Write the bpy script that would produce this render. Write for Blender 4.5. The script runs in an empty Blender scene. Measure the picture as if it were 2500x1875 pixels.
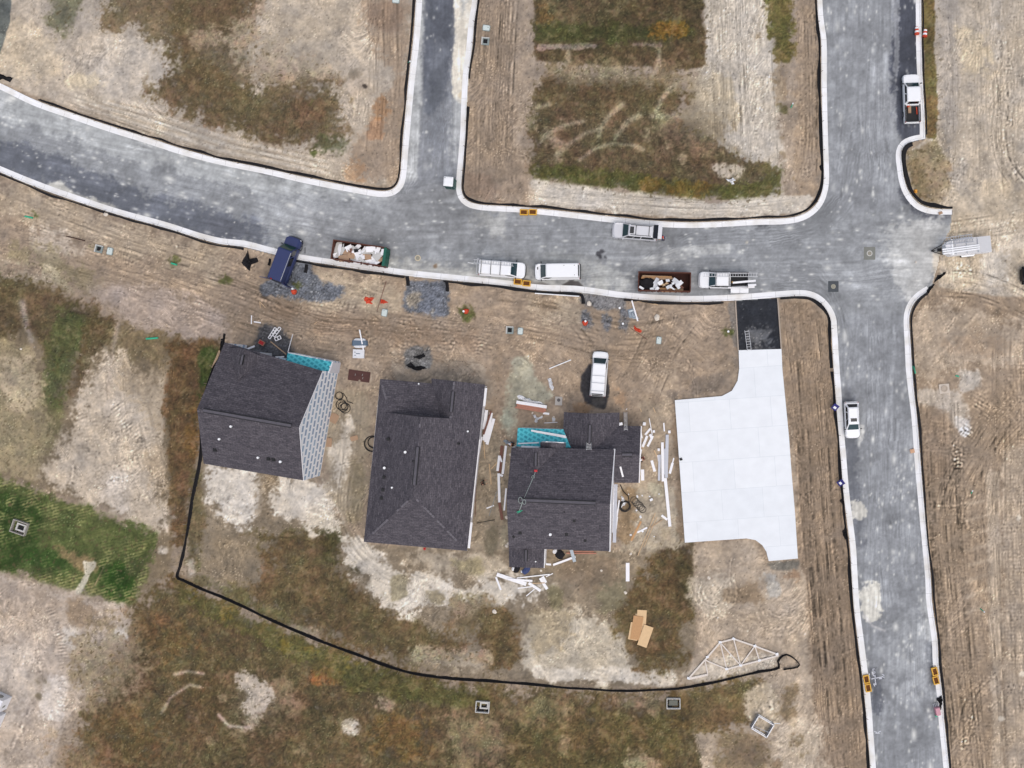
import bpy, bmesh, math, random
import numpy as np
from mathutils import Vector, Matrix
from mathutils.geometry import tessellate_polygon

# ---------------------------------------------------------------- basics
S = 0.052                      # metres per pixel of the site survey sketch (2500 x 1875)
H = 115.0                      # drone height
CX, CY = (1560 - 1250) * S, 0.0
G = 0.10                       # level of the dirt lots (road surface is 0)
scene = bpy.context.scene
col = scene.collection
rng = random.Random(7)


def P(px, py, h=0.0):
    """world point at height h on the sight line of survey point px, py"""
    gx, gy = (px - 1250) * S, (937.5 - py) * S
    k = (H - h) / H
    return Vector((CX + (gx - CX) * k, CY + (gy - CY) * k, h))


def ray_plane(px, py, a, b, c):
    o = Vector((CX, CY, H))
    d = P(px, py, 0) - o
    n = (b - a).cross(c - a)
    t = (a - o).dot(n) / d.dot(n)
    return o + d * t


def lin(c):
    out = []
    for v in c[:3]:
        v /= 255.0
        out.append(v / 12.92 if v <= 0.04045 else ((v + 0.055) / 1.055) ** 2.4)
    return out


def alb(c, k=0.92):
    return [min(0.9, x * k) for x in lin(c)]


# ---------------------------------------------------------------- materials
MATS = {}


def mat(name, c, rough=0.7, metal=0.0, var=0.12, scale=3.0, coat=0.0, spec=0.4, bump=0.0):
    if name in MATS:
        return MATS[name]
    m = bpy.data.materials.new(name)
    m.use_nodes = True
    nt = m.node_tree
    b = nt.nodes['Principled BSDF']
    a = alb(c)
    geo = nt.nodes.new('ShaderNodeNewGeometry')
    no = nt.nodes.new('ShaderNodeTexNoise')
    no.inputs['Scale'].default_value = scale
    no.inputs['Detail'].default_value = 5
    nt.links.new(geo.outputs['Position'], no.inputs['Vector'])
    mx = nt.nodes.new('ShaderNodeMix')
    mx.data_type = 'RGBA'
    mx.inputs['A'].default_value = [min(.95, x * (1 - var)) for x in a] + [1]
    mx.inputs['B'].default_value = [min(.95, x * (1 + var)) for x in a] + [1]
    nt.links.new(no.outputs['Fac'], mx.inputs['Factor'])
    nt.links.new(mx.outputs['Result'], b.inputs['Base Color'])
    b.inputs['Roughness'].default_value = rough
    b.inputs['Metallic'].default_value = metal
    b.inputs['Coat Weight'].default_value = coat
    b.inputs['Specular IOR Level'].default_value = spec
    if bump:
        bp = nt.nodes.new('ShaderNodeBump')
        bp.inputs['Strength'].default_value = bump
        bp.inputs['Distance'].default_value = 0.05
        nt.links.new(no.outputs['Fac'], bp.inputs['Height'])
        nt.links.new(bp.outputs['Normal'], b.inputs['Normal'])
    MATS[name] = m
    return m


def mat_brick(name, c1, c2, cm, bw, rh, mort, off=0.5, rough=0.85, noise=0.25, nscale=6.0):
    if name in MATS:
        return MATS[name]
    m = bpy.data.materials.new(name)
    m.use_nodes = True
    nt = m.node_tree
    b = nt.nodes['Principled BSDF']
    uv = nt.nodes.new('ShaderNodeUVMap')
    br = nt.nodes.new('ShaderNodeTexBrick')
    br.offset = off
    br.inputs['Color1'].default_value = alb(c1) + [1]
    br.inputs['Color2'].default_value = alb(c2) + [1]
    br.inputs['Mortar'].default_value = alb(cm) + [1]
    br.inputs['Scale'].default_value = 1.0
    br.inputs['Mortar Size'].default_value = mort
    br.inputs['Mortar Smooth'].default_value = 0.1
    br.inputs['Brick Width'].default_value = bw
    br.inputs['Row Height'].default_value = rh
    nt.links.new(uv.outputs['UV'], br.inputs['Vector'])
    mp = nt.nodes.new('ShaderNodeMapping')
    mp.inputs['Scale'].default_value = (1.25, 1.5, 1)
    nt.links.new(uv.outputs['UV'], mp.inputs['Vector'])
    no = nt.nodes.new('ShaderNodeTexNoise')
    no.inputs['Scale'].default_value = nscale
    no.inputs['Detail'].default_value = 3
    nt.links.new(mp.outputs['Vector'], no.inputs['Vector'])
    ml = nt.nodes.new('ShaderNodeMapRange')
    ml.inputs['From Min'].default_value = 0.3
    ml.inputs['From Max'].default_value = 0.7
    ml.inputs['To Min'].default_value = 1 - noise
    ml.inputs['To Max'].default_value = 1 + noise
    nt.links.new(no.outputs['Fac'], ml.inputs['Value'])
    mu = nt.nodes.new('ShaderNodeMix')
    mu.data_type = 'RGBA'
    mu.blend_type = 'MULTIPLY'
    mu.inputs['Factor'].default_value = 1
    nt.links.new(br.outputs['Color'], mu.inputs['A'])
    nt.links.new(ml.outputs['Result'], mu.inputs['B'])
    nt.links.new(mu.outputs['Result'], b.inputs['Base Color'])
    b.inputs['Roughness'].default_value = rough
    MATS[name] = m
    return m


WHITE = mat('white paint', (246, 247, 249), .35, var=.03, coat=.3)
SILVER = mat('silver paint', (214, 214, 218), .35, .2, .04, coat=.3)
NAVY = mat('navy paint', (44, 54, 98), .4, var=.08, coat=.3)
GLASS = mat('tinted glass', (38, 62, 68), .08, var=.25, scale=2, spec=.6)
GLASSK = mat('dark glass', (22, 24, 30), .1, var=.1, spec=.6)
TYRE = mat('tyre rubber', (30, 30, 32), .9)
RIM = mat('wheel alloy', (150, 152, 156), .4, .7)
BLACK = mat('black plastic', (24, 25, 28), .6)
CHROME = mat('aluminium', (196, 198, 202), .35, .5, .06)
REDL = mat('red lamp', (150, 25, 22), .3)
CLEARL = mat('clear lamp', (225, 228, 232), .15)
VINYL = mat('white vinyl siding', (243, 242, 244), .5, var=.05)
GREYV = mat('grey vinyl siding', (196, 198, 206), .55, var=.06)
PINE = mat('pine timber', (206, 176, 140), .8, var=.15)
TANW = mat('tan timber', (186, 158, 128), .8, var=.15)
OSB = mat('strand board', (196, 152, 108), .85, var=.22, scale=9)
PLY = mat('plywood', (224, 190, 146), .8, var=.1)
CARD = mat('cardboard', (172, 142, 116), .9, var=.12)
SALMON = mat('salmon boards', (182, 128, 108), .8, var=.2)
BROWNW = mat('brown boards', (122, 84, 72), .8, var=.2)
FABRIC = mat('black silt fabric', (24, 23, 27), .85, var=.4, scale=5, bump=.4)
STAKE = mat('weathered stake', (150, 136, 122), .9)
CONC = mat('pale concrete', (200, 198, 194), .85, var=.1)
CONCD = mat('grey concrete', (150, 150, 146), .85, var=.12)
PIT = mat('dark pit', (24, 24, 28), .8)
MINT = mat('mint plastic lid', (206, 216, 212), .6, var=.06)
UTIL = mat('grey green plastic', (136, 146, 144), .6, var=.15)
GREENP = mat('green pipe plastic', (52, 176, 138), .5)
ORANGE = mat('orange mesh', (206, 74, 46), .7, var=.2)
YELLOW = mat('yellow plastic', (226, 172, 58), .55, var=.12)
RUSTIN = mat('rust brown filter', (104, 62, 26), .9, var=.2)
RUST = mat('rusted steel', (92, 54, 42), .85, .1, .35, 2.5)
RUSTD = mat('dark rusted steel', (62, 36, 30), .9, .1, .35, 2.5)
GREENST = mat('green steel', (22, 92, 76), .6, var=.15)
POTTY = mat('dark green plastic', (24, 84, 80), .5)
PLASTIC = mat('crumpled white plastic', (228, 229, 232), .4, var=.12, scale=2)
HOSE = mat('black hose', (34, 32, 32), .7)
BLUEW = mat('teal underlayment', (84, 186, 196), .6, var=.04)
BLUESIGN = mat('blue sign', (48, 44, 120), .5)
GALV = mat('galvanised steel', (176, 180, 188), .4, .5)
BAND = mat('blue grey wrap', (92, 110, 128), .6)
BUNDLE = mat('white wrapped bundle', (224, 226, 230), .6)
REDC = mat('red cloth', (196, 58, 62), .8)
BLUEC = mat('blue cloth', (58, 70, 110), .85)
BLACKC = mat('black cloth', (26, 24, 28), .9)
SKIN = mat('skin', (190, 140, 112), .6)
PINK = mat('faded red steel', (206, 150, 162), .6, var=.1)
PATTERN = mat('teal print', (40, 130, 145), .6)
GREYSHEET = mat('grey sheet metal', (150, 160, 168), .35, .4, .12)
STONE = mat('pale stone', (220, 210, 196), .9)

SHINGLE = mat_brick('charcoal shingles', (94, 89, 95), (70, 66, 73), (54, 52, 58), .6, .24, .015, noise=.4, nscale=3.6)
SHEATH = mat_brick('printed white sheathing', (140, 158, 184), (166, 190, 210), (250, 250, 252), .97, .42, .12, rough=.6, noise=.04)
_nt = SHEATH.node_tree
_mp = _nt.nodes.new('ShaderNodeMapping')
_mp.inputs['Scale'].default_value = (1, .35, 1)
_br = [n for n in _nt.nodes if n.type == 'TEX_BRICK'][0]
_nt.links.new([n for n in _nt.nodes if n.type == 'UVMAP'][0].outputs['UV'], _mp.inputs['Vector'])
_nt.links.new(_mp.outputs['Vector'], _br.inputs['Vector'])


def teal_mat():
    m = bpy.data.materials.new('printed teal underlayment')
    m.use_nodes = True
    nt = m.node_tree
    b = nt.nodes['Principled BSDF']
    uv = nt.nodes.new('ShaderNodeUVMap')
    br = nt.nodes.new('ShaderNodeTexBrick')
    br.inputs['Color1'].default_value = alb((40, 150, 166)) + [1]
    br.inputs['Color2'].default_value = alb((60, 172, 186)) + [1]
    br.inputs['Mortar'].default_value = alb((92, 205, 216)) + [1]
    br.inputs['Scale'].default_value = 1
    br.inputs['Brick Width'].default_value = .62
    br.inputs['Row Height'].default_value = .5
    br.inputs['Mortar Size'].default_value = .13
    br.inputs['Mortar Smooth'].default_value = .3
    mp = nt.nodes.new('ShaderNodeMapping')
    mp.inputs['Rotation'].default_value = (0, 0, .5)
    nt.links.new(uv.outputs['UV'], mp.inputs['Vector'])
    nt.links.new(mp.outputs['Vector'], br.inputs['Vector'])
    nt.links.new(br.outputs['Color'], b.inputs['Base Color'])
    b.inputs['Roughness'].default_value = .55
    return m


TEAL = teal_mat()


# ---------------------------------------------------------------- mesh building
class MB:
    def __init__(s):
        s.v, s.f, s.m, s.uv = [], [], [], []

    def add(s, vs, fs, mi=0, uvs=None):
        o = len(s.v)
        s.v += [tuple(v) for v in vs]
        for i, f in enumerate(fs):
            s.f.append(tuple(o + k for k in f))
            s.m.append(mi)
            s.uv.append(uvs[i] if uvs else None)

    def box(s, c, d, rz=0.0, mi=0, M=None):
        x, y, z = d[0] / 2, d[1] / 2, d[2] / 2
        vs = [Vector((a, b, e)) for a in (-x, x) for b in (-y, y) for e in (-z, z)]
        R = M if M is not None else Matrix.Rotation(rz, 3, 'Z')
        vs = [R @ v + Vector(c) for v in vs]
        s.add(vs, [(0, 1, 3, 2), (4, 6, 7, 5), (0, 4, 5, 1), (2, 3, 7, 6), (0, 2, 6, 4), (1, 5, 7, 3)], mi)

    def bar(s, a, b, w, h, mi=0):
        """square bar between two points, h is the size along z"""
        a, b = Vector(a), Vector(b)
        d = b - a
        L = d.length
        if L < 1e-6:
            return
        x = d / L
        up = Vector((0, 0, 1)) if abs(x.z) < .95 else Vector((0, 1, 0))
        y = up.cross(x).normalized()
        z = x.cross(y)
        M = Matrix((x, y, z)).transposed()
        s.box((a + b) / 2, (L, w, h), mi=mi, M=M)

    def prism(s, poly, z0, z1, mi=0, side=None, cap=True):
        n = len(poly)
        vs = [(p[0], p[1], z0) for p in poly] + [(p[0], p[1], z1) for p in poly]
        fs = [(i, (i + 1) % n, n + (i + 1) % n, n + i) for i in range(n)]
        s.add(vs, fs, mi if side is None else side)
        if cap:
            tris = tessellate_polygon([[Vector((p[0], p[1], 0)) for p in poly]])
            ft = []
            for t in tris:
                a, b, c = (Vector(poly[i][:2]) for i in t)
                if (b - a).cross(c - a) < 0:
                    t = (t[0], t[2], t[1])
                ft.append(tuple(n + i for i in t))
            s.add(vs, ft, mi)
            s.add(vs, [tuple(i - n for i in reversed(t)) for t in ft], mi)

    def rings(s, rs, mi=0, cap0=True, cap1=True, closed=True):
        n = len(rs[0])
        vs = [p for r in rs for p in r]
        fs = []
        for k in range(len(rs) - 1):
            for i in range(n if closed else n - 1):
                j = (i + 1) % n
                fs.append((k * n + i, k * n + j, (k + 1) * n + j, (k + 1) * n + i))
        if cap0:
            fs.append(tuple(reversed(range(n))))
        if cap1:
            fs.append(tuple((len(rs) - 1) * n + i for i in range(n)))
        s.add(vs, fs, mi)

    def cyl(s, a, b, r, r2=None, n=12, mi=0, caps=True):
        a, b = Vector(a), Vector(b)
        x = (b - a).normalized()
        up = Vector((0, 0, 1)) if abs(x.z) < .9 else Vector((1, 0, 0))
        y = up.cross(x).normalized()
        z = x.cross(y)
        r2 = r if r2 is None else r2
        ra = [a + (y * math.cos(t) + z * math.sin(t)) * r for t in [2 * math.pi * i / n for i in range(n)]]
        rb = [b + (y * math.cos(t) + z * math.sin(t)) * r2 for t in [2 * math.pi * i / n for i in range(n)]]
        s.rings([ra, rb], mi, caps, caps)

    def tube(s, pts, r, n=6, mi=0):
        pts = [Vector(p) for p in pts]
        rs = []
        for i, p in enumerate(pts):
            d = (pts[min(i + 1, len(pts) - 1)] - pts[max(i - 1, 0)]).normalized()
            up = Vector((0, 0, 1)) if abs(d.z) < .9 else Vector((1, 0, 0))
            y = up.cross(d).normalized()
            z = d.cross(y)
            rs.append([p + (y * math.cos(t) + z * math.sin(t)) * r for t in [2 * math.pi * k / n for k in range(n)]])
        s.rings(rs, mi)

    def slab(s, pts, th, mi=0, side=None):
        """sloping polygon with thickness th below"""
        n = len(pts)
        pts = [Vector(p) for p in pts]
        nr = (pts[1] - pts[0]).cross(pts[2] - pts[0])
        if nr.z < 0:
            pts.reverse()
        lo = [p - Vector((0, 0, th)) for p in pts]
        s.add(pts + lo, [tuple(range(n))], mi)
        s.add(pts + lo, [tuple(reversed(range(n, 2 * n)))] + [(i, n + i, n + (i + 1) % n, (i + 1) % n) for i in range(n)], mi if side is None else side)

    def build(s, name, mats, parent=None, smooth=False, loc=None):
        me = bpy.data.meshes.new(name)
        me.from_pydata(s.v, [], s.f)
        if not isinstance(mats, (list, tuple)):
            mats = [mats]
        for m in mats:
            me.materials.append(m)
        me.polygons.foreach_set('material_index', s.m)
        if smooth:
            me.polygons.foreach_set('use_smooth', [True] * len(s.f))
        uvl = me.uv_layers.new(name='UVMap')
        dat = [0.0] * (2 * len(me.loops))
        for p, u in zip(me.polygons, s.uv):
            n = p.normal
            hd = Vector((-n.y, n.x, 0))
            if hd.length < 1e-4:
                hd = Vector((1, 0, 0))
            hd.normalize()
            vd = n.cross(hd)
            for k, li in enumerate(p.loop_indices):
                if u:
                    dat[2 * li], dat[2 * li + 1] = u[k]
                else:
                    co = me.vertices[me.loops[li].vertex_index].co
                    dat[2 * li], dat[2 * li + 1] = co.dot(hd), co.dot(vd)
        uvl.data.foreach_set('uv', dat)
        o = bpy.data.objects.new(name, me)
        col.objects.link(o)
        if parent is not None:
            o.parent = parent
        if loc is not None:
            o.location = loc
        return o


def tag(o, label, cat, group=None):
    o['label'] = label
    o['category'] = cat
    if group:
        o['group'] = group
    return o


def thing(name, label, cat, loc=(0, 0, 0), rz=0.0, group=None):
    o = bpy.data.objects.new(name, None)
    o.empty_display_size = .3
    col.objects.link(o)
    o.location = loc
    o.rotation_euler = (0, 0, rz)
    return tag(o, label, cat, group)


def copy_tree(o, parent=None):
    c = o.copy()
    col.objects.link(c)
    if parent is not None:
        c.parent = parent
    for ch in o.children:
        copy_tree(ch, c)
    return c


def structure(name, mb, mats, smooth=False):
    o = mb.build(name, mats, smooth=smooth)
    o['kind'] = 'structure'
    return o


def resample(pts, step, closed=False):
    """Catmull-Rom through 2-D points, then even spacing"""
    pts = [np.array(p[:2], float) for p in pts]
    dense = []
    n = len(pts)
    for i in range(n - 1):
        p0, p1, p2, p3 = pts[max(i - 1, 0)], pts[i], pts[i + 1], pts[min(i + 2, n - 1)]
        # centripetal-ish: limit tangents
        L = np.linalg.norm(p2 - p1)
        t1 = (p2 - p0); t1 = t1 / (np.linalg.norm(t1) + 1e-9) * L
        t2 = (p3 - p1); t2 = t2 / (np.linalg.norm(t2) + 1e-9) * L
        for k in range(12):
            t = k / 12
            h00, h10 = 2 * t**3 - 3 * t**2 + 1, t**3 - 2 * t**2 + t
            h01, h11 = -2 * t**3 + 3 * t**2, t**3 - t**2
            dense.append(h00 * p1 + h10 * t1 + h01 * p2 + h11 * t2)
    dense.append(pts[-1])
    d = np.array(dense)
    seg = np.linalg.norm(np.diff(d, axis=0), axis=1)
    u = np.concatenate([[0], np.cumsum(seg)])
    m = max(2, int(u[-1] / step) + 1)
    t = np.linspace(0, u[-1], m)
    return np.stack([np.interp(t, u, d[:, 0]), np.interp(t, u, d[:, 1])], 1)
# ---------------------------------------------------------------- kerb lines (survey points of the back of kerb)
KA = [(-110, 158), (0, 203), (88, 245), (176, 276), (265, 306), (368, 338), (441, 362), (559, 394), (650, 412), (735, 431),
      (820, 448), (900, 463), (932, 467), (955, 464), (970, 452), (977, 432), (980, 400), (985, 338), (997, 206), (1009, 103), (1016, 0), (1021, -110)]
KB = [(1172, -110), (1166, 0), (1158, 59), (1153, 118), (1144, 185), (1140, 250), (1137, 323), (1131, 397), (1127, 441), (1127, 465),
      (1134, 483), (1148, 494), (1173, 500), (1200, 502), (1273, 506), (1376, 516), (1494, 529), (1582, 538), (1670, 543), (1759, 541),
      (1850, 535), (1915, 533), (1950, 527), (1976, 514), (1996, 493), (2007, 465), (2011, 435), (2009, 353), (2005, 206), (2004, 103), (1997, 44), (1995, 0), (1992, -110)]
KC = [(2247, -110), (2249, 59), (2251, 176), (2257, 294), (2258, 338)]
KC2 = [(2259, 339), (2226, 346), (2208, 356), (2200, 374), (2203, 412), (2208, 441), (2219, 470), (2241, 496), (2268, 508), (2297, 511), (2324, 511)]
KD = [(2269, 709), (2244, 726), (2228, 745), (2220, 768), (2219, 788), (2222, 832), (2229, 935), (2241, 1052), (2250, 1170), (2260, 1288),
      (2271, 1403), (2275, 1472), (2288, 1563), (2291, 1622), (2300, 1696), (2304, 1754), (2316, 1872), (2325, 1995)]
KE = [(-110, 372), (0, 420), (88, 457), (206, 498), (294, 526), (412, 559), (529, 594), (600, 604), (665, 620), (727, 634), (806, 646), (894, 660),
      (982, 672), (1071, 682), (1188, 693), (1250, 700), (1318, 709), (1418, 715), (1524, 728), (1612, 735), (1700, 737), (1788, 734), (1850, 730),
      (1900, 726), (1962, 723), (1990, 731), (2012, 750), (2026, 776), (2029, 803), (2032, 862), (2037, 935), (2044, 1023), (2053, 1126), (2060, 1214),
      (2074, 1332), (2078, 1396), (2085, 1490), (2097, 1593), (2106, 1666), (2115, 1754), (2124, 1872), (2132, 1995)]
ROADPOLY = KA + KB + KC + KC2 + [(2318, 560), (2296, 600), (2290, 640), (2276, 690)] + KD + list(reversed(KE))

# ---------------------------------------------------------------- soil and asphalt colours on a raster over the site
ST = 2.5
X0, Y0, X1, Y1 = -100, -100, 2600, 1980
NX, NY = int((X1 - X0) / ST) + 1, int((Y1 - Y0) / ST) + 1
xs = X0 + np.arange(NX) * ST
ys = Y0 + np.arange(NY) * ST
GX, GY = np.meshgrid(xs, ys)
rs = np.random.RandomState(3)
fy = np.fft.fftfreq(NY)[:, None]
fx = np.fft.fftfreq(NX)[None, :]


def band(wl, bw=.5, ang=None, stretch=1.0, seed=None):
    """band-passed noise, wavelength in raster cells; optionally stretched along ang (radians, image axes)"""
    r = np.random.RandomState(seed) if seed is not None else rs
    w = np.fft.fft2(r.randn(NY, NX))
    if ang is None:
        f = np.sqrt(fx**2 + fy**2)
    else:
        ca, sa = math.cos(ang), math.sin(ang)
        f = np.sqrt(((fx * ca + fy * sa) * stretch)**2 + (-fx * sa + fy * ca)**2)
    f = np.maximum(f, 1e-6)
    g = np.exp(-(np.log(f * wl) / bw)**2)
    n = np.real(np.fft.ifft2(w * g))
    return n / n.std()


N2, N4, N8 = band(2.8), band(4.5), band(9)
N25, N70 = band(25, .8), band(75, .8)
WORM = 1 - np.abs(band(7, .6)) * 1.1
WORM2 = 1 - np.abs(band(12, .6)) * 1.1
SVf, SHf = band(4, .6, math.pi / 2, 14), band(4, .6, 0, 14)
SV, SHz = band(7, .7, math.pi / 2 + .03, 18), band(7, .7, 0, 14)
SD = band(6, .7, .22, 14)
SD2 = band(6, .7, -.45, 10)


def frac(beta, hi, seed):
    """cloudy noise with a 1/f^beta spectrum, nothing longer than hi cells"""
    r = np.random.RandomState(seed)
    w = np.fft.fft2(r.randn(NY, NX))
    f = np.maximum(np.sqrt(fx**2 + fy**2), 1e-6)
    g = f**-beta * np.exp(-(1 / (f * hi))**2) * np.exp(-(f * 2.2)**4)
    n = np.real(np.fft.ifft2(w * g))
    return n / n.std()


N14 = band(15, .8)
FA, FB, FC = frac(1.5, 70, 21), frac(1.1, 40, 22), frac(1.7, 160, 23)
FD, FE = frac(.8, 18, 24), frac(1.5, 120, 25)
W1 = rs.randn(NY, NX)
EDGE = .75 * FA + .3 * FD


def lic(theta, length, seed, step=.8):
    """noise combed along a direction field (image axes)"""
    r = np.random.RandomState(seed)
    n = r.randn(NY, NX)
    jj, ii = np.mgrid[0:NY, 0:NX].astype(np.float32)
    cx_, cy_ = np.cos(theta).astype(np.float32), np.sin(theta).astype(np.float32)
    acc = n.copy()
    for sg in (1, -1):
        x, y = ii.copy(), jj.copy()
        for k in range(int(length / step)):
            a = np.clip(y + .5, 0, NY - 1).astype(np.int32)
            b = np.clip(x + .5, 0, NX - 1).astype(np.int32)
            x += sg * step * cx_[a, b]
            y += sg * step * cy_[a, b]
            a = np.clip(y + .5, 0, NY - 1).astype(np.int32)
            b = np.clip(x + .5, 0, NX - 1).astype(np.int32)
            acc += n[a, b] * (1 - k * step / length)
    acc -= blur(acc, 5)
    return np.clip(acc / acc.std(), -2.6, 2.6)


def sstep(a, b, x):
    t = np.clip((x - a) / (b - a), 0, 1)
    return t * t * (3 - 2 * t)


def inpoly(pts, i0, i1, j0, j1):
    x = GX[j0:j1, i0:i1]
    y = GY[j0:j1, i0:i1]
    c = np.zeros(x.shape, bool)
    n = len(pts)
    for k in range(n):
        xa, ya = pts[k]
        xb, yb = pts[(k + 1) % n]
        if ya == yb:
            continue
        cond = ((ya > y) != (yb > y)) & (x < (xb - xa) * (y - ya) / (yb - ya) + xa)
        c ^= cond
    return c


def blur(a, r):
    r = max(1, int(round(r)))
    for _ in range(2):
        for ax in (0, 1):
            b = np.pad(a, [(r + 1, r) if k == ax else (0, 0) for k in (0, 1)], mode='edge')
            c = np.cumsum(b, axis=ax)
            if ax == 0:
                a = (c[2 * r + 1:] - c[:-(2 * r + 1)]) / (2 * r + 1)
            else:
                a = (c[:, 2 * r + 1:] - c[:, :-(2 * r + 1)]) / (2 * r + 1)
    return a


IMG = np.zeros((NY, NX, 3))
GRASS = np.zeros((NY, NX))


def mask(pts, soft, amp):
    pad = soft * 3 + 20
    px = [p[0] for p in pts]
    py = [p[1] for p in pts]
    i0 = max(0, int((min(px) - pad - X0) / ST)); i1 = min(NX, int((max(px) + pad - X0) / ST) + 2)
    j0 = max(0, int((min(py) - pad - Y0) / ST)); j1 = min(NY, int((max(py) + pad - Y0) / ST) + 2)
    m = inpoly(pts, i0, i1, j0, j1).astype(float)
    m = blur(m, (soft * 1.65 if soft > 4 else soft) / ST / 1.4)
    e = EDGE[j0:j1, i0:i1]
    wd = .2 + .14 * min(amp, 1)
    m = sstep(.5 - wd, .5 + wd, m + amp * .36 * e * np.clip(m * (1 - m) * 4 + .45 * m, 0, 1))
    return m, (slice(j0, j1), slice(i0, i1))


def L(pts, c, op=1.0, soft=10, amp=.5, grass=None):
    m, sl = mask(pts, soft, amp)
    m = m * op
    IMG[sl] = IMG[sl] * (1 - m[..., None]) + np.array(c, float) * m[..., None]
    if grass is not None:
        GRASS[sl] = GRASS[sl] * (1 - m) + grass * m
    elif op > .7:
        GRASS[sl] *= (1 - m)


def C(x, y, r, c, op=1.0, soft=6, amp=.4, grass=None):
    L([(x + r * math.cos(t), y + r * math.sin(t)) for t in np.linspace(0, 6.28, 13)[:-1]], c, op, soft, amp, grass)


def dist_poly(pts, wid):
    px = [p[0] for p in pts]; py = [p[1] for p in pts]
    i0 = max(0, int((min(px) - wid - X0) / ST)); i1 = min(NX, int((max(px) + wid - X0) / ST) + 2)
    j0 = max(0, int((min(py) - wid - Y0) / ST)); j1 = min(NY, int((max(py) + wid - Y0) / ST) + 2)
    x = GX[j0:j1, i0:i1]; y = GY[j0:j1, i0:i1]
    best = np.full(x.shape, 1e9); sd = np.zeros(x.shape); uu = np.zeros(x.shape)
    acc = 0
    for (xa, ya), (xb, yb) in zip(pts[:-1], pts[1:]):
        dx, dy = xb - xa, yb - ya
        l2 = dx * dx + dy * dy + 1e-9
        t = np.clip(((x - xa) * dx + (y - ya) * dy) / l2, 0, 1)
        ex, ey = x - xa - t * dx, y - ya - t * dy
        d = ex * ex + ey * ey
        s = (dx * (y - ya) - dy * (x - xa))
        w = d < best
        best = np.where(w, d, best)
        sd = np.where(w, np.sign(s), sd)
        l = math.sqrt(l2)
        uu = np.where(w, acc + t * l, uu)
        acc += l
    return np.sqrt(best) * sd, uu, (slice(j0, j1), slice(i0, i1))


def stroke(pts, w, c, op=.6, amp=1.0):
    d, u, sl = dist_poly(pts, w * 2.5)
    m = np.clip(np.exp(-(d / w)**2) + .25 * amp * EDGE[sl] * np.exp(-(d / w)**2 * .5), 0, 1) * op
    IMG[sl] = IMG[sl] * (1 - m[..., None]) + np.array(c, float) * m[..., None]


def track(pts, w, k=.12, lines=3, tread=0.0, period=9, rough=.4):
    """wheel or crawler marks: lighter and darker lines along a path"""
    d, u, sl = dist_poly(pts, w * 1.6)
    d = d + .09 * w * N25[sl] + .05 * w * N8[sl]
    env = np.exp(-(d / (w * .62))**4) * np.clip(.62 + .5 * N25[sl] + .3 * N70[sl], .05, 1.5)
    f = np.cos(2 * math.pi * d / (w / lines) * (1 + .0 * u))
    if tread:
        f = f * (1 - tread) + tread * 1.3 * np.cos(2 * math.pi * u / period)
    f = f + rough * N4[sl]
    IMG[sl] *= (1 + k * env * f)[..., None]


def ruts(pts, n, spread, dark=.3, wid=(1.3, 2.6), trim=.25, wander=1.0):
    """bundle of thin continuous wheel lines along a path, some darker, some paler than the soil"""
    base = resample(pts, 24)
    t = np.gradient(base, axis=0)
    t /= np.linalg.norm(t, axis=1)[:, None] + 1e-9
    nn = np.stack([-t[:, 1], t[:, 0]], 1)
    m = len(base)
    for k in range(n):
        o = rs.uniform(-spread, spread)
        ctl = rs.randn(max(3, m // 5) + 1) * wander * 2.2
        wob = np.interp(np.linspace(0, len(ctl) - 1, m), np.arange(len(ctl)), ctl)
        a = int(rs.uniform(0, trim) * m); b = m - int(rs.uniform(0, trim) * m)
        line = [tuple(q) for q in (base + nn * (o + wob)[:, None])[a:b]]
        if len(line) < 3:
            continue
        w = rs.uniform(*wid)
        d, u, sl = dist_poly(line, w * 4)
        q = np.exp(-(d / w)**2) * np.clip(.55 + .45 * FA[sl] + .3 * FB[sl], 0, 1.3)
        s = np.exp(-((d - w * 2.1) / (w * 1.2))**2) * np.clip(.5 + .4 * FA[sl], 0, 1)
        kd = .75 * dark * rs.uniform(.5, 1.2)
        IMG[sl] *= (1 - kd * q + .35 * kd * s)[..., None]
SAND = (201, 187, 168); PALE = (222, 213, 201); TAN = (170, 150, 127); BRN = (143, 122, 101)
OLV = (92, 79, 57); DOLV = (76, 67, 47); GRN = (78, 86, 48); DGRN = (54, 73, 36); RUSTG = (122, 88, 56); GRAV = (103, 110, 122)
IMG[:] = TAN
GRASS[:] = 0
# --- north-west block
L([(-100, -100), (1020, -100), (985, 460), (820, 445), (560, 390), (280, 305), (0, 200), (-100, 150)], (196, 180, 159), 1, 10, .1)
L([(30, -100), (230, -100), (330, 60), (420, 120), (400, 190), (300, 240), (120, 200), (60, 120)], (190, 176, 158), .8, 20, .9)
L([(300, 60), (470, 110), (440, 210), (360, 290), (250, 260), (200, 180)], (206, 194, 178), .7, 20, .9)
L([(225, -60), (640, -60), (650, 40), (585, 100), (500, 110), (480, 150), (560, 200), (640, 215), (700, 190), (790, 190), (850, 250), (845, 330), (800, 370), (700, 370), (620, 340), (540, 315), (460, 290), (340, 235), (400, 190), (420, 130), (330, 80), (260, 60)], (112, 96, 72), .88, 22, 1.1, .7)
L([(420, 140), (540, 150), (610, 220), (800, 220), (830, 300), (720, 355), (560, 305), (450, 255), (380, 225)], (94, 82, 59), .75, 26, 1.0, .9)
L([(400, -60), (600, -60), (625, 60), (620, 160), (650, 230), (480, 240), (420, 130), (430, 60)], (102, 86, 62), .8, 20, .8, .8)
L([(600, 90), (700, 110), (830, 190), (830, 240), (640, 230)], (122, 105, 80), .6, 22, 1.1, .6)
L([(470, 60), (540, 80), (560, 130), (480, 120)], (176, 162, 140), .5, 14, 1.2)
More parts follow.
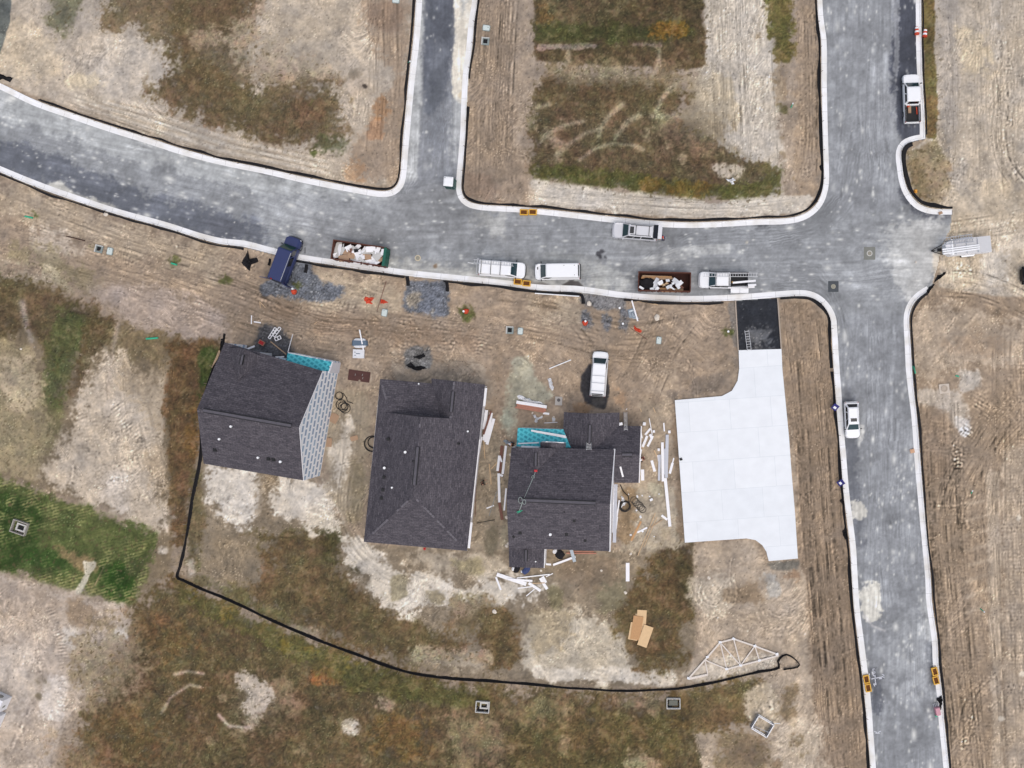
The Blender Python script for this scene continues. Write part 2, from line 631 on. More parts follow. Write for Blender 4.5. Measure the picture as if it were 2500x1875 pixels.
L([(590, 40), (700, 20), (830, 60), (850, 150), (740, 190), (600, 180), (520, 130)], (188, 174, 154), .55, 22, 1.2)
L([(120, -20), (200, -20), (195, 60), (150, 92), (118, 60)], (98, 100, 76), .75, 16, .8, .6)
L([(650, -60), (870, -60), (865, 110), (800, 180), (690, 150), (640, 80)], (186, 171, 150), .6, 22, 1.2)
L([(680, 250), (760, 230), (800, 260), (780, 300), (700, 300)], (112, 88, 68), .55, 18, 1)
L([(760, 335), (850, 335), (850, 375), (770, 370)], (74, 82, 54), .6, 10, 1, .8)
L([(880, -60), (1015, -60), (985, 440), (900, 450), (840, 400), (900, 300), (960, 180), (890, 70)], (166, 144, 121), .85, 18, .7)
L([(900, 10), (985, 10), (985, 75), (940, 80), (895, 55)], (148, 125, 105), .8, 8, .5)
L([(845, 395), (900, 385), (900, 440), (840, 430)], (172, 128, 88), .5, 10, 1.1)
L([(905, 300), (945, 290), (940, 340), (905, 340)], (160, 112, 76), .5, 8, 1.2)
L([(915, 240), (950, 235), (950, 285), (915, 285)], (158, 112, 72), .55, 8, 1.2)
L([(-60, 20), (40, 30), (150, 120), (160, 190), (100, 200), (0, 180), (-60, 170)], (208, 190, 163), .9, 16, .4)
L([(160, 185), (240, 175), (250, 215), (190, 230)], (208, 190, 155), .6, 14, .8)
L([(-100, -100), (31, -100), (27, 50), (8, 110), (-5, 150), (-100, 160)], (112, 117, 112), 1, 3, .15)
L([(600, 350), (700, 370), (800, 385), (830, 430), (700, 415), (560, 380), (420, 345), (300, 300), (160, 230), (200, 220), (400, 290), (520, 330)], (206, 193, 173), .75, 12, .8)
for k in range(7):
    o = 6 + k * 7
    stroke([(180 + k * 15, 262 - o * .3), (368 + k * 9, 330 - o), (559 + k * 6, 388 - o), (800, 436 - o)], 2.2, (222, 212, 197) if k % 2 else (160, 142, 120), .5)
C(870, 213, 25, (196, 179, 159), 1, 7, .3)
C(893, 213, 7, (66, 58, 52), .9, 4, .4)
C(866, 180, 16, (120, 108, 90), .6, 8, .6)
# --- middle block
L([(1150, -100), (2000, -100), (2005, 450), (1960, 520), (1750, 535), (1400, 512), (1130, 490), (1135, 300)], (176, 157, 136), 1, 5, .1)
L([(1165, -100), (1300, -100), (1290, 480), (1130, 480), (1145, 200)], (158, 138, 116), .9, 10, .5)
L([(1250, -60), (1320, -60), (1310, 350), (1270, 400), (1250, 200)], (176, 158, 138), .7, 14, .9)
L([(1720, -100), (1900, -100), (1910, 500), (1800, 520), (1760, 440), (1700, 330), (1700, 150)], (206, 195, 178), .95, 14, .5)
L([(1690, 150), (1790, 180), (1800, 320), (1740, 350), (1650, 300)], (174, 159, 132), .65, 20, .8)
L([(1938, -100), (1995, -100), (2003, 430), (1980, 500), (1940, 515), (1945, 200)], (170, 148, 123), .92, 8, .6)
L([(1308, -100), (1716, -100), (1722, 165), (1640, 172), (1560, 165), (1310, 150), (1300, 100)], (88, 76, 54), .97, 7, .5, 1)
L([(1330, -80), (1480, -80), (1500, 20), (1400, 50), (1330, 30)], (100, 88, 66), .5, 20, .9)
L([(1312, 110), (1465, 106), (1462, 119), (1312, 123)], (166, 151, 142), .65, 4, 1)
L([(1545, 103), (1620, 104), (1615, 116), (1545, 114)], (150, 136, 124), .55, 4, 1)
L([(1320, 160), (1650, 160), (1700, 240), (1560, 260), (1400, 260), (1310, 240)], (128, 113, 87), .85, 16, 1, .7)
L([(1400, 172), (1560, 172), (1580, 195), (1470, 200), (1380, 190)], (172, 158, 134), .6, 9, 1.3)
L([(1300, 235), (1340, 190), (1420, 205), (1470, 195), (1600, 205), (1640, 225), (1700, 240), (1640, 290), (1730, 330), (1790, 370), (1870, 400), (1905, 430), (1890, 470), (1750, 485), (1550, 465), (1300, 430), (1290, 330)], (92, 79, 57), .92, 13, .85, 1)
L([(1600, 280), (1760, 280), (1800, 350), (1700, 370), (1590, 340)], (134, 119, 95), .7, 20, .9)
L([(1295, 60), (1600, 54), (1700, 60), (1690, 95), (1560, 104), (1300, 104)], (70, 74, 43), .7, 8, .8, 1)
L([(1575, 62), (1690, 58), (1685, 92), (1580, 92)], (136, 99, 46), .7, 8, .9, 1)
L([(1310, 20), (1345, 15), (1345, 60), (1312, 64)], (118, 88, 56), .55, 8, 1)
L([(1298, 398), (1420, 410), (1600, 432), (1780, 452), (1860, 440), (1910, 410), (1900, 475), (1740, 492), (1540, 468), (1300, 437)], (80, 83, 44), .75, 9, .8, 1)
L([(1560, 436), (1740, 446), (1740, 484), (1580, 468)], (124, 95, 50), .6, 9, .9, 1)
L([(1735, 405), (1815, 405), (1815, 430), (1760, 440)], (206, 194, 176), .8, 8, .8)
ac = (166, 152, 127)
for pts, w in ([(1388, 126), (1388, 147), (1376, 165), (1356, 179)], 6), ([(1609, 126), (1609, 156), (1594, 185)], 6), ([(1685, 194), (1659, 200), (1635, 218), (1612, 247), (1603, 273)], 6), \
        ([(1520, 256), (1488, 282), (1470, 306), (1462, 332)], 6), ([(1465, 315), (1429, 326), (1388, 353), (1359, 379)], 6), ([(1562, 282), (1532, 297), (1515, 320), (1503, 338)], 7), \
        ([(1423, 297), (1376, 306), (1338, 326), (1318, 350)], 6), ([(1415, 391), (1450, 365), (1488, 351), (1538, 353), (1570, 365)], 5), ([(1590, 285), (1670, 284), (1760, 292)], 7), ([(1700, 276), (1729, 318), (1773, 353), (1832, 388)], 7), ([(1310, 262), (1340, 256)], 6), ([(1330, 330), (1370, 350)], 8):
    stroke(pts, w, ac, .8, 1.3)
for x, y in ((1330, 320), (1355, 385), (1380, 300), (1300, 300), (1345, 350), (1620, 365), (1580, 330), (1660, 390)):
    C(x, y, 13, (158, 143, 122), .55, 8, 1.4)
L([(1295, 438), (1520, 468), (1740, 494), (1900, 482), (1990, 475), (1960, 525), (1750, 535), (1500, 520), (1290, 498)], (214, 204, 188), .9, 6, .5)
L([(1225, 430), (1290, 440), (1300, 500), (1180, 498)], (170, 150, 130), .6, 12, .8)
L([(1128, 420), (1210, 430), (1230, 500), (1140, 490)], (138, 116, 98), .6, 12, .8)
L([(1875, -60), (1930, -60), (1940, 80), (1935, 150), (1895, 155), (1880, 100)], (98, 94, 52), .92, 8, 1.0, 1)
L([(1885, 165), (1915, 160), (1925, 245), (1895, 255)], (140, 118, 90), .6, 8, 1)
L([(1900, 255), (1928, 250), (1932, 278), (1905, 282)], (96, 90, 58), .8, 6, 1, .7)
L([(1865, 405), (1908, 405), (1905, 470), (1850, 475)], (94, 90, 56), .8, 8, 1, .8)
for x, y in ((1910, 335), (1908, 380), (1880, 20), (1850, 85), (1935, 440), (1895, 200)):
    C(x, y, 8, (130, 110, 80), .6, 5, 1.2)
for k in range(9):
    x = 1735 + k * 17
    track([(x, -80), (x + 4, 150), (x + 8, 380)], 9, .10, 2, .35 if k % 3 == 0 else 0)
for k in range(4):
    track([(1948 + k * 13, -80), (1954 + k * 13, 200), (1956 + k * 12, 430)], 9, .10, 2)
for k in range(5):
    track([(1180 + k * 19, -80), (1160 + k * 21, 200), (1150 + k * 22, 430)], 13, .10, 2)
ruts([(1235, -100), (1215, 200), (1210, 470)], 34, 62, .24, (1.2, 2.6), .3, 1)
ruts([(1800, -100), (1812, 200), (1830, 470)], 30, 75, .2, (1.2, 2.6), .35, 1.2)
ruts([(1968, -100), (1976, 200), (1975, 430)], 16, 22, .26, (1.2, 2.4), .2, .8)
ruts([(1290, 478), (1520, 500), (1750, 512), (1950, 495)], 22, 24, .18, (1.1, 2.2), .35, .8)
ruts([(930, -100), (935, 200), (925, 400)], 18, 40, .2, (1.2, 2.6), .35, 1.6)
ruts([(140, 235), (368, 312), (559, 372), (800, 425)], 20, 26, .2, (1.1, 2.2), .35, 1)
# --- right column, upper
L([(2255, -100), (2640, -100), (2640, 760), (2290, 700), (2300, 600), (2220, 500), (2205, 380), (2260, 340)], (196, 181, 160), 1, 4, .1)
L([(2284, -100), (2340, -100), (2340, 300), (2325, 390), (2300, 380), (2290, 250)], (172, 162, 150), .8, 12, .9)
L([(2292, 265), (2312, 265), (2320, 395), (2298, 390)], (140, 134, 126), .65, 8, 1)
L([(2252, -100), (2278, -100), (2282, 150), (2290, 260), (2285, 340), (2262, 338), (2255, 150)], (108, 96, 60), .95, 4, .5, 1)
L([(2258, 240), (2288, 235), (2288, 330), (2260, 335)], (138, 108, 74), .65, 6, .9, .8)
L([(2425, -100), (2450, -100), (2450, 150), (2425, 140)], (178, 171, 162), .6, 10, .9)
L([(2335, 60), (2400, 60), (2420, 180), (2380, 210), (2345, 160)], (206, 187, 153), .6, 14, .8)
L([(2215, 360), (2290, 345), (2320, 400), (2320, 470), (2290, 505), (2225, 470), (2206, 390)], (150, 132, 103), .88, 9, .8, .5)
L([(2210, 380), (2245, 400), (2275, 490), (2240, 490)], (118, 104, 74), .6, 10, 1, .6)
L([(2300, 470), (2420, 440), (2640, 480), (2640, 720), (2450, 700), (2290, 700), (2290, 560)], (206, 188, 161), .85, 20, .7)
L([(2390, 600), (2470, 620), (2470, 700), (2400, 700)], (204, 196, 184), .7, 14, .8)
L([(2400, 560), (2500, 540), (2540, 600), (2440, 610)], (214, 202, 186), .5, 14, 1)
for dx in (0, 24):
    track([(2432 + dx, 140), (2444 + dx, 250), (2438 + dx, 330), (2458 + dx, 410), (2540 + dx, 500)], 16, .16, 2, .3)
for k in range(8):
    track([(2310 + k * 26, -80), (2316 + k * 26, 200), (2322 + k * 25, 440)], 15, .07, 2, .2)
for k in range(5):
    track([(2330 + k * 8, 640 + k * 18), (2420, 690 + k * 16), (2560, 745 + k * 20)], 14, .18, 2, .4)
track([(2300, 560), (2400, 545), (2560, 530)], 26, .14, 4, .3)
track([(2290, 530), (2330, 470), (2350, 400)], 30, .12, 4, .4)
ruts([(2390, -100), (2395, 150), (2400, 480)], 30, 90, .16, (1.2, 2.8), .35, 1.4)
ruts([(2432, 140), (2444, 250), (2438, 330), (2458, 410), (2540, 500)], 9, 20, .3)
ruts([(2320, 560), (2430, 545), (2560, 520)], 14, 36, .2)
# --- right column, lower
L([(2215, 760), (2280, 712), (2640, 735), (2640, 2000), (2320, 2000), (2270, 1400), (2240, 1050)], (168, 146, 121), 1, 6, .2)
L([(2222, 770), (2285, 725), (2420, 770), (2640, 800), (2640, 870), (2400, 890), (2235, 930)], (190, 172, 150), .7, 20, .9)
L([(2300, 830), (2440, 800), (2470, 850), (2330, 870)], (150, 128, 106), .5, 16, 1)
L([(2335, 905), (2392, 898), (2396, 946), (2345, 957)], (196, 186, 172), .85, 6, .5)
L([(2240, 950), (2330, 950), (2360, 1000), (2370, 1060), (2345, 1070), (2320, 1010), (2245, 985)], (198, 185, 168), .85, 8, .7)
L([(2330, 1020), (2372, 1018), (2366, 1062), (2345, 1072)], (220, 211, 200), .9, 5, .7)
L([(2405, 1150), (2442, 1150), (2450, 2000), (2425, 2000)], (194, 175, 151), .8, 7, .5)
L([(2445, 1100), (2640, 1050), (2640, 2000), (2450, 2000)], (184, 166, 144), .8, 10, .6)
L([(2240, 1000), (2300, 990), (2330, 1120), (2290, 1200), (2245, 1150)], (150, 128, 106), .5, 16, .7)
for k in range(7):
    track([(2250 + k * 18, 1000 + k * 10), (2268 + k * 19, 1250), (2290 + k * 18, 1500), (2335 + k * 16, 1950)], 15, .07, 2, .5)
for k in range(6):
    track([(2420 - k * 6, 1000 - k * 14), (2355 - k * 6, 1090), (2330, 1200)], 15, .16, 2, .55)
for k in range(6):
    track([(2455 + k * 16, 780), (2450 + k * 17, 1200), (2458 + k * 18, 1950)], 14, .12, 2, .3)
ruts([(2325, 960), (2330, 1250), (2350, 1500), (2395, 1980)], 34, 78, .3)
ruts([(2480, 760), (2480, 1200), (2495, 1600), (2510, 1980)], 22, 60, .22)
ruts([(2470, 960), (2400, 1080), (2340, 1180), (2310, 1300)], 14, 40, .3)
ruts([(2520, 1000), (2440, 1080), (2400, 1200), (2390, 1400)], 10, 30, .25)
ruts([(2255, 1010), (2275, 1250), (2300, 1550), (2345, 1980)], 12, 14, .3)
ruts([(2300, 690), (2400, 700), (2560, 770)], 12, 34, .28)
ruts([(2440, 1640), (2370, 1720), (2350, 1850)], 8, 30, .22)
for k in range(8):
    stroke([(2360, 1230 + k * 38), (2412, 1222 + k * 36)], 5, (190, 170, 145), .6)
for k in range(3):
    track([(2440, 1630 + k * 35), (2380, 1690 + k * 30), (2350, 1800 + k * 20)], 18, .14, 2, .3)
for x, y in ((2486, 1265), (2495, 1645), (2443, 1755)):
    C(x, y, 8, (214, 202, 182), .9, 4, .5)
# --- lots south of the curved road
L([(-100, 410), (0, 425), (300, 535), (650, 625), (900, 668), (1250, 705), (1600, 740), (1800, 738), (1800, 860), (1660, 980), (1600, 1100), (1250, 1060), (830, 900), (540, 850), (-100, 720)], (168, 147, 124), 1, 5, .2)
L([(0, 430), (300, 540), (560, 615), (540, 690), (300, 620), (0, 520)], (186, 168, 143), .7, 14, .9)
L([(720, 645), (960, 690), (980, 770), (760, 760), (690, 700)], (190, 172, 146), .75, 14, .8)
L([(1255, 718), (1440, 728), (1440, 800), (1340, 800)], (186, 169, 144), .65, 14, .9)
L([(640, 715), (760, 765), (960, 780), (1150, 800), (1200, 850), (1000, 835), (760, 800), (640, 770)], (140, 118, 97), .6, 14, .9)
L([(60, 555), (170, 565), (210, 620), (100, 645)], (204, 190, 172), .6, 16, 1)
L([(0, 585), (150, 620), (280, 700), (220, 725), (60, 650)], (130, 122, 92), .55, 16, 1.2, .4)
L([(-60, 640), (120, 660), (220, 740), (120, 720), (-60, 700)], (176, 166, 146), .6, 16, 1)
L([(200, 690), (380, 700), (560, 760), (560, 845), (380, 835), (300, 785)], (178, 160, 146), .75, 14, .8)
L([(560, 660), (640, 740), (640, 800), (560, 780)], (160, 140, 120), .6, 14, .8)
L([(1290, 730), (1340, 725), (1370, 760), (1330, 772)], (130, 110, 89), .6, 10, 1)
L([(1480, 800), (1600, 800), (1700, 860), (1690, 930), (1560, 940), (1500, 880)], (156, 135, 112), .6, 20, .9)
L([(1560, 880), (1680, 880), (1650, 960), (1580, 960)], (184, 165, 142), .5, 16, 1)
L([(930, 870), (1160, 890), (1210, 960), (1180, 1000), (960, 930)], (158, 146, 130), .7, 18, .8)
L([(800, 850), (940, 870), (930, 920), (900, 960), (800, 940)], (170, 152, 132), .6, 14, .9)
GRAVEL = []
for pts, c, op in (
        ([(640, 700), (672, 640), (760, 630), (775, 690), (845, 700), (840, 728), (760, 737), (645, 720)], GRAV, .92),
        ([(1000, 690), (1085, 682), (1095, 700), (1092, 730), (1100, 770), (1060, 777), (985, 758), (990, 730)], GRAV, .9),
        ([(1420, 715), (1525, 725), (1530, 758), (1420, 752)], (118, 120, 124), .85),
        ([(1415, 750), (1440, 755), (1446, 806), (1424, 800)], GRAV, .75), ([(1466, 770), (1490, 770), (1490, 812), (1470, 808)], GRAV, .75), ([(1514, 755), (1536, 755), (1530, 814), (1514, 812)], GRAV, .75),
        ([(638, 790), (690, 795), (722, 850), (690, 885), (560, 850), (620, 850)], (84, 86, 92), .9),
        ([(985, 852), (1052, 848), (1055, 900), (1005, 905), (985, 885)], (106, 110, 114), .75),
        ([(1838, 1648), (1905, 1640), (1905, 1655), (1850, 1666)], (96, 97, 106), .8),
        ([(1918, 1000), (1945, 990), (1945, 1020), (1920, 1024)], (110, 108, 106), .7),
        ([(1845, 1600), (1900, 1590), (1895, 1625), (1850, 1640)], (140, 138, 134), .5)):
    GRAVEL.append(mask(pts, 7, .6))
    L(pts, c, op, 7, .7)
C(1015, 735, 18, (182, 168, 146), .8, 9, .8)
C(1050, 765, 14, (176, 164, 144), .6, 9, .8)
L([(1420, 915), (1440, 888), (1478, 886), (1488, 960), (1478, 1000), (1430, 985), (1417, 950)], (64, 63, 67), .96, 4, .5)
L([(1442, 970), (1476, 968), (1476, 996), (1446, 996)], (88, 85, 83), .9, 6, .5)
L([(1385, 990), (1440, 985), (1446, 1010), (1390, 1008)], (152, 116, 82), .6, 9, 1)
L([(1500, 952), (1532, 952), (1537, 986), (1510, 992)], (190, 150, 112), .55, 9, 1)
L([(1250, 868), (1290, 868), (1308, 930), (1345, 955), (1360, 980), (1310, 990), (1262, 1005), (1245, 1080), (1215, 1030), (1240, 960)], (176, 174, 152), .85, 9, .6)
L([(1225, 990), (1245, 980), (1250, 1040), (1228, 1050)], (170, 176, 156), .7, 7, .5)
for pts in ([(1690, 930), (1760, 915), (1800, 900), (1806, 850), (1790, 850), (1792, 900), (1775, 940), (1750, 962), (1640, 974), (1642, 966), (1690, 950)], [(1630, 960), (1648, 955), (1660, 1010), (1640, 1012)]):
    L(pts, (104, 96, 90), .5, 6, 1.2)
L([(1778, 737), (1800, 736), (1805, 855), (1795, 850), (1782, 790)], (120, 116, 112), .8, 5, .8)
L([(1796, 733), (1899, 727), (1908, 854), (1803, 857)], (50, 53, 60), 1, 1.5, .1)
L([(1835, 795), (1880, 800), (1890, 845), (1850, 850), (1830, 820)], (120, 122, 126), .6, 8, 1.6)
for k in range(9):
    track([(60, 480 + k * 22), (300, 560 + k * 20), (560, 640 + k * 20), (760, 720 + k * 14), (1000, 770 + k * 10), (1200, 800 + k * 8)], 15, .09, 2, 0)
for x0 in (1530, 1560, 1590, 1620):
    track([(x0 + 60, 770), (x0 + 20, 860), (x0 - 20, 930)], 14, .12, 2, .2)
ruts([(60, 570), (300, 640), (560, 720), (760, 790), (960, 810), (1180, 840)], 34, 75, .22, (1.2, 2.8), .45, 1.6)
ruts([(0, 470), (200, 545), (430, 620), (640, 690)], 14, 40, .2, (1.2, 2.4), .4, 1.4)
ruts([(1180, 760), (1350, 790), (1520, 830), (1700, 800)], 26, 60, .22, (1.2, 2.8), .45, 2)
ruts([(1660, 760), (1600, 850), (1560, 960)], 12, 50, .22, (1.2, 2.6), .4, 2)
ruts([(1590, 760), (1680, 830), (1770, 900)], 9, 40, .18, (1.2, 2.6), .4, 2)
ruts([(1380, 740), (1440, 800), (1500, 900)], 8, 30, .2, (1.2, 2.6), .4, 2)
ruts([(880, 780), (1000, 860), (1060, 910)], 8, 30, .2, (1.2, 2.6), .4, 2)
# --- strip between slab and right road
L([(1905, 735), (1985, 740), (2028, 800), (2040, 950), (2072, 1330), (2122, 1960), (1990, 1960), (1950, 1380), (1925, 1050)], (158, 136, 112), 1, 5, .2)
for k in range(9):
    track([(1922 + k * 12, 745 + k * 4), (1942 + k * 12, 1000), (1962 + k * 12, 1330), (2005 + k * 12, 1960)], 12, .06, 2, 0)
ruts([(1962, 740), (1985, 950), (2012, 1330), (2062, 1960)], 42, 52, .3, (1.2, 2.6), .3, .8)
L([(1926, 1040), (1936, 1040), (1950, 1300), (1938, 1300)], (190, 172, 150), .6, 4, .9)
# --- left middle lots
L([(-100, 690), (120, 690), (220, 760), (330, 800), (480, 830), (530, 850), (480, 1000), (440, 1200), (420, 1400), (330, 1480), (300, 1350), (380, 1290), (0, 1165), (-100, 1140)], (138, 121, 96), 1, 14, .6)
L([(-60, 655), (60, 670), (190, 735), (245, 740), (250, 780), (200, 860), (130, 900), (100, 830), (-60, 800)], (94, 81, 58), .9, 16, .9, .9)
L([(140, 750), (215, 745), (205, 850), (170, 950), (140, 1000), (95, 990), (110, 880)], (76, 83, 50), .75, 14, .8, 1)
L([(110, 985), (160, 960), (150, 1050), (120, 1120), (95, 1110)], (94, 98, 58), .5, 10, 1, .6)
L([(215, 765), (290, 770), (285, 830), (235, 880), (185, 970), (160, 960), (200, 850)], (86, 73, 52), .85, 10, .7, 1)
L([(290, 800), (460, 820), (470, 840), (400, 900), (300, 900), (260, 860)], (122, 106, 78), .7, 14, 1, .6)
L([(-60, 830), (90, 850), (110, 990), (140, 1070), (90, 1165), (-60, 1145)], (160, 146, 114), .85, 14, .8, .3)
L([(0, 870), (80, 880), (100, 960), (60, 1010), (0, 960)], (194, 177, 150), .65, 14, 1)
L([(235, 860), (300, 860), (380, 920), (412, 1000), (405, 1130), (412, 1290), (370, 1302), (190, 1222), (100, 1165), (140, 1090), (190, 1010)], (200, 184, 163), .93, 22, 1.0)
L([(290, 870), (400, 900), (415, 1100), (370, 1010), (300, 960)], (166, 147, 120), .6, 16, 1)
L([(370, 1080), (415, 1080), (410, 1250), (360, 1180)], (168, 148, 122), .55, 14, 1)
L([(240, 1150), (310, 1150), (320, 1260), (270, 1240)], (216, 203, 188), .6, 14, .9)
stroke([(300, 960), (262, 1010), (275, 900), (258, 850)], 7, (200, 184, 164), .6)
stroke([(288, 790), (276, 860), (262, 960)], 6, (182, 166, 148), .7)
stroke([(55, 740), (66, 800), (78, 830)], 8, (192, 180, 168), .7)
L([(405, 835), (545, 825), (535, 900), (492, 990), (487, 1110), (472, 1180), (455, 1330), (425, 1350), (412, 1150), (402, 1000), (418, 900)], (98, 78, 54), .92, 8, .7, 1)
L([(490, 850), (538, 850), (512, 930), (482, 990)], DGRN, .75, 7, .8, 1)
L([(455, 1000), (485, 1000), (480, 1120), (460, 1130)], (116, 90, 52), .55, 7, .9, 1)
for k in range(7):
    track([(200 + k * 26, 1000 + k * 8), (220 + k * 26, 1110), (300 + k * 18, 1220)], 20, .07, 3, .6)
track([(280, 990), (340, 1070)], 26, .16, 3, .9, 8)
track([(150, 1090), (220, 1190)], 10, .14, 2, .0)
ruts([(290, 860), (300, 1000), (340, 1150), (390, 1280)], 16, 80, .13, (1.2, 2.6), .4, 2.4)
ruts([(-40, 860), (60, 960), (180, 1100)], 12, 60, .13, (1.2, 2.6), .4, 2)
# --- green turf
TURF = [(-100, 1140), (0, 1165), (100, 1197), (200, 1237), (300, 1267), (385, 1302), (375, 1340), (360, 1400), (330, 1480), (250, 1467), (180, 1442), (0, 1392), (-100, 1372)]
L(TURF, (80, 91, 48), .94, 12, .8, .5)
L([(-60, 1190), (40, 1200), (120, 1240), (95, 1330), (60, 1400), (-60, 1365)], (48, 70, 30), .85, 18, .5, .5)
L([(230, 1365), (330, 1375), (330, 1465), (255, 1462)], (44, 76, 26), .85, 16, .5, .5)
L([(60, 1335), (170, 1345), (185, 1395), (70, 1400)], (46, 74, 30), .75, 14, .6, .5)
mt, slt = mask(TURF, 10, .3)
gu = GX[slt] * .27 + GY[slt] * .963
gv = GX[slt] * .963 - GY[slt] * .27
fr = np.clip(.5 + .5 * N25[slt] + .25 * EDGE[slt], 0, 1) * mt
fr = fr * np.clip(np.abs(gu - 1318) / 60 - .2, .12, 1)
st = np.clip(.5 + .8 * np.cos(gu * 2 * math.pi / 7.2 + .6 * N25[slt]) + .4 * N4[slt], 0, 1) * fr
IMG[slt] = IMG[slt] * (1 - .75 * st[..., None]) + np.array((164, 160, 104.)) * .75 * st[..., None]
L([(135, 1330), (230, 1360), (252, 1392), (200, 1390), (140, 1357)], (146, 120, 84), .8, 9, .8)
L([(203, 1368), (218, 1372), (236, 1368), (235, 1385), (220, 1402), (206, 1440), (190, 1455), (183, 1445), (210, 1400)], (206, 197, 174), .92, 3, .4)
stroke([(255, 1383), (233, 1428)], 1.6, (160, 140, 105), .8)
C(398, 1345, 12, (212, 200, 184), .85, 5, .7)
# --- lower left
L([(-100, 1392), (0, 1400), (180, 1447), (320, 1485), (330, 1560), (250, 1640), (200, 1720), (150, 1800), (120, 2000), (-100, 2000)], (196, 178, 159), .97, 10, .6)
L([(-60, 1405), (120, 1440), (170, 1500), (60, 1510), (-60, 1475)], (160, 143, 126), .65, 16, .9)
L([(165, 1455), (250, 1475), (240, 1520), (180, 1540)], (130, 108, 82), .6, 10, .9)
L([(-60, 1590), (60, 1560), (110, 1650), (60, 1760), (-60, 1780)], (208, 194, 178), .6, 16, .8)
L([(150, 1525), (205, 1540), (195, 1595), (150, 1575)], PALE, .75, 8, 1.1)
L([(258, 1528), (325, 1525), (325, 1575), (268, 1572)], (226, 216, 202), .85, 6, .9)
L([(215, 1500), (280, 1500), (280, 1540), (220, 1540)], (146, 128, 102), .7, 8, 1)
L([(110, 1640), (165, 1650), (155, 1760), (95, 1760)], (218, 207, 196), .8, 10, .8)
C(105, 1655, 16, (112, 100, 78), .7, 9, .8)
C(96, 1700, 9, (116, 104, 80), .8, 5, .6)
C(195, 1640, 22, (126, 116, 92), .6, 14, 1)
track([(120, 1480), (150, 1560), (160, 1660), (150, 1740)], 18, .14, 3, .8, 8)
track([(20, 1470), (90, 1560), (100, 1640)], 20, .1, 2, .4)
# --- big dry grass belt at the bottom
L([(330, 1485), (390, 1415), (450, 1420), (600, 1490), (800, 1580), (1000, 1645), (1250, 1680), (1640, 1692), (1740, 1680), (1790, 1800), (1760, 2000), (140, 2000), (180, 1800), (235, 1700), (290, 1610)], (97, 83, 58), .97, 22, 1.0, 1)
L([(180, 1560), (300, 1500), (360, 1580), (330, 1690), (220, 1740), (190, 1650)], (146, 130, 106), .75, 24, 1.2, .6)
L([(120, 1800), (260, 1780), (300, 1900), (120, 1900)], (150, 130, 104), .5, 24, 1.4, .6)
L([(560, 1640), (700, 1660), (720, 1760), (600, 1800), (540, 1720)], (140, 123, 99), .6, 24, 1.2, .7)
L([(330, 1530), (450, 1500), (500, 1560), (390, 1610)], (112, 88, 58), .55, 20, 1, 1)
L([(180, 1790), (310, 1720), (430, 1800), (310, 1890)], (98, 76, 50), .55, 22, 1, 1)
L([(755, 1632), (842, 1640), (842, 1668), (760, 1668)], (152, 102, 62), .7, 8, .9, 1)
L([(930, 1745), (1060, 1755), (1030, 1850), (900, 1830)], (122, 95, 54), .5, 18, 1.1, 1)
L([(440, 1640), (560, 1620), (600, 1700), (520, 1780), (440, 1740)], (88, 74, 50), .55, 22, 1, 1)
L([(425, 1410), (470, 1435), (640, 1510), (860, 1605), (1000, 1655), (1160, 1676), (1210, 1720), (1050, 1722), (860, 1684), (740, 1620), (560, 1530), (440, 1462)], (90, 87, 52), .8, 10, .8, 1)
for x, y in ((480, 1450), (560, 1500), (700, 1555), (690, 1580), (860, 1620), (760, 1590)):
    C(x, y, 16, (122, 106, 54), .55, 9, 1.2, 1)
L([(580, 1640), (640, 1650), (675, 1720), (625, 1750), (590, 1725)], (196, 183, 168), .85, 9, 1.3)
L([(600, 1700), (640, 1690), (660, 1745), (600, 1790)], (184, 170, 154), .55, 12, 1.3)
C(858, 1772, 18, (208, 198, 186), .8, 8, 1)
C(818, 1690, 12, (166, 152, 136), .6, 8, 1)
L([(900, 1695), (940, 1700), (965, 1725), (940, 1740), (905, 1712)], (164, 148, 128), .7, 8, 1)
L([(1060, 1740), (1250, 1760), (1250, 1890), (1120, 1880)], (150, 132, 108), .45, 20, 1.4)
L([(1230, 1735), (1640, 1725), (1660, 1850), (1500, 1910), (1240, 1890)], (98, 86, 56), .8, 16, .8, 1)
L([(1215, 1720), (1380, 1700), (1420, 1740), (1260, 1790)], (130, 114, 88), .55, 18, 1.2)
L([(1530, 1830), (1605, 1842), (1595, 1880), (1520, 1880)], (176, 157, 132), .6, 10, 1.2)
L([(1490, 1705), (1640, 1690), (1600, 1740), (1530, 1745)], (150, 136, 112), .6, 12, 1.3)
stroke([(428, 1646), (460, 1638), (498, 1645)], 4, (190, 172, 150), .8)
stroke([(395, 1740), (420, 1700), (465, 1671), (490, 1676)], 4, (180, 162, 140), .8)
stroke([(535, 1745), (560, 1772), (610, 1775)], 4, (196, 182, 166), .8)
for _ in range(26):
    C(rs.uniform(200, 1650), rs.uniform(1660, 1880), rs.uniform(6, 14), (160, 143, 120), .35, 8, 1.5)
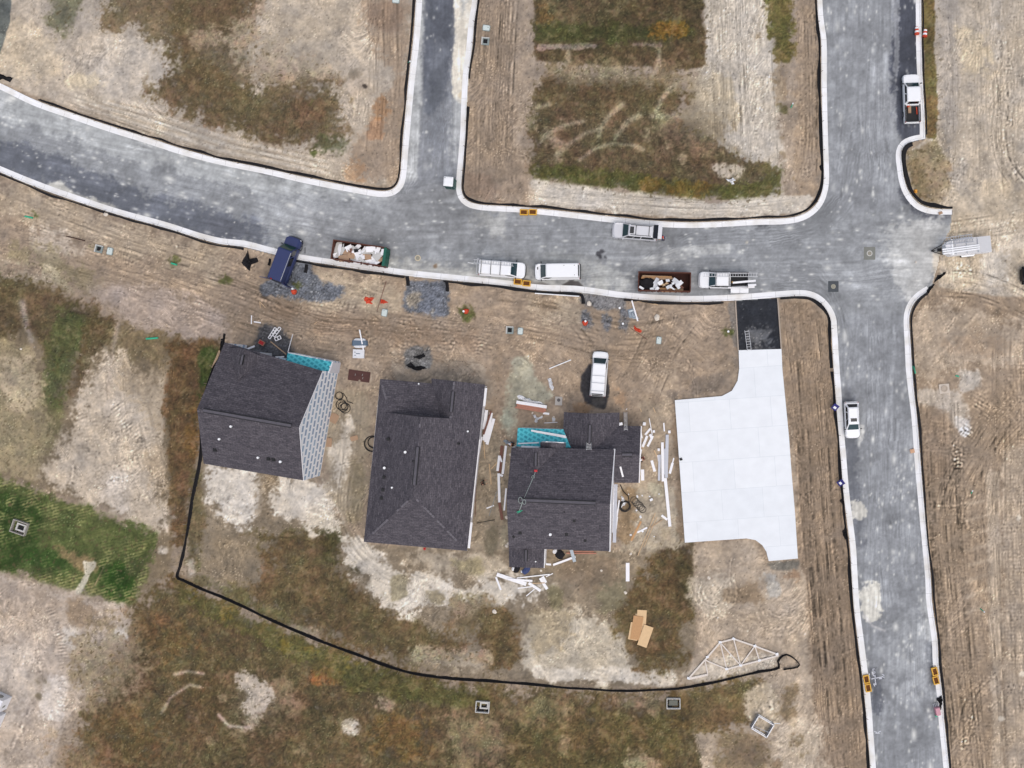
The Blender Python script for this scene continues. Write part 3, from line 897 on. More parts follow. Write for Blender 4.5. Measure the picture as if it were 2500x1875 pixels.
# --- back yards
L([(480, 1110), (760, 1160), (880, 1330), (1240, 1340), (1500, 1345), (1660, 1330), (1700, 1480), (1700, 1600), (1680, 1670), (1500, 1680), (1300, 1668), (1000, 1635), (700, 1520), (455, 1410), (465, 1300)], (148, 132, 109), 1, 6, .3)
L([(458, 1150), (492, 1140), (502, 1260), (485, 1400), (455, 1400)], (96, 88, 60), .75, 9, .8, 1)
L([(520, 1290), (640, 1310), (710, 1400), (640, 1460), (520, 1430)], (140, 124, 101), .8, 16, .9)
L([(560, 1260), (640, 1290), (780, 1270), (830, 1290), (850, 1400), (900, 1440), (1000, 1500), (1130, 1560), (1180, 1605), (1000, 1630), (800, 1565), (640, 1495), (500, 1430), (600, 1440), (680, 1390), (640, 1330)], (97, 83, 57), .9, 20, 1.1, 1)
L([(780, 1280), (832, 1290), (835, 1390), (790, 1380)], (74, 72, 46), .8, 10, .8, 1)
L([(850, 1365), (892, 1375), (888, 1412), (848, 1400)], (72, 66, 42), .8, 6, .8, 1)
L([(480, 1400), (560, 1430), (700, 1500), (760, 1560), (640, 1500), (470, 1420)], (98, 94, 66), .7, 8, .9, 1)
L([(505, 1145), (625, 1138), (645, 1200), (622, 1290), (560, 1282), (510, 1235)], (220, 211, 198), .95, 13, 1.2)
L([(640, 1150), (690, 1150), (690, 1260), (650, 1290), (630, 1250)], (132, 116, 94), .7, 10, 1)
L([(700, 1155), (840, 1185), (845, 1290), (780, 1300), (690, 1275), (660, 1215)], (212, 202, 187), .9, 15, 1.3)
L([(455, 1370), (475, 1360), (478, 1400), (465, 1410)], (206, 196, 180), .7, 5, .8)
L([(690, 1540), (770, 1550), (800, 1545), (790, 1535), (700, 1525)], (196, 184, 166), .5, 6, 1.2)
L([(830, 1300), (890, 1330), (1000, 1400), (1120, 1425), (1240, 1400), (1330, 1420), (1370, 1460), (1240, 1472), (1120, 1500), (980, 1500), (920, 1462), (850, 1390)], (214, 204, 188), .92, 15, 1.2)
L([(960, 1340), (1140, 1350), (1240, 1370), (1230, 1420), (1060, 1400)], (190, 176, 154), .7, 12, 1)
L([(1090, 1360), (1180, 1365), (1180, 1400), (1120, 1405)], (152, 140, 104), .75, 9, .6)
L([(790, 960), (905, 950), (905, 1200), (850, 1290), (790, 1180), (800, 1100)], (162, 148, 125), .85, 10, .8)
L([(812, 1090), (850, 990), (866, 1060), (842, 1160), (808, 1210)], (214, 204, 189), .75, 9, 1)
L([(865, 1120), (892, 1130), (886, 1280), (848, 1290)], (134, 122, 97), .7, 8, .8)
L([(1280, 1520), (1380, 1480), (1540, 1540), (1560, 1680), (1350, 1662), (1260, 1640)], (206, 194, 172), .8, 14, 1.1)
L([(1300, 1630), (1650, 1632), (1650, 1674), (1300, 1660)], (218, 207, 190), .85, 6, .8)
L([(1180, 1480), (1260, 1490), (1275, 1620), (1200, 1645), (1150, 1560)], (100, 82, 56), .88, 10, .9, 1)
L([(1120, 1590), (1180, 1570), (1200, 1620), (1150, 1640), (990, 1615), (1000, 1580)], (188, 174, 152), .65, 9, 1.2)
L([(1100, 1450), (1200, 1460), (1210, 1520), (1150, 1560), (1080, 1500)], (112, 97, 70), .7, 12, 1, .8)
L([(1290, 1490), (1400, 1490), (1400, 1560), (1320, 1600), (1280, 1560)], (140, 124, 94), .5, 14, 1.3)
L([(1540, 1440), (1580, 1390), (1600, 1300), (1680, 1320), (1700, 1500), (1650, 1560), (1720, 1620), (1560, 1640), (1525, 1580), (1490, 1500)], (95, 80, 54), .92, 14, 1.0, 1)
L([(1640, 1290), (1692, 1290), (1695, 1480), (1655, 1490)], (76, 66, 46), .8, 9, .7, 1)
L([(1460, 1395), (1532, 1395), (1525, 1480), (1460, 1505)], (134, 126, 97), .75, 9, .7)
L([(1330, 1425), (1380, 1440), (1372, 1492), (1338, 1482)], (134, 126, 92), .8, 6, .6)
L([(955, 1405), (1000, 1400), (996, 1452), (958, 1470)], (146, 136, 108), .85, 5, .6)
L([(1040, 1442), (1092, 1450), (1080, 1482), (1045, 1476)], (138, 126, 98), .8, 6, .7)
L([(1375, 1360), (1500, 1365), (1530, 1420), (1420, 1450), (1370, 1410)], (140, 121, 98), .8, 10, .8)
L([(1508, 1190), (1660, 1180), (1682, 1340), (1520, 1355)], (180, 167, 144), .8, 10, .8)
L([(1560, 980), (1640, 980), (1655, 1190), (1565, 1190)], (176, 158, 134), .8, 8, .7)
L([(1640, 1010), (1662, 1010), (1672, 1320), (1655, 1320)], (134, 114, 92), .8, 5, .9)
L([(1512, 1235), (1530, 1180), (1558, 1205), (1545, 1330), (1508, 1320)], (136, 110, 78), .7, 8, .9)
L([(1580, 1180), (1620, 1180), (1625, 1210), (1590, 1215)], (190, 184, 158), .7, 7, .6)
L([(1165, 1000), (1250, 1090), (1242, 1345), (1150, 1345)], (152, 138, 116), .85, 8, .7)
L([(1225, 1280), (1245, 1280), (1240, 1340), (1222, 1335)], (176, 166, 138), .7, 6, .6)
L([(1190, 1290), (1215, 1270), (1215, 1350), (1190, 1360)], (100, 94, 76), .6, 7, .8)
# --- south-east yard
L([(1690, 1330), (1830, 1318), (1870, 1380), (1960, 1372), (2010, 2000), (1750, 2000), (1660, 1670), (1715, 1560)], (184, 165, 142), 1, 8, .5)
L([(1690, 1400), (1790, 1400), (1800, 1480), (1740, 1512), (1680, 1470)], (204, 190, 169), .75, 12, .7)
L([(1760, 1436), (1850, 1425), (1862, 1472), (1770, 1474)], (128, 108, 84), .65, 9, .9)
L([(1858, 1390), (1900, 1395), (1898, 1460), (1868, 1452)], (166, 166, 162), .7, 9, .8)
L([(1868, 1372), (1955, 1364), (1948, 1392), (1885, 1394)], (112, 110, 102), .8, 5, .6)
L([(1900, 1402), (1955, 1390), (1945, 1422)], (142, 112, 86), .7, 7, .8)
for r_ in (22, 34, 46, 58):
    track([(1740 + r_ * math.cos(t), 1445 + r_ * math.sin(t)) for t in np.linspace(-.5, 3.8, 14)], 9, .12, 1, 0)
for r_ in (25, 40, 55, 70):
    track([(1900 + r_ * math.cos(t), 1480 + r_ * math.sin(t)) for t in np.linspace(.3, 2.9, 12)], 10, .14, 1, 0)
L([(1660, 1645), (1740, 1612), (1900, 1588), (1905, 1626), (1700, 1670)], (202, 191, 174), .8, 6, .7)
L([(1640, 1690), (1720, 1672), (1860, 1642), (1880, 1700), (1830, 1770), (1700, 1790), (1640, 1760)], (108, 92, 60), .9, 11, .9, 1)
L([(1820, 1672), (1900, 1660), (1915, 1760), (1870, 1800), (1820, 1740)], (202, 185, 158), .85, 8, .8)
L([(1905, 1680), (1945, 1668), (1935, 1770), (1900, 1755)], (116, 98, 72), .7, 8, .9, .5)
L([(1760, 1790), (1880, 1800), (1900, 1900), (1760, 1900)], (128, 110, 84), .8, 14, 1.1, .5)
L([(1890, 1770), (2010, 1760), (2020, 1910), (1880, 1910)], (198, 182, 160), .7, 12, 1)
for x, y in ((1945, 1810), (1970, 1850), (1900, 1860), (1850, 1830)):
    C(x, y, 14, (116, 100, 76), .7, 8, 1.2, .5)
for x in (1828, 1845, 1862, 1880):
    track([(x, 1672), (x + 3, 1780)], 14, .14, 1, 0)
ruts([(855, 950), (850, 1100), (835, 1250), (900, 1370), (1050, 1440)], 14, 30, .16, (1.2, 2.6), .4, 2)
ruts([(1990, 1330), (2030, 1600), (2070, 1960)], 14, 40, .22)
ruts([(1700, 1400), (1760, 1480), (1860, 1520), (1940, 1440)], 14, 50, .2, (1.2, 2.6), .4, 3)
# --- weed clumps in the dirt
for x, y, r_ in ((427, 640, 13), (550, 682, 14), (1137, 765, 20), (1772, 812, 13), (722, 700, 12), (90, 520, 9), (222, 596, 7), (760, 250, 6), (766, 375, 10), (2237, 1010, 6), (1930, 262, 9)):
    C(x, y, r_, (78, 86, 46), .85, 6, 1, 1)

# --- texture of the lots
EARTH = IMG.copy()
lum = EARTH.mean(2) / 255
g = np.clip(GRASS, 0, 1)
sandm = np.clip((lum - .5) / .3, 0, 1) * (1 - g)
for _ in range(230):
    x, y = rs.uniform(0, 2500), rs.uniform(0, 1875)
    i, j = int((x - X0) / ST), int((y - Y0) / ST)
    if g[j, i] > .35:
        continue
    h, kk, n_ = rs.uniform(0, 6.28), rs.uniform(-.011, .011), rs.randint(5, 13)
    pts = []
    for _k in range(n_):
        pts.append((x, y))
        x += 17 * math.cos(h); y += 17 * math.sin(h); h += kk * 17
    track(pts, rs.uniform(7, 17), rs.uniform(.05, .13), rs.choice([1, 2]), rs.choice([0, 0, 0, .4]), rs.uniform(6, 10))
EARTH2 = IMG / np.maximum(EARTH, 1)
amp_ = np.clip(.55 + .35 * FC + .2 * FE, .12, 1.3)
# lines left by machines: direction differs from lot to lot
wv = np.zeros((NY, NX)); wh = np.zeros((NY, NX)); wd = np.zeros((NY, NX)); wd2 = np.zeros((NY, NX))
wv[((GX > 1130) & (GX < 1300) & (GY < 500)) | ((GX > 1720) & (GX < 2010) & (GY < 530)) | ((GX > 2210) & (GY > 300))
   | ((GX > 1905) & (GX < 2130) & (GY > 730)) | ((GX > 2250) & (GY < 560)) | ((GX > 860) & (GX < 1020) & (GY < 460)) | ((GX > 790) & (GX < 910) & (GY > 940) & (GY < 1300))] = 1
wh[((GX > 1280) & (GX < 1990) & (GY > 425) & (GY < 545)) | ((GX > 900) & (GX < 1800) & (GY > 690) & (GY < 900)) | ((GX > 1290) & (GX < 1700) & (GY > 1610) & (GY < 1690))] = 1
wd[((GX < 1000) & (GY > 430) & (GY < 880)) | ((GX < 860) & (GY > 220) & (GY < 460))] = 1
wd2[(GX > 2290) & (GY > 600) & (GY < 1100)] = 1
for a in (wv, wh, wd, wd2):
    a[:] = blur(a, 14)
sx_ = wv * 0 + wh * 1 + wd * math.cos(.5) + wd2 * math.cos(.9) + 1e-3
sy_ = wd * math.sin(.5) + wd2 * math.sin(.9)
sx_ = sx_ - wv
theta = .5 * np.arctan2(sy_, sx_)
free = 1 - np.clip(wv + wh + wd + wd2, 0, 1)
theta = theta + (.28 + 1.1 * free) * FC + .12 * FA * (1 - free) + .5 * free * FE
LC1, LC2 = lic(theta, 9, 41), lic(theta + .35 * FA, 16, 42)
LG = lic(1.2 * FC + 1.2, 4, 43)
SC = sstep(-.6, 1.6, FE + .6 * FC)
tex = 1 + amp_ * (.052 * LC1 + .036 * LC2 + .022 * SC * (WORM2 - .15) + .012 * N2) + .034 * FB + .026 * FD + .042 * FA + .026 * FC
tex_g = 1 + .075 * LG + .035 * N2 + .05 * FB + .04 * FD + .045 * FA + .04 * FC
full = tex * (1 - g) + tex_g * g
for sl_ in GRAVEL:
    m_, s_ = sl_
    full[s_] = full[s_] * (1 - m_) + (1 + .1 * W1[s_] + .07 * N2[s_] + .08 * FB[s_]) * m_
IMG *= np.clip(full, .45, 1.5)[..., None]
# sparse pale litter and clods, bare specks in the grass
sp = np.clip((N2 + .5 * FE - 2.3) * 1.6, 0, 1)
IMG += sp[..., None] * np.array((48, 46, 42.)) * (1 - .35 * g[..., None])
spd = np.clip((-N4 * .6 - N2 * .6 - 1.7) * 1.5, 0, 1)
IMG *= (1 - .32 * spd)[..., None]
bare = sstep(.5, 2.2, .9 * FB + .6 * FA) * g
IMG = IMG * (1 - .28 * bare[..., None]) + np.array((150, 136, 113.)) * .28 * bare[..., None]
# hue of the dry grass: green, straw and rust tufts
hv = (.8 * FA + .4 * FD) * g
hv = np.clip(hv, -2, 2)
IMG *= np.stack([1 + .014 * hv, 1 + .0 * hv, 1 - .02 * hv], 2)
hv2 = (.8 * FE + .5 * np.roll(FB, 57, 0)) * g
hv2 = np.clip(hv2, -2, 2)
IMG *= np.stack([1 - .022 * hv2, 1 + .012 * hv2, 1 - .008 * hv2], 2)
hs = (FA * .5 + FE * .8) * (1 - g)
IMG *= np.stack([1 + .006 * hs, 1 + 0 * hs, 1 - .012 * hs], 2)
gb = blur(g, 7)
spots = sstep(1.0, 1.7, FD * .8 + .45 * N8) * np.clip(4 * gb * (1 - gb), 0, 1) * .75
IMG = IMG * (1 - spots[..., None]) + np.array((92, 80, 56.)) * spots[..., None]
gm = IMG.mean(2, keepdims=True)
IMG = gm + (IMG - gm) * (1 - .15 * (1 - g[..., None]))
IMG *= 1 - (1 - g[..., None]) * np.array((.01, .015, .02))
LOT = IMG.copy()

# ================================================================ asphalt
inroad = inpoly(ROADPOLY, 0, NX, 0, NY)
IMG[:] = (150, 153, 160)
L([(-100, 180), (0, 190), (88, 245), (265, 306), (441, 362), (650, 412), (820, 448), (960, 470), (960, 500), (800, 490), (640, 470), (430, 420), (250, 370), (60, 300), (-100, 250)], (182, 185, 190), .85, 14, .6)
L([(-100, 330), (60, 350), (250, 430), (420, 490), (640, 545), (660, 610), (529, 594), (294, 526), (88, 450), (-100, 380)], (100, 104, 116), .85, 16, .7)
L([(640, 470), (960, 490), (960, 560), (640, 540)], (160, 163, 170), .7, 20, .6)
L([(500, 530), (600, 555), (640, 590), (520, 580)], (96, 98, 108), .6, 12, .8)
L([(100, 455), (150, 440), (180, 470), (290, 505), (300, 530), (200, 500)], (206, 204, 200), .85, 7, .6)
L([(1035, -100), (1165, -100), (1160, 440), (1120, 470), (990, 470), (985, 330)], (140, 143, 152), .8, 10, .3)
L([(1042, -100), (1112, -100), (1110, 100), (1085, 250), (1045, 300), (1030, 140)], (92, 96, 108), .85, 9, .6)
L([(1060, 100), (1090, 80), (1095, 300), (1060, 420), (1040, 300)], (118, 122, 132), .5, 12, .7)
L([(1012, -100), (1040, -100), (1028, 250), (1018, 440), (980, 440), (992, 250)], (190, 192, 196), .8, 6, .4)
L([(1112, -100), (1172, -100), (1160, 110), (1150, 190), (1148, 256), (1122, 254), (1102, 225), (1108, 100)], (226, 219, 209), .97, 5, .5)
C(1130, 232, 11, (206, 193, 172), .9, 4, .5)
L([(1128, -100), (1142, -100), (1138, 30), (1128, 60)], (170, 172, 176), .7, 6, .9)
L([(1095, 250), (1140, 250), (1135, 400), (1105, 390)], (184, 186, 190), .6, 10, 1)
L([(985, 455), (1110, 440), (1140, 500), (1300, 520), (1300, 600), (960, 590), (940, 500)], (150, 152, 158), .6, 20, .5)
L([(700, 500), (980, 560), (990, 650), (830, 640), (720, 590)], (146, 148, 154), .6, 20, .6)
L([(920, 630), (1060, 640), (1460, 680), (1530, 725), (1420, 713), (1180, 690), (990, 672), (900, 660)], (184, 184, 184), .85, 12, .6)
L([(1170, 630), (1440, 620), (1500, 690), (1440, 700)], (166, 168, 170), .6, 16, .7)
L([(1150, 510), (1240, 512), (1230, 580), (1170, 570)], (172, 172, 172), .6, 12, 1)
L([(1300, 530), (1900, 560), (1960, 620), (1700, 650), (1350, 600)], (142, 145, 152), .6, 20, .5)
L([(1850, 545), (1890, 545), (1870, 562), (1840, 560)], (96, 98, 104), .8, 7, .6)
L([(2010, -100), (2190, -100), (2200, 520), (2000, 520), (2020, 420)], (152, 155, 163), .7, 12, .4)
L([(2192, -100), (2246, -100), (2256, 300), (2258, 340), (2200, 348), (2186, 300), (2176, 200), (2185, 60)], (72, 75, 87), .9, 8, .6)
L([(2180, -60), (2192, -60), (2196, 120), (2188, 300), (2180, 300), (2186, 120)], (196, 198, 204), .5, 4, 1.6)
L([(2190, 460), (2212, 450), (2290, 514), (2325, 516), (2320, 540), (2260, 540), (2210, 505)], (84, 86, 96), .85, 7, .7)
L([(2180, 540), (2330, 530), (2330, 600), (2300, 640), (2280, 710), (2235, 735), (2180, 700), (2170, 600)], (196, 196, 198), .85, 16, .7)
L([(2150, 560), (2230, 540), (2230, 700), (2180, 720)], (176, 178, 182), .6, 20, .7)
L([(2280, 620), (2310, 600), (2310, 690), (2275, 705)], (214, 204, 192), .85, 5, .5)
L([(2040, 770), (2220, 770), (2235, 1000), (2310, 1940), (2130, 1940), (2060, 1100)], (146, 149, 157), .7, 10, .3)
L([(2050, 960), (2085, 950), (2095, 1120), (2110, 1330), (2082, 1340), (2062, 1180)], (98, 101, 111), .65, 10, .8)
L([(2110, 1610), (2145, 1640), (2155, 1750), (2125, 1730)], (92, 95, 106), .75, 8, .8)
L([(2112, 1600), (2130, 1600), (2120, 1660)], (110, 110, 118), .6, 6, .6)
L([(2260, 1560), (2280, 1570), (2285, 1690), (2268, 1680)], (80, 83, 92), .7, 6, .7)
L([(2250, 1440), (2280, 1440), (2290, 1560), (2250, 1560)], (192, 194, 198), .6, 10, 1)
L([(2160, 1500), (2260, 1480), (2270, 1700), (2180, 1700)], (172, 175, 182), .45, 24, .9)
L([(2075, 1222), (2112, 1226), (2114, 1262), (2080, 1264)], (210, 207, 202), .9, 5, 1.6)
L([(2095, 1425), (2145, 1422), (2145, 1478), (2166, 1518), (2120, 1520), (2098, 1482)], (222, 219, 213), .92, 5, 1.7)
L([(2090, 1040), (2112, 1040), (2112, 1075), (2096, 1085)], (204, 204, 206), .8, 4, 1.7)
stroke([(2108, 1500), (2130, 1528), (2160, 1540)], 3, (206, 204, 208), .8)
for x, y in ((1462, 620), (1470, 614), (1466, 627), (1476, 629)):
    C(x, y, 6, (70, 70, 76), .95, 2, .6)
L([(1368, 697), (1394, 684), (1413, 687), (1428, 703), (1400, 705)], (84, 80, 80), .95, 1.6, .2)  # wedge-shaped shadow by the plain-roofed van, painted into the asphalt colour
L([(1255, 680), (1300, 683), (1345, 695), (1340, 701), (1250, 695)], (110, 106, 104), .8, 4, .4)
C(1022, 666, 9, (206, 196, 178), .8, 5, .7)
C(1062, 650, 6, (128, 108, 90), .9, 3, .6)
C(1824, 592, 6, (208, 200, 188), .8, 3, .8)
for x, y in ((2028, 320), (2067, 985), (2228, 1280)):
    C(x, y, 3, (42, 42, 46), .95, 1.5, .2)
stroke([(745, 605), (744, 618)], 1.5, (60, 60, 66), .8)
for k in range(7):
    o = k * 7
    stroke([(1508 + o * .5, 716), (1524 + o, 676 - o * .2), (1570 + o, 632 + o * .3), (1660 + o, 604 + o * .4), (1780, 596 + o * .5)], rs.uniform(1.6, 3.4), (192, 193, 195), .42, 1.5)
L([(1440, 650), (1530, 640), (1545, 700), (1500, 722), (1440, 705)], (176, 177, 177), .5, 14, 1.2)
for k in range(8):
    ruts([(1880, 650 + k * 8), (1985, 655 + k * 8), (2050 - k * 3, 730), (2085 - k * 4, 860)], 2, 10, .1, (1.4, 3), .3, 1)
    ruts([(1880, 555 + k * 6), (1985, 548 + k * 4), (2045 + k * 6, 480), (2070 + k * 8, 330)], 2, 10, .08, (1.4, 3), .3, 1)
# tyre sweeps into the junctions
for k in range(6):
    track([(1500 + k * 6, 700 - k * 4), (1560 + k * 8, 640 - k * 6), (1700, 600 - k * 8), (1880, 585 - k * 8)], 12, .05, 2, 0, 9, .0)
    track([(1900, 640 + k * 14), (2000 - k * 4, 650 + k * 12), (2060 - k * 6, 760), (2080 - k * 4, 900)], 14, .05, 2, 0, 9, .0)
    track([(1880, 560 + k * 8), (1980, 555 + k * 4), (2040 + k * 8, 480), (2060 + k * 10, 300)], 14, .045, 2, 0, 9, .0)
    track([(985 + k * 6, 470), (1010 + k * 10, 420), (1030 + k * 12, 300)], 14, .04, 2, 0, 9, .0)
nsr = ((GX > 1995) & (GX < 2325) & ((GY < 520) | (GY > 740))) | ((GX > 980) & (GX < 1175) & (GY < 430))
nsr = blur(nsr.astype(float), 16)
wst = blur((GX < 950).astype(float), 20) * (1 - nsr)
mid = 1 - np.clip(nsr + wst, 0, 1)
thr = .5 * np.arctan2(wst * math.sin(.5), -nsr + wst * math.cos(.5) + mid * 1.0 + 1e-3) + .10 * FE + .05 * FA
LR1, LR2 = lic(thr, 22, 51), lic(thr, 40, 52)
ra = np.clip(.7 + .4 * FC, .15, 1.5)
full = 1 + ra * (.022 * LR1 + .022 * LR2) + .035 * (nsr * SV + wst * SD + mid * SHz) * np.clip(.6 + .5 * FA, 0, 1.6) + .008 * N2 + .03 * FB + .035 * FA + .035 * FC
IMG *= np.clip(full, .6, 1.4)[..., None]
# splashes and crumbs of dried mud, drawn out along the traffic
SPL = np.zeros((NY, NX))
for _ in range(9000):
    x, y = rs.uniform(0, 2340), rs.uniform(0, 1900)
    i, j = int((x - X0) / ST), int((y - Y0) / ST)
    if not inroad[j, i]:
        continue
    v = nsr[j, i]
    if rs.rand() > .35 + .35 * FE[j, i] + .3 * (wst[j, i] + v * (y > 1000)):
        continue
    r_ = rs.choice([.75, 1.0, 1.4, 2.2], p=[.55, .27, .13, .05]) * rs.uniform(.8, 1.2)
    el = rs.uniform(1, 2.6)
    an = math.pi / 2 if v > .5 else (.27 if x < 950 else 0)
    jj, ii = np.mgrid[max(0, j - 7):j + 8, max(0, i - 7):i + 8]
    dx, dy = ii - (x - X0) / ST, jj - (y - Y0) / ST
    u_ = dx * math.cos(an) + dy * math.sin(an); v_ = -dx * math.sin(an) + dy * math.cos(an)
    SPL[jj, ii] = np.maximum(SPL[jj, ii], rs.uniform(.35, 1.25) * np.exp(-((u_ / (r_ * el))**2 + (v_ / r_)**2)))
IMG += SPL[..., None] * (240 - IMG) * .7
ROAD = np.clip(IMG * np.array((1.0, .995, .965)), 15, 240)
LOT = np.clip(LOT, 18, 238)


def tolin(a):
    a = a / 255.0
    return np.where(a <= .04045, a / 12.92, ((a + .055) / 1.055)**2.4)


soft = blur(inroad.astype(float), 3)
# real relief of the lots: ruts, clods and tussocks
relief = (.012 * N8 + .006 * N4 + .025 * N25) * (1 - .2 * g) + .03 * N70 * .5 + g * (.022 * N4 + .016 * N2 + .02)
depth = np.zeros((NY, NX))
for x, y, r_, h_ in ((868, 213, 30, .5), (866, 180, 22, .15), (1740, 1450, 45, .25)):
    depth += h_ * np.exp(-(((GX - x)**2 + (GY - y)**2) / r_**2))
ZL = G + np.clip(relief, -.09, .12) * .8 + depth
ZL = np.where(soft > .01, np.minimum(ZL, .06 + .03 * (1 - soft)), ZL)
east = (GX > 2262) & (GY > 505) & (GY < 725)
ZL = np.where(east, np.where(GX < 2330, .012 + (ZL - .012) * np.clip((GX - 2285) / 60, 0, 1), ZL), ZL)
# level pads under buildings, slab and open catch basins
for pts in ([(1640, 965), (1800, 930), (1795, 730), (1905, 725), (1955, 1370), (1870, 1375), (1665, 1330)],):
    mm = blur(inpoly(pts, 0, NX, 0, NY).astype(float), 2)
    ZL = ZL * (1 - mm) + .085 * mm
HOLES = np.zeros((NY, NX), bool)


def grid_mesh(name, sel, Z, rgb):
    """sheet of quads over the cells chosen in sel, colours as a point attribute"""
    vid = np.full((NY, NX), -1, np.int64)
    c = sel[:-1, :-1]
    use = np.zeros((NY, NX), bool)
    use[:-1, :-1] |= c; use[1:, :-1] |= c; use[:-1, 1:] |= c; use[1:, 1:] |= c
    vid[use] = np.arange(use.sum())
    wx = (GX[use] - 1250) * S
    wy = (937.5 - GY[use]) * S
    co = np.stack([wx, wy, Z[use]], 1).astype(np.float32)
    a, b, d, e = vid[1:, :-1][c], vid[1:, 1:][c], vid[:-1, 1:][c], vid[:-1, :-1][c]
    f = np.stack([a, b, d, e], 1).astype(np.int32)
    return co, f, tolin(rgb[use])


def np_mesh(name, co, f, rgb, m):
    me = bpy.data.meshes.new(name)
    me.vertices.add(len(co))
    me.vertices.foreach_set('co', co.ravel())
    me.loops.add(f.size)
    me.loops.foreach_set('vertex_index', f.ravel())
    me.polygons.add(len(f))
    k = f.shape[1]
    me.polygons.foreach_set('loop_start', np.arange(0, f.size, k, dtype=np.int32))
    me.update(calc_edges=True)
    at = me.attributes.new('albedo', 'FLOAT_COLOR', 'POINT')
    c4 = np.ones((len(co), 4), np.float32)
    c4[:, :3] = rgb * .92
    at.data.foreach_set('color', c4.ravel())
    me.polygons.foreach_set('use_smooth', np.ones(len(f), bool))
    me.materials.append(m)
    o = bpy.data.objects.new(name, me)
    col.objects.link(o)
    return o


def soil_mat(name, rough, scale, amt, bump):
    m = bpy.data.materials.new(name)
    m.use_nodes = True
    nt = m.node_tree
    b = nt.nodes['Principled BSDF']
    at = nt.nodes.new('ShaderNodeAttribute')
    at.attribute_name = 'albedo'
    geo = nt.nodes.new('ShaderNodeNewGeometry')
    no = nt.nodes.new('ShaderNodeTexNoise')
    no.inputs['Scale'].default_value = scale
    no.inputs['Detail'].default_value = 4
    no.inputs['Roughness'].default_value = .65
    nt.links.new(geo.outputs['Position'], no.inputs['Vector'])
    mr = nt.nodes.new('ShaderNodeMapRange')
    mr.inputs['From Min'].default_value = .25
    mr.inputs['From Max'].default_value = .75
    mr.inputs['To Min'].default_value = 1 - amt
    mr.inputs['To Max'].default_value = 1 + amt
    nt.links.new(no.outputs['Fac'], mr.inputs['Value'])
    mu = nt.nodes.new('ShaderNodeMix')
    mu.data_type = 'RGBA'
    mu.blend_type = 'MULTIPLY'
    mu.inputs['Factor'].default_value = 1
    nt.links.new(at.outputs['Color'], mu.inputs['A'])
    nt.links.new(mr.outputs['Result'], mu.inputs['B'])
    nt.links.new(mu.outputs['Result'], b.inputs['Base Color'])
    b.inputs['Roughness'].default_value = rough
    b.inputs['Specular IOR Level'].default_value = .2
    bp = nt.nodes.new('ShaderNodeBump')
    bp.inputs['Strength'].default_value = bump
    bp.inputs['Distance'].default_value = .04
    nt.links.new(no.outputs['Fac'], bp.inputs['Height'])
    nt.links.new(bp.outputs['Normal'], b.inputs['Normal'])
    return m


SOIL = soil_mat('soil and dry grass', .95, 5.0, .1, .2)
ASPH = soil_mat('dusty asphalt', .85, 7.0, .05, .1)
co, f, rgb = grid_mesh('ground', ~inroad, ZL, LOT)
# carry the same sheet on to the horizon in ever larger rings
xl, xr = (X0 - 1250) * S, (xs[-1] - 1250) * S
yt, yb = (937.5 - Y0) * S, (937.5 - ys[-1]) * S
ring_co, ring_f, ring_c = [], [], []
n0 = len(co)
ex = [0, 4, 14, 40, 120, 400, 1200, 3000]
NSEG = 40
for e in ex:
    x_, X_, y_, Y_ = xl - e, xr + e, yb - e, yt + e
    for sx, sy, tx, ty in ((x_, y_, X_, y_), (X_, y_, X_, Y_), (X_, Y_, x_, Y_), (x_, Y_, x_, y_)):
        for k in range(NSEG):
            t = k / NSEG
            ring_co.append((sx + (tx - sx) * t, sy + (ty - sy) * t, .06 if e == 0 else (.02 if e > 4 else .08)))
            v = rs.uniform(.75, 1.1)
            ring_c.append(tolin(np.array((152, 134, 108.)) * v))
M4 = 4 * NSEG
for r_ in range(len(ex) - 1):
    for k in range(M4):
        a, b = r_ * M4 + k, r_ * M4 + (k + 1) % M4
        ring_f.append((n0 + a, n0 + a + M4, n0 + b + M4, n0 + b))
co = np.concatenate([co, np.array(ring_co, np.float32)])
f = np.concatenate([f, np.array(ring_f, np.int32)])
rgb = np.concatenate([rgb, np.array(ring_c)])
ground = np_mesh('ground', co, f, rgb, SOIL)
ground['kind'] = 'structure'
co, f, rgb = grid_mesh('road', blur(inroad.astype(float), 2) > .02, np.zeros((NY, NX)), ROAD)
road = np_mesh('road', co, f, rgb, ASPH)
road['kind'] = 'structure'
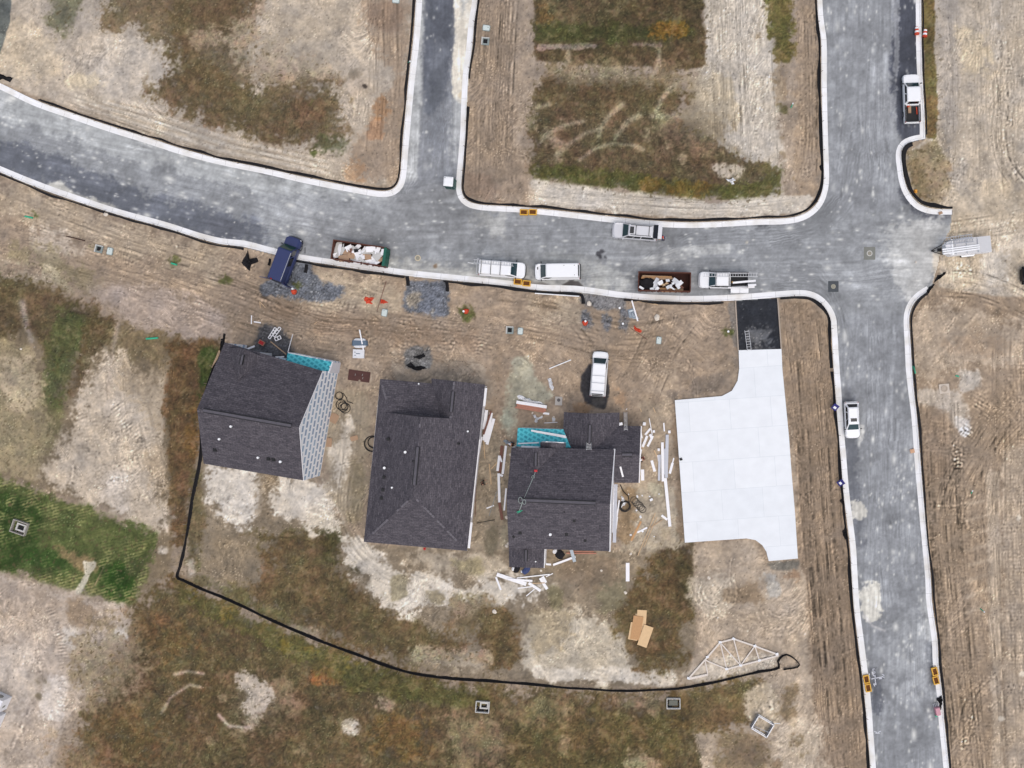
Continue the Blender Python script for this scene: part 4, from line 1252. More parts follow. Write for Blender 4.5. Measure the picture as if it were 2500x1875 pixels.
# ---------------------------------------------------------------- kerbs
def kerb_mat():
    m = bpy.data.materials.new('kerb concrete')
    m.use_nodes = True
    nt = m.node_tree
    b = nt.nodes['Principled BSDF']
    uv = nt.nodes.new('ShaderNodeUVMap')
    br = nt.nodes.new('ShaderNodeTexBrick')
    br.offset = 0
    br.inputs['Color1'].default_value = alb((248, 248, 250)) + [1]
    br.inputs['Color2'].default_value = alb((240, 240, 240)) + [1]
    br.inputs['Mortar'].default_value = alb((150, 148, 146)) + [1]
    br.inputs['Scale'].default_value = 1
    br.inputs['Brick Width'].default_value = 3.05
    br.inputs['Row Height'].default_value = 50
    br.inputs['Mortar Size'].default_value = .012
    nt.links.new(uv.outputs['UV'], br.inputs['Vector'])
    geo = nt.nodes.new('ShaderNodeNewGeometry')
    no = nt.nodes.new('ShaderNodeTexNoise')
    no.inputs['Scale'].default_value = .5
    no.inputs['Detail'].default_value = 7
    nt.links.new(geo.outputs['Position'], no.inputs['Vector'])
    mr = nt.nodes.new('ShaderNodeMapRange')
    mr.inputs['From Min'].default_value = .45
    mr.inputs['From Max'].default_value = .75
    nt.links.new(no.outputs['Fac'], mr.inputs['Value'])
    mx = nt.nodes.new('ShaderNodeMix')
    mx.data_type = 'RGBA'
    mx.inputs['B'].default_value = alb((224, 220, 212)) + [1]
    nt.links.new(mr.outputs['Result'], mx.inputs['Factor'])
    nt.links.new(br.outputs['Color'], mx.inputs['A'])
    nt.links.new(mx.outputs['Result'], b.inputs['Base Color'])
    b.inputs['Roughness'].default_value = .85
    return m


KERBM = kerb_mat()


def offset(pl, d):
    """shift a polyline sideways; + is to the left of travel in world axes"""
    t = np.gradient(pl, axis=0)
    t /= np.linalg.norm(t, axis=1)[:, None] + 1e-9
    n = np.stack([-t[:, 1], t[:, 0]], 1)
    return pl + n * np.reshape(d, (-1, 1)), n


def world(pts):
    return [((x - 1250) * S, (937.5 - y) * S) for x, y in pts]


KERBS = {}
for kn, pts, side, w in (('a', KA, -1, .78), ('b', KB, -1, .74), ('c', KC, -1, .66), ('d', KC2, -1, .7), ('e', KD, -1, .72), ('f', KE, 1, .78)):
    pl = resample(world(pts), .45)
    KERBS[kn] = (pl, side)
    wob = np.interp(np.arange(len(pl)), np.arange(0, len(pl) + 12, 12), rs.randn(len(pl) // 12 + 2)[:len(np.arange(0, len(pl) + 12, 12))]) * .035
    prof = [(0, -.06), (0, .13), (.15, .135), (.19, .035), (w - .03, .016), (w, -.06)]
    lines = []
    for d, z in prof:
        off, _ = offset(pl, side * (d + (wob if d > .3 else wob * .3)))
        lines.append([(x, y, z) for x, y in off])
    u = np.concatenate([[0], np.cumsum(np.linalg.norm(np.diff(pl, axis=0), axis=1))])
    mb = MB()
    n = len(pl)
    vs = [p for l in lines for p in l]
    fs, uvs = [], []
    for k in range(len(prof) - 1):
        for i in range(n - 1):
            q = (k * n + i, k * n + i + 1, (k + 1) * n + i + 1, (k + 1) * n + i)
            uq = [(u[i], k), (u[i + 1], k), (u[i + 1], k + .9), (u[i], k + .9)]
            if side > 0:
                q, uq = q[::-1], uq[::-1]
            fs.append(q[::-1]); uvs.append(uq[::-1])
    for i in (0, n - 1):
        fs.append(tuple(k * n + i for k in range(len(prof)))); uvs.append(None)
    mb.add(vs, fs, 0, uvs)
    structure('kerb', mb, KERBM)


# ---------------------------------------------------------------- silt fences
def silt_fence(label, pl, width=.3, height=.42, stake_gap=2.4, jitter=.08, group='black silt fences along the kerbs', stake_len=.25, side=1, every=True):
    c = pl[len(pl) // 2]
    t = thing('silt_fence', label, 'silt fence', (c[0], c[1], G), 0, group)
    n = len(pl)
    jw = np.interp(np.arange(n), np.arange(0, n + 4, 4), rs.rand(len(np.arange(0, n + 4, 4))))
    jo = np.interp(np.arange(n), np.arange(0, n + 6, 6), rs.randn(len(np.arange(0, n + 6, 6)))) * jitter
    mb = MB()
    ringsl = []
    hh = height * (.75 + .5 * jw)
    ww = width * (.45 + 1.0 * jw)
    o0, nn = offset(pl, jo)
    for i in range(n):
        x, y = o0[i] - c
        nx, ny = nn[i] * side
        h, w = hh[i], ww[i]
        pr = [(-.02, -.06), (-.03, h * .9), (0, h), (.04, h * .93), (w * .55, h * .3), (w, .04), (w + .03, -.06)]
        ringsl.append([(x + nx * a, y + ny * a, z) for a, z in pr])
    mb.rings(ringsl, 0)
    mb.build('fabric', FABRIC, t)
    u = np.concatenate([[0], np.cumsum(np.linalg.norm(np.diff(pl, axis=0), axis=1))])
    k = 0
    s = stake_gap * .5
    while s < u[-1] and k < 90:
        i = int(np.searchsorted(u, s))
        i = min(i, n - 1)
        x, y = o0[i] - c
        nx, ny = nn[i] * -side
        m2 = MB()
        ln = stake_len * rng.uniform(.7, 1.2)
        m2.bar((x + nx * .05, y + ny * .05, -.05), (x + nx * (.05 + ln), y + ny * (.05 + ln), hh[i] + .12), .045, .045)
        m2.build('stake', STAKE, t)
        s += stake_gap * rng.uniform(.9, 1.1)
        k += 1
    return t


def part_of(pl, a, b):
    """piece of a kerb line between two survey points"""
    pa, pb = np.array(world([a])[0]), np.array(world([b])[0])
    i = int(np.argmin(((pl - pa)**2).sum(1)))
    j = int(np.argmin(((pl - pb)**2).sum(1)))
    return pl[min(i, j):max(i, j) + 1]


for key, a, b, lab, w in (
        ('a', (95, 248), (1016, -50), 'long black silt fence round the corner of the north-west lot', .24),
        ('b', (1167, -50), (1144, 190), 'black silt fence beside the pale sediment on the narrow north street', .16),
        ('b', (1139, 262), (1990, -60), 'black silt fence along three sides of the middle north block', .26),
        ('d', (2226, 346), (2322, 511), 'curved black silt fence behind the kerb bulb at the north-east corner', .42),
        ('c', (2248, -60), (2258, 330), 'thin black silt fence between the kerb and the straw-coloured verge', .1),
        ('e', (2258, 715), (2322, 1960), 'black silt fence along the east kerb of the straight south street', .22),
        ('f', (-60, 396), (600, 603), 'black silt fence behind the south kerb of the curved street', .2),
        ('f', (722, 633), (985, 672), 'black silt fence behind the kerb beside the debris-filled dumpster', .24),
        ('f', (1088, 684), (1422, 715), 'black silt fence behind the kerb beside the two parked white vans', .26),
        ('f', (1520, 728), (1770, 735), 'black silt fence behind the kerb beside the rusty dumpster', .2),
        ('f', (1905, 726), (2034, 900), 'black silt fence around the south-west corner of the street crossing', .28),
        ('f', (2034, 905), (2130, 1960), 'black silt fence along the west kerb of the straight south street', .22)):
    pl, side = KERBS[key]
    q, _ = offset(part_of(pl, a, b), -side * .14)
    silt_fence(lab, q, w, .34, 3.2, .035, side=-side, stake_len=.2)

main = resample(world([(549, 815), (547, 835), (541, 868), (522, 900), (497, 1000), (492, 1108), (478, 1180), (470, 1225), (456, 1310), (443, 1380), (434, 1408), (452, 1418), (530, 1452), (600, 1483), (700, 1530), (800, 1570), (900, 1607),
                       (1000, 1640), (1100, 1655), (1200, 1662), (1300, 1671), (1400, 1679), (1520, 1685), (1640, 1682), (1700, 1673), (1780, 1656), (1850, 1640), (1903, 1629),
                       (1900, 1612), (1920, 1597), (1950, 1618), (1950, 1626), (1912, 1632)]), .45)
silt_fence('long black silt fence curving round the back yards of the three houses', main, .17, .45, 1.77, .04, group=None, side=1, stake_len=.36)

for a, b, lab, w in (((659, 632), (656, 648), 'short black fence flap left of the navy van', .3), ((748, 646), (745, 666), 'short black fence flap right of the navy van', .22),
                     ((992, 676), (995, 698), 'short black fence flap left of the wide gravel entrance', .3), ((1089, 687), (1091, 712), 'short black fence flap right of the wide gravel entrance', .24),
                     ((1418, 719), (1421, 742), 'short dark fence flap at the west edge of the third gravel entrance', .4)):
    silt_fence(lab, resample(world([a, ((a[0] + b[0]) / 2 + 1, (a[1] + b[1]) / 2), b]), .4), w, .35, 5, .02, stake_len=.15)


def scrap(label, pts, m, cat, name, h=.22, group=None, z=G, amp=.5):
    """crumpled sheet lying on the ground"""
    w = world(pts)
    cx = sum(p[0] for p in w) / len(w); cy = sum(p[1] for p in w) / len(w)
    d = []
    n = len(w)
    for i in range(n):
        a, b = w[i], w[(i + 1) % n]
        for k in range(4):
            t = k / 4
            j = rng.uniform(-.07, .07)
            d.append((a[0] + (b[0] - a[0]) * t + j - cx, a[1] + (b[1] - a[1]) * t + rng.uniform(-.07, .07) - cy))
    mb = MB()
    rr = []
    for sc, zz in ((1.0, -.03), (.98, .05), (.75, .6), (.5, .35), (.25, .9)):
        rr.append([(x * sc, y * sc, h * zz * (1 + rng.uniform(-amp, amp)) if zz > 0 else zz) for x, y in d])
    mb.rings(rr, 0, False, True)
    o = mb.build(name, m, loc=(cx, cy, z))
    return tag(o, label, cat, group)


scrap('black fabric scrap crumpled left of the navy van', [(606, 611), (596, 632), (590, 640), (600, 655), (612, 662), (617, 645), (632, 640), (628, 630), (610, 632)], FABRIC, 'fabric', 'fabric_scrap', .35)
scrap('dark torn fabric heap on gravel in front of the middle house', [(990, 891), (1003, 884), (1012, 896), (1030, 892), (1046, 899), (1030, 903), (1018, 907), (1004, 900)], FABRIC, 'fabric', 'fabric_scrap', .3)
scrap('narrow dark fabric strip above the torn heap by the middle house', [(1008, 872), (1036, 862), (1042, 870), (1024, 877)], FABRIC, 'fabric', 'fabric_scrap', .2)
scrap('dark fabric scrap where the dirt track leaves the street', [(2280, 690), (2288, 673), (2310, 664), (2306, 672), (2290, 684)], FABRIC, 'fabric', 'fabric_scrap', .3)
scrap('black fabric scrap at the end of the south-east kerb', [(2268, 699), (2282, 693), (2278, 702), (2262, 722), (2256, 722)], FABRIC, 'fabric', 'fabric_scrap', .3)
scrap('black fabric scrap at the far west end of the north kerb', [(-4, 180), (6, 182), (18, 188), (34, 190), (26, 203), (10, 194), (-4, 196)], FABRIC, 'fabric', 'fabric_scrap', .3)
scrap('black fabric scrap behind the kerb of the middle block, north of the crossing', [(2000, 405), (2008, 398), (2010, 420), (2002, 416)], FABRIC, 'fabric', 'fabric_scrap', .3)
scrap('dark fabric bulge behind the west kerb of the south street, northern one', [(2050, 1222), (2058, 1214), (2061, 1240), (2056, 1232)], FABRIC, 'fabric', 'fabric_scrap', .3)
scrap('dark fabric bulge behind the west kerb of the south street, southern one', [(2055, 1297), (2063, 1285), (2070, 1325), (2060, 1312)], FABRIC, 'fabric', 'fabric_scrap', .3)
scrap('dark wet fabric patch beside the upper wall of the left house', [(540, 828), (550, 822), (549, 850), (541, 880), (536, 884), (539, 856)], FABRIC, 'fabric', 'fabric_scrap', .25)


# ---------------------------------------------------------------- concrete slab and driveway
slab_px = [(1803.5, 855), (1908, 852), (1910, 900), (1918, 982), (1926.5, 1068.5), (1932.6, 1154.6), (1941, 1253), (1948, 1363.5), (1877, 1370), (1871, 1347),
           (1861, 1331), (1844.5, 1318.6), (1822, 1314.5), (1762.5, 1318.6), (1672, 1325), (1660, 1150), (1647.5, 977), (1762.5, 967), (1787, 954), (1801, 929), (1804.7, 900)]


def slab_mat():
    m = mat_brick('new white concrete', (238, 241, 244), (233, 237, 241), (222, 227, 231), 5.2, 3.8, .03, off=.35, rough=.7, noise=.035, nscale=.5)
    nt = m.node_tree
    uv = [n for n in nt.nodes if n.type == 'UVMAP'][0]
    br = [n for n in nt.nodes if n.type == 'TEX_BRICK'][0]
    mp = nt.nodes.new('ShaderNodeMapping')
    mp.inputs['Rotation'].default_value = (0, 0, -.07)
    nt.links.new(uv.outputs['UV'], mp.inputs['Vector'])
    nt.links.new(mp.outputs['Vector'], br.inputs['Vector'])
    return m


sc = P(1790, 1120, 0)
t = thing('concrete_slab', 'bright white new concrete house slab with its driveway neck', 'concrete slab', (sc.x, sc.y, .05))
mb = MB()
mb.prism([(P(x, y, .3).x - sc.x, P(x, y, .3).y - sc.y) for x, y in slab_px], 0, .25, side=1)
mb.build('slab', [slab_mat(), CONC], t)
for a, b, lab in (((1795, 734), (1802, 856), 'straight wooden form board on the left edge of the black driveway bed'), ((1898, 728), (1907, 852), 'straight wooden form board on the right edge of the black driveway bed')):
    mb = MB()
    pa, pb = P(*a), P(*b)
    c = (pa + pb) / 2
    mb.bar(pa - c, pb - c, .15, .16)
    tag(mb.build('form_board', mat('form timber', (176, 162, 148), .9), loc=(c.x, c.y, .17)), lab, 'board', 'form boards beside the driveway bed')


# ---------------------------------------------------------------- houses
def inset(a, b, c, d):
    pass


def wallpoly(mb, pts, th=.12):
    """vertical or odd wall polygon, given thickness by a second skin behind it"""
    pts = [Vector(p) for p in pts]
    n = (pts[1] - pts[0]).cross(pts[2] - pts[0]).normalized()
    k = len(pts)
    back = [p - n * th for p in pts]
    mb.add(pts + back, [tuple(range(k)), tuple(reversed(range(k, 2 * k)))] + [(i, k + i, k + (i + 1) % k, (i + 1) % k) for i in range(k)])


def toward(p, q, d):
    """p moved horizontally towards q by d metres"""
    v = Vector((q[0] - p[0], q[1] - p[1], 0))
    return Vector(p) + v.normalized() * d


def ridge_vent(t, a, b, w=.3):
    mb = MB()
    a, b = Vector(a), Vector(b)
    d = (b - a).normalized()
    s = Vector((-d.y, d.x, 0)).normalized()
    for o in (-1, 1):
        mb.bar(a + s * o * (w / 2 + .05) + Vector((0, 0, -.02)), b + s * o * (w / 2 + .05) + Vector((0, 0, -.02)), .09, .16, 1)  # black strips stand in for the shade under the raised cap
    mb.bar(a + Vector((0, 0, .07)), b + Vector((0, 0, .07)), w, .05, 0)
    return mb.build('ridge_vent', [RVENT, BLACK], t)


RVENT = mat('ridge vent cap', (90, 87, 94), .85, var=.3, scale=2.5)
CAPS = mat('hip cap shingles', (108, 104, 110), .85, var=.35, scale=2.5)


def hip_cap(t, a, b):
    mb = MB()
    a, b = Vector(a), Vector(b)
    n = max(2, int((b - a).length / .45))
    for k in range(n):
        if rng.random() < .72:
            p, q = a.lerp(b, k / n), a.lerp(b, (k + .85) / n)
            mb.bar(p + Vector((0, 0, .02)), q + Vector((0, 0, .02)), .24, .05)
    return mb.build('hip_cap', CAPS, t)


def roof_pipe(t, p, white=True, r=.13, h=.3):
    mb = MB()
    mb.cyl((p.x, p.y, p.z - .1), (p.x, p.y, p.z + h), r, n=10)
    mb.cyl((p.x, p.y, p.z - .1), (p.x, p.y, p.z + .05), r * 1.6, r * 1.2, n=10, mi=1)
    return mb.build('vent_pipe', [WHITE if white else BLACK, BLACK], t)


def roof_box(t, p, s=.42):
    mb = MB()
    mb.box((p.x, p.y, p.z + .05), (s, s, .2))
    mb.box((p.x, p.y, p.z + .17), (s * .8, s * .8, .05))
    return mb.build('roof_vent', BLACK, t)


def fascia(t, edges, m=None, w=.05, h=.2, dz=-.14):
    for a, b in edges:
        mb = MB()
        mb.bar(Vector(a) + Vector((0, 0, dz)), Vector(b) + Vector((0, 0, dz)), w, h)
        mb.build('fascia', m or WHITE, t)


def house(label):
    return thing('house', label, 'house', (0, 0, 0))


# --- left house
HE, HR = 5.75, 10.2
t1 = house('left house of the row with a striped white gable and teal front strip')
TL, BL, TR, BR = P(548.5, 836, HE), P(497, 1132, HE), P(788, 906, HE), P(741, 1173, HE)
RL, RR = P(481, 999, HR), P(731, 1043, HR)
mb = MB()
fr_a = P(577, 853, HE)          # cross gable on the front slope
mb.slab([TL, TR, RR, RL], .16)
mb.slab([RL, RR, BR, BL], .16)
roof1 = mb.build('roof', SHINGLE, t1)
cgp, cgq = P(591, 862, 7.6), P(583, 905, 7.6)
cl, cr, cv = P(555, 848, 5.85), P(640, 871, 5.85), P(580, 930, 8.15)
cf = P(596.5, 852, 7.75)
mb = MB()
mb.slab([cl, cf, cv], .12)
mb.slab([cf, cr, cv], .12)
mb.build('front_gable', SHINGLE, t1)
ridge_vent(t1, cf.lerp(cv, .18) + Vector((0, 0, .03)), cf.lerp(cv, .5) + Vector((0, 0, .03)), .22)
ridge_vent(t1, RL.lerp(RR, .06), RL.lerp(RR, .92))
# walls
east_a, east_b = TR + (BR - TR) * .01, BR - (BR - TR) * .02
wn = (BR - TR).cross(Vector((0, 0, 1))).normalized()
if wn.dot(Vector((TL.x - TR.x, TL.y - TR.y, 0))) > 0:
    wn = -wn
fa = TR + (TR - BR).normalized() * .7
gz = G - .05
def flat(p, z):
    return Vector((p[0], p[1], z))
ew = -wn * .12
mb = MB()
wallpoly(mb, [flat(fa + ew, gz), flat(fa + ew, 3.3), flat(TR + ew, 3.4), flat(TR + ew, HE - .16), flat(RR.lerp(RR, 0) + ew, HR - .16), flat(BR + ew, HE - .16), flat(BR + ew, gz)][::-1])
gab = mb.build('gable_wall', SHEATH, t1)
mb = MB()
for a, b in ((TL, TR), (BL, BR)):
    inn = (BL - TL).normalized() * (.85 if a is TL else -.35)
    wallpoly(mb, [flat(a + inn, gz), flat(b + inn + ew, gz), flat(b + inn + ew, HE - .1), flat(a + inn, HE - .1)])
lw = (TR - TL).normalized() * .3
wallpoly(mb, [flat(TL + lw, gz), flat(TL + lw, HE - .12), flat(RL + lw, HR - .2), flat(BL + lw, HE - .12), flat(BL + lw, gz)])
mb.build('wall', SHEATH, t1)
fascia(t1, [(TR, RR), (RR, BR)], VINYL, .05, .2, -.09)


def on_wall(px, py, a, b):
    return ray_plane(px, py, Vector(a), Vector(b), Vector((a[0], a[1], 20)))


for px, py, n in ((797.6, 999.4, 1), (764.7, 1078.8, 2)):
    p = on_wall(px, py, TR + ew, BR + ew)
    d = (BR - TR).normalized()
    for k in range(n):
        c = p + d * 0 + Vector((0, 0, (k - (n - 1) / 2) * .62))
        mb = MB()
        mb.bar(c - d * .62 + wn * .01, c + d * .62 + wn * .01, .06, .52 if n == 1 else .44)
        w_ = mb.build('window', GLASSK, t1)
        mb = MB()
        for e in (-1, 1):
            mb.bar(c - d * .7 + wn * .03 + Vector((0, 0, e * .3)), c + d * .7 + wn * .03 + Vector((0, 0, e * .3)), .06, .07)
        mb.build('window_frame', VINYL, w_)
# teal front roof
pts = [P(702, 862, 3.0), P(811, 884, 3.0), P(802, 910, 3.7), P(698, 889, 3.7)]
mb = MB()
mb.slab(pts, .14)
mb.build('porch_roof', TEAL, t1)
mb = MB()
wallpoly(mb, [flat(pts[0], gz), flat(pts[1], gz), flat(pts[1], 2.85), flat(pts[0], 2.85)])
mb.build('porch_wall', SHEATH, t1)
mb = MB()
wallpoly(mb, [flat(pts[1], gz), flat(pts[2], gz), flat(pts[2], 3.58), flat(pts[1], 2.88)])
mb.build('porch_end', mat('bare grey board', (218, 217, 222), .8), t1)
fascia(t1, [(pts[1] + Vector((.04, 0, 0)), pts[2] + Vector((.04, 0, 0)))], VINYL, .12, .14, -.02)
for px, py, w_ in ((565.5, 1041, 1), (537, 1072, 1), (631.5, 1117, 1), (686, 1127, 1)):
    roof_pipe(t1, ray_plane(px, py, RL, RR, BR), True, .14 if py < 1120 else .16)
for px, py in ((525, 1098), (656, 1120), (668, 1122)):
    roof_box(t1, ray_plane(px, py, RL, RR, BR))

# --- middle house
he, hr, hg, hm = 3.4, 7.6, 5.65, 4.35
t2 = house('middle house with the largest grey hip roof, darker low front section')
NW, BLc, BRc, TRc = P(928, 925, he), P(888, 1323, he), P(1140, 1345, he), P(1184, 939, he)
W1 = P(921, 1004, he)
aS, aN = P(1009, 1211, hr), P(1027, 1018, hr)
G0, G1 = P(1109, 930, hg), P(1100, 1022, hg)
E0, Ev, Vend, Hend = P(1053, 924, he), P(1054, 936, he + .05), P(1075, 1019, hm), P(953, 1007, hm)
mb = MB()
mb.slab([W1, BLc, aS, aN, Hend], .14)
mb.slab([BLc, BRc, aS], .14)
mb.slab([BRc, TRc, G0, G1, aN, aS], .14)
mb.slab([E0, Ev, Vend, G1, G0], .14)
mb.slab([NW, Hend, Vend, Ev], .14)
mb.slab([NW, W1, Hend], .14)
roof2 = mb.build('roof', SHINGLE, t2)
mb = MB()
wallpoly(mb, [Hend + Vector((0, .02, -.1)), aN + Vector((0, .02, -.05)), G1 + Vector((0, .02, -.05)), Vend + Vector((0, .02, -.1))])
mb.build('gable_wall', SHINGLE, t2)
cen = (NW + BLc + BRc + TRc) / 4
fp = [NW, BLc, BRc, TRc]
ins = [toward(p, cen, .5) for p in fp]
mb = MB()
for i in range(4):
    a, b = ins[i], ins[(i + 1) % 4]
    wallpoly(mb, [flat(a, gz), flat(b, gz), flat(b, he - .1), flat(a, he - .1)])
mb.build('wall', VINYL, t2)
mb = MB()
g0b = P(1053, 924, he) + Vector((.25, -.25, 0)); g1b = TRc + Vector((-.3, -.2, 0)); gm = G0 + Vector((0, -.25, 0))
wallpoly(mb, [flat(g0b, gz), flat(g0b, he - .1), flat(gm, hg - .2), flat(g1b, he - .1), flat(g1b, gz)])
mb.build('front_wall', VINYL, t2)
ridge_vent(t2, aN.lerp(aS, .38 - .0), aN.lerp(aS, .86))
ridge_vent(t2, G0.lerp(G1, .28), G0.lerp(G1, .82), .26)
for a, b in ((aS, BLc), (aS, BRc), (NW, Hend)):
    hip_cap(t2, a.lerp(b, .06), a.lerp(b, .86))
hip_cap(t2, aN.lerp(aS, .03), aN.lerp(aS, .2))
hip_cap(t2, G0.lerp(G1, .03), G0.lerp(G1, .24))
hip_cap(t2, G0.lerp(G1, .85), G0.lerp(G1, 1))
dE = (BRc - TRc).normalized()
oE = Vector((.1, 0.005, 0))
for a, b in ((.02, .13), (.33, .5), (.5, .8), (.83, .985)):
    fascia(t2, [(TRc.lerp(BRc, a) + oE * (1 if a < .3 or a > .8 else .3), TRc.lerp(BRc, b) + oE * (1.2 if a < .3 or a > .8 else .3))], VINYL, .36 if a < .3 or a > .8 else .22, .1, -.2)
fascia(t2, [(NW, BLc), (BLc, BRc)], VINYL, .04, .14, -.2)
for px, py in ((990.5, 1103.5), (939.6, 1142), (958, 1190)):
    roof_pipe(t2, ray_plane(px, py, W1, BLc, aS), True, .16 if py < 1150 else .12)
for px, py in ((1143, 1053), (1119.5, 1083)):
    roof_pipe(t2, ray_plane(px, py, BRc, TRc, aN), px > 1130, .12)
for px, py in ((948, 1072), (938, 1165), (935, 1196), (932, 1216)):
    roof_box(t2, ray_plane(px, py, W1, BLc, aS), .36)
roof_pipe(t2, ray_plane(1008.5, 1125.5, W1, BLc, aS), False, .1, .2)
roof_pipe(t2, ray_plane(1023, 937, NW, Hend, Vend), True, .1, .2)

# --- right house
he3, hr3, hl, hlr = 5.75, 9.2, 3.2, 5.4
t3 = house('right house with teal porch strip, projecting grey garage roof and side wing')
TL3, TR3, BR3, BL3 = P(1248.7, 1092.5, he3), P(1500, 1097, he3), P(1488, 1345.7, he3), P(1242, 1338, he3)
RL3, RR3 = P(1236.5, 1219, hr3), P(1489.5, 1230, hr3)
mb = MB()
mb.slab([TL3, TR3, RR3, RL3], .15)
mb.slab([RL3, RR3, BR3, BL3], .15)
mb.build('roof', SHINGLE, t3)
cf = P(1309, 1093, 7.35); cl = P(1255, 1093.5, he3 + .12); cr = P(1364, 1095.5, he3 + .12); cv = P(1307.5, 1152, 7.45)
mb = MB()
mb.slab([cl, cf, cv], .1)
mb.slab([cf, cr, cv], .1)
mb.build('front_gable', SHINGLE, t3)
ridge_vent(t3, cf.lerp(cv, .2) + Vector((0, 0, .02)), cf.lerp(cv, .75) + Vector((0, 0, .02)), .22)
ridge_vent(t3, RL3.lerp(RR3, .14), RL3.lerp(RR3, .86))
w_in = (TR3 - TL3).normalized() * .18
mb = MB()
e3 = -w_in * .4
wallpoly(mb, [flat(TR3 + e3, gz), flat(TR3 + e3, he3 - .15), flat(RR3 + e3, hr3 - .15), flat(BR3 + e3, he3 - .15), flat(BR3 + e3, gz)][::-1])
mb.build('gable_wall', VINYL, t3)
mb = MB()
s_in = (BL3 - TL3).normalized() * .35
wallpoly(mb, [flat(TL3 + w_in + s_in, gz), flat(TR3 + e3 + s_in, gz), flat(TR3 + e3 + s_in, he3 - .1), flat(TL3 + w_in + s_in, he3 - .1)])
wallpoly(mb, [flat(BL3 + w_in - s_in, gz), flat(BR3 + e3 - s_in, gz), flat(BR3 + e3 - s_in, he3 - .1), flat(BL3 + w_in - s_in, he3 - .1)])
wallpoly(mb, [flat(TL3 + w_in, gz), flat(TL3 + w_in, he3 - .15), flat(RL3 + w_in, hr3 - .2), flat(BL3 + w_in, he3 - .15), flat(BL3 + w_in, gz)])
mb.build('wall', VINYL, t3)
fascia(t3, [(TR3, RR3), (RR3, BR3)], VINYL, .22, .2, -.12)
# garage wing (ridge north-south) and side wing (ridge east-west)
ga, gb, gc = P(1377, 1006, hl), P(1375, 1047, hl), P(1512.4, 1007, hl)
g0, g1 = P(1442, 1009.5, hlr), P(1437.5, 1110, hlr)
gv = P(1393, 1091, 3.95)
gvb = P(1396, 1100, 4.1)
inner = P(1512, 1039, hl)
s_tr, s_br, s_bl = P(1564.5, 1040.5, hl), P(1559, 1178.8, hl), P(1499, 1178.8, hl)
sr0, sr1 = g1, P(1562, 1110, hlr)
mb = MB()
mb.slab([ga, g0, g1, gvb, gb], .13)
mb.slab([g0, gc, inner, g1], .13)
mb.build('garage_roof', SHINGLE, t3)
mb = MB()
mb.slab([inner, s_tr, sr1, sr0], .13)
mb.slab([sr0 + Vector((3.0, 0, 0)), sr1, s_br, s_bl], .13)
mb.build('wing_roof', SHINGLE, t3)
ridge_vent(t3, g0.lerp(g1, .28), g0.lerp(g1, .72), .26)
rv0, rv1 = ray_plane(1519, 1110, sr0, sr1, s_tr), ray_plane(1543, 1110, sr0, sr1, s_tr)
ridge_vent(t3, rv0, rv1, .3)
mb = MB()
k = .3
wallpoly(mb, [flat(ga, gz) + Vector((k, -k, 0)), flat(ga, hl - .1) + Vector((k, -k, 0)), flat(g0, hlr - .2) + Vector((0, -k, 0)), flat(gc, hl - .1) + Vector((-k, -k, 0)), flat(gc, gz) + Vector((-k, -k, 0))])
wallpoly(mb, [flat(ga, gz) + Vector((k, -k, 0)), flat(gb, gz) + Vector((k, -2, 0)), flat(gb, hl) + Vector((k, -2, 0)), flat(ga, hl) + Vector((k, -k, 0))])
mb.build('garage_wall', VINYL, t3)
mb = MB()
wallpoly(mb, [flat(s_tr, gz) + Vector((-.05, -k, 0)), flat(s_tr, hl - .1) + Vector((-.05, -k, 0)), flat(sr1, hlr - .2) + Vector((-.05, 0, 0)), flat(s_br, hl - .1) + Vector((-.05, k, 0)), flat(s_br, gz) + Vector((-.05, k, 0))])
wallpoly(mb, [flat(inner, gz) + Vector((0, -k, 0)), flat(s_tr, gz) + Vector((-.05, -k, 0)), flat(s_tr, hl - .1) + Vector((-.05, -k, 0)), flat(inner, hl - .1) + Vector((0, -k, 0))])
wallpoly(mb, [flat(s_bl, gz) + Vector((0, k, 0)), flat(s_br, gz) + Vector((-.05, k, 0)), flat(s_br, hl - .1) + Vector((-.05, k, 0)), flat(s_bl, hl - .1) + Vector((0, k, 0))])
mb.build('wing_wall', VINYL, t3)
fascia(t3, [(s_tr + Vector((.06, 0, 0)), s_br + Vector((.09, 0, 0)))], VINYL, .14, .14, -.2)
# teal porch strip
tp = [P(1264, 1044.5, hl), P(1377, 1048.6, hl), P(1396, 1093, 4.0), P(1261, 1090, 4.0)]
mb = MB()
mb.slab(tp, .12)
mb.build('porch_roof', TEAL, t3)
mb = MB()
wallpoly(mb, [flat(tp[0], gz) + Vector((.2, -.2, 0)), flat(tp[1], gz) + Vector((0, -.2, 0)), flat(tp[1], hl - .15) + Vector((0, -.2, 0)), flat(tp[0], hl - .15) + Vector((.2, -.2, 0))])
wallpoly(mb, [flat(tp[0], gz) + Vector((.2, -.2, 0)), flat(tp[3], gz) + Vector((.2, 0, 0)), flat(tp[3], 3.8) + Vector((.2, 0, 0)), flat(tp[0], hl - .1) + Vector((.2, -.2, 0))])
mb.build('porch_wall', VINYL, t3)
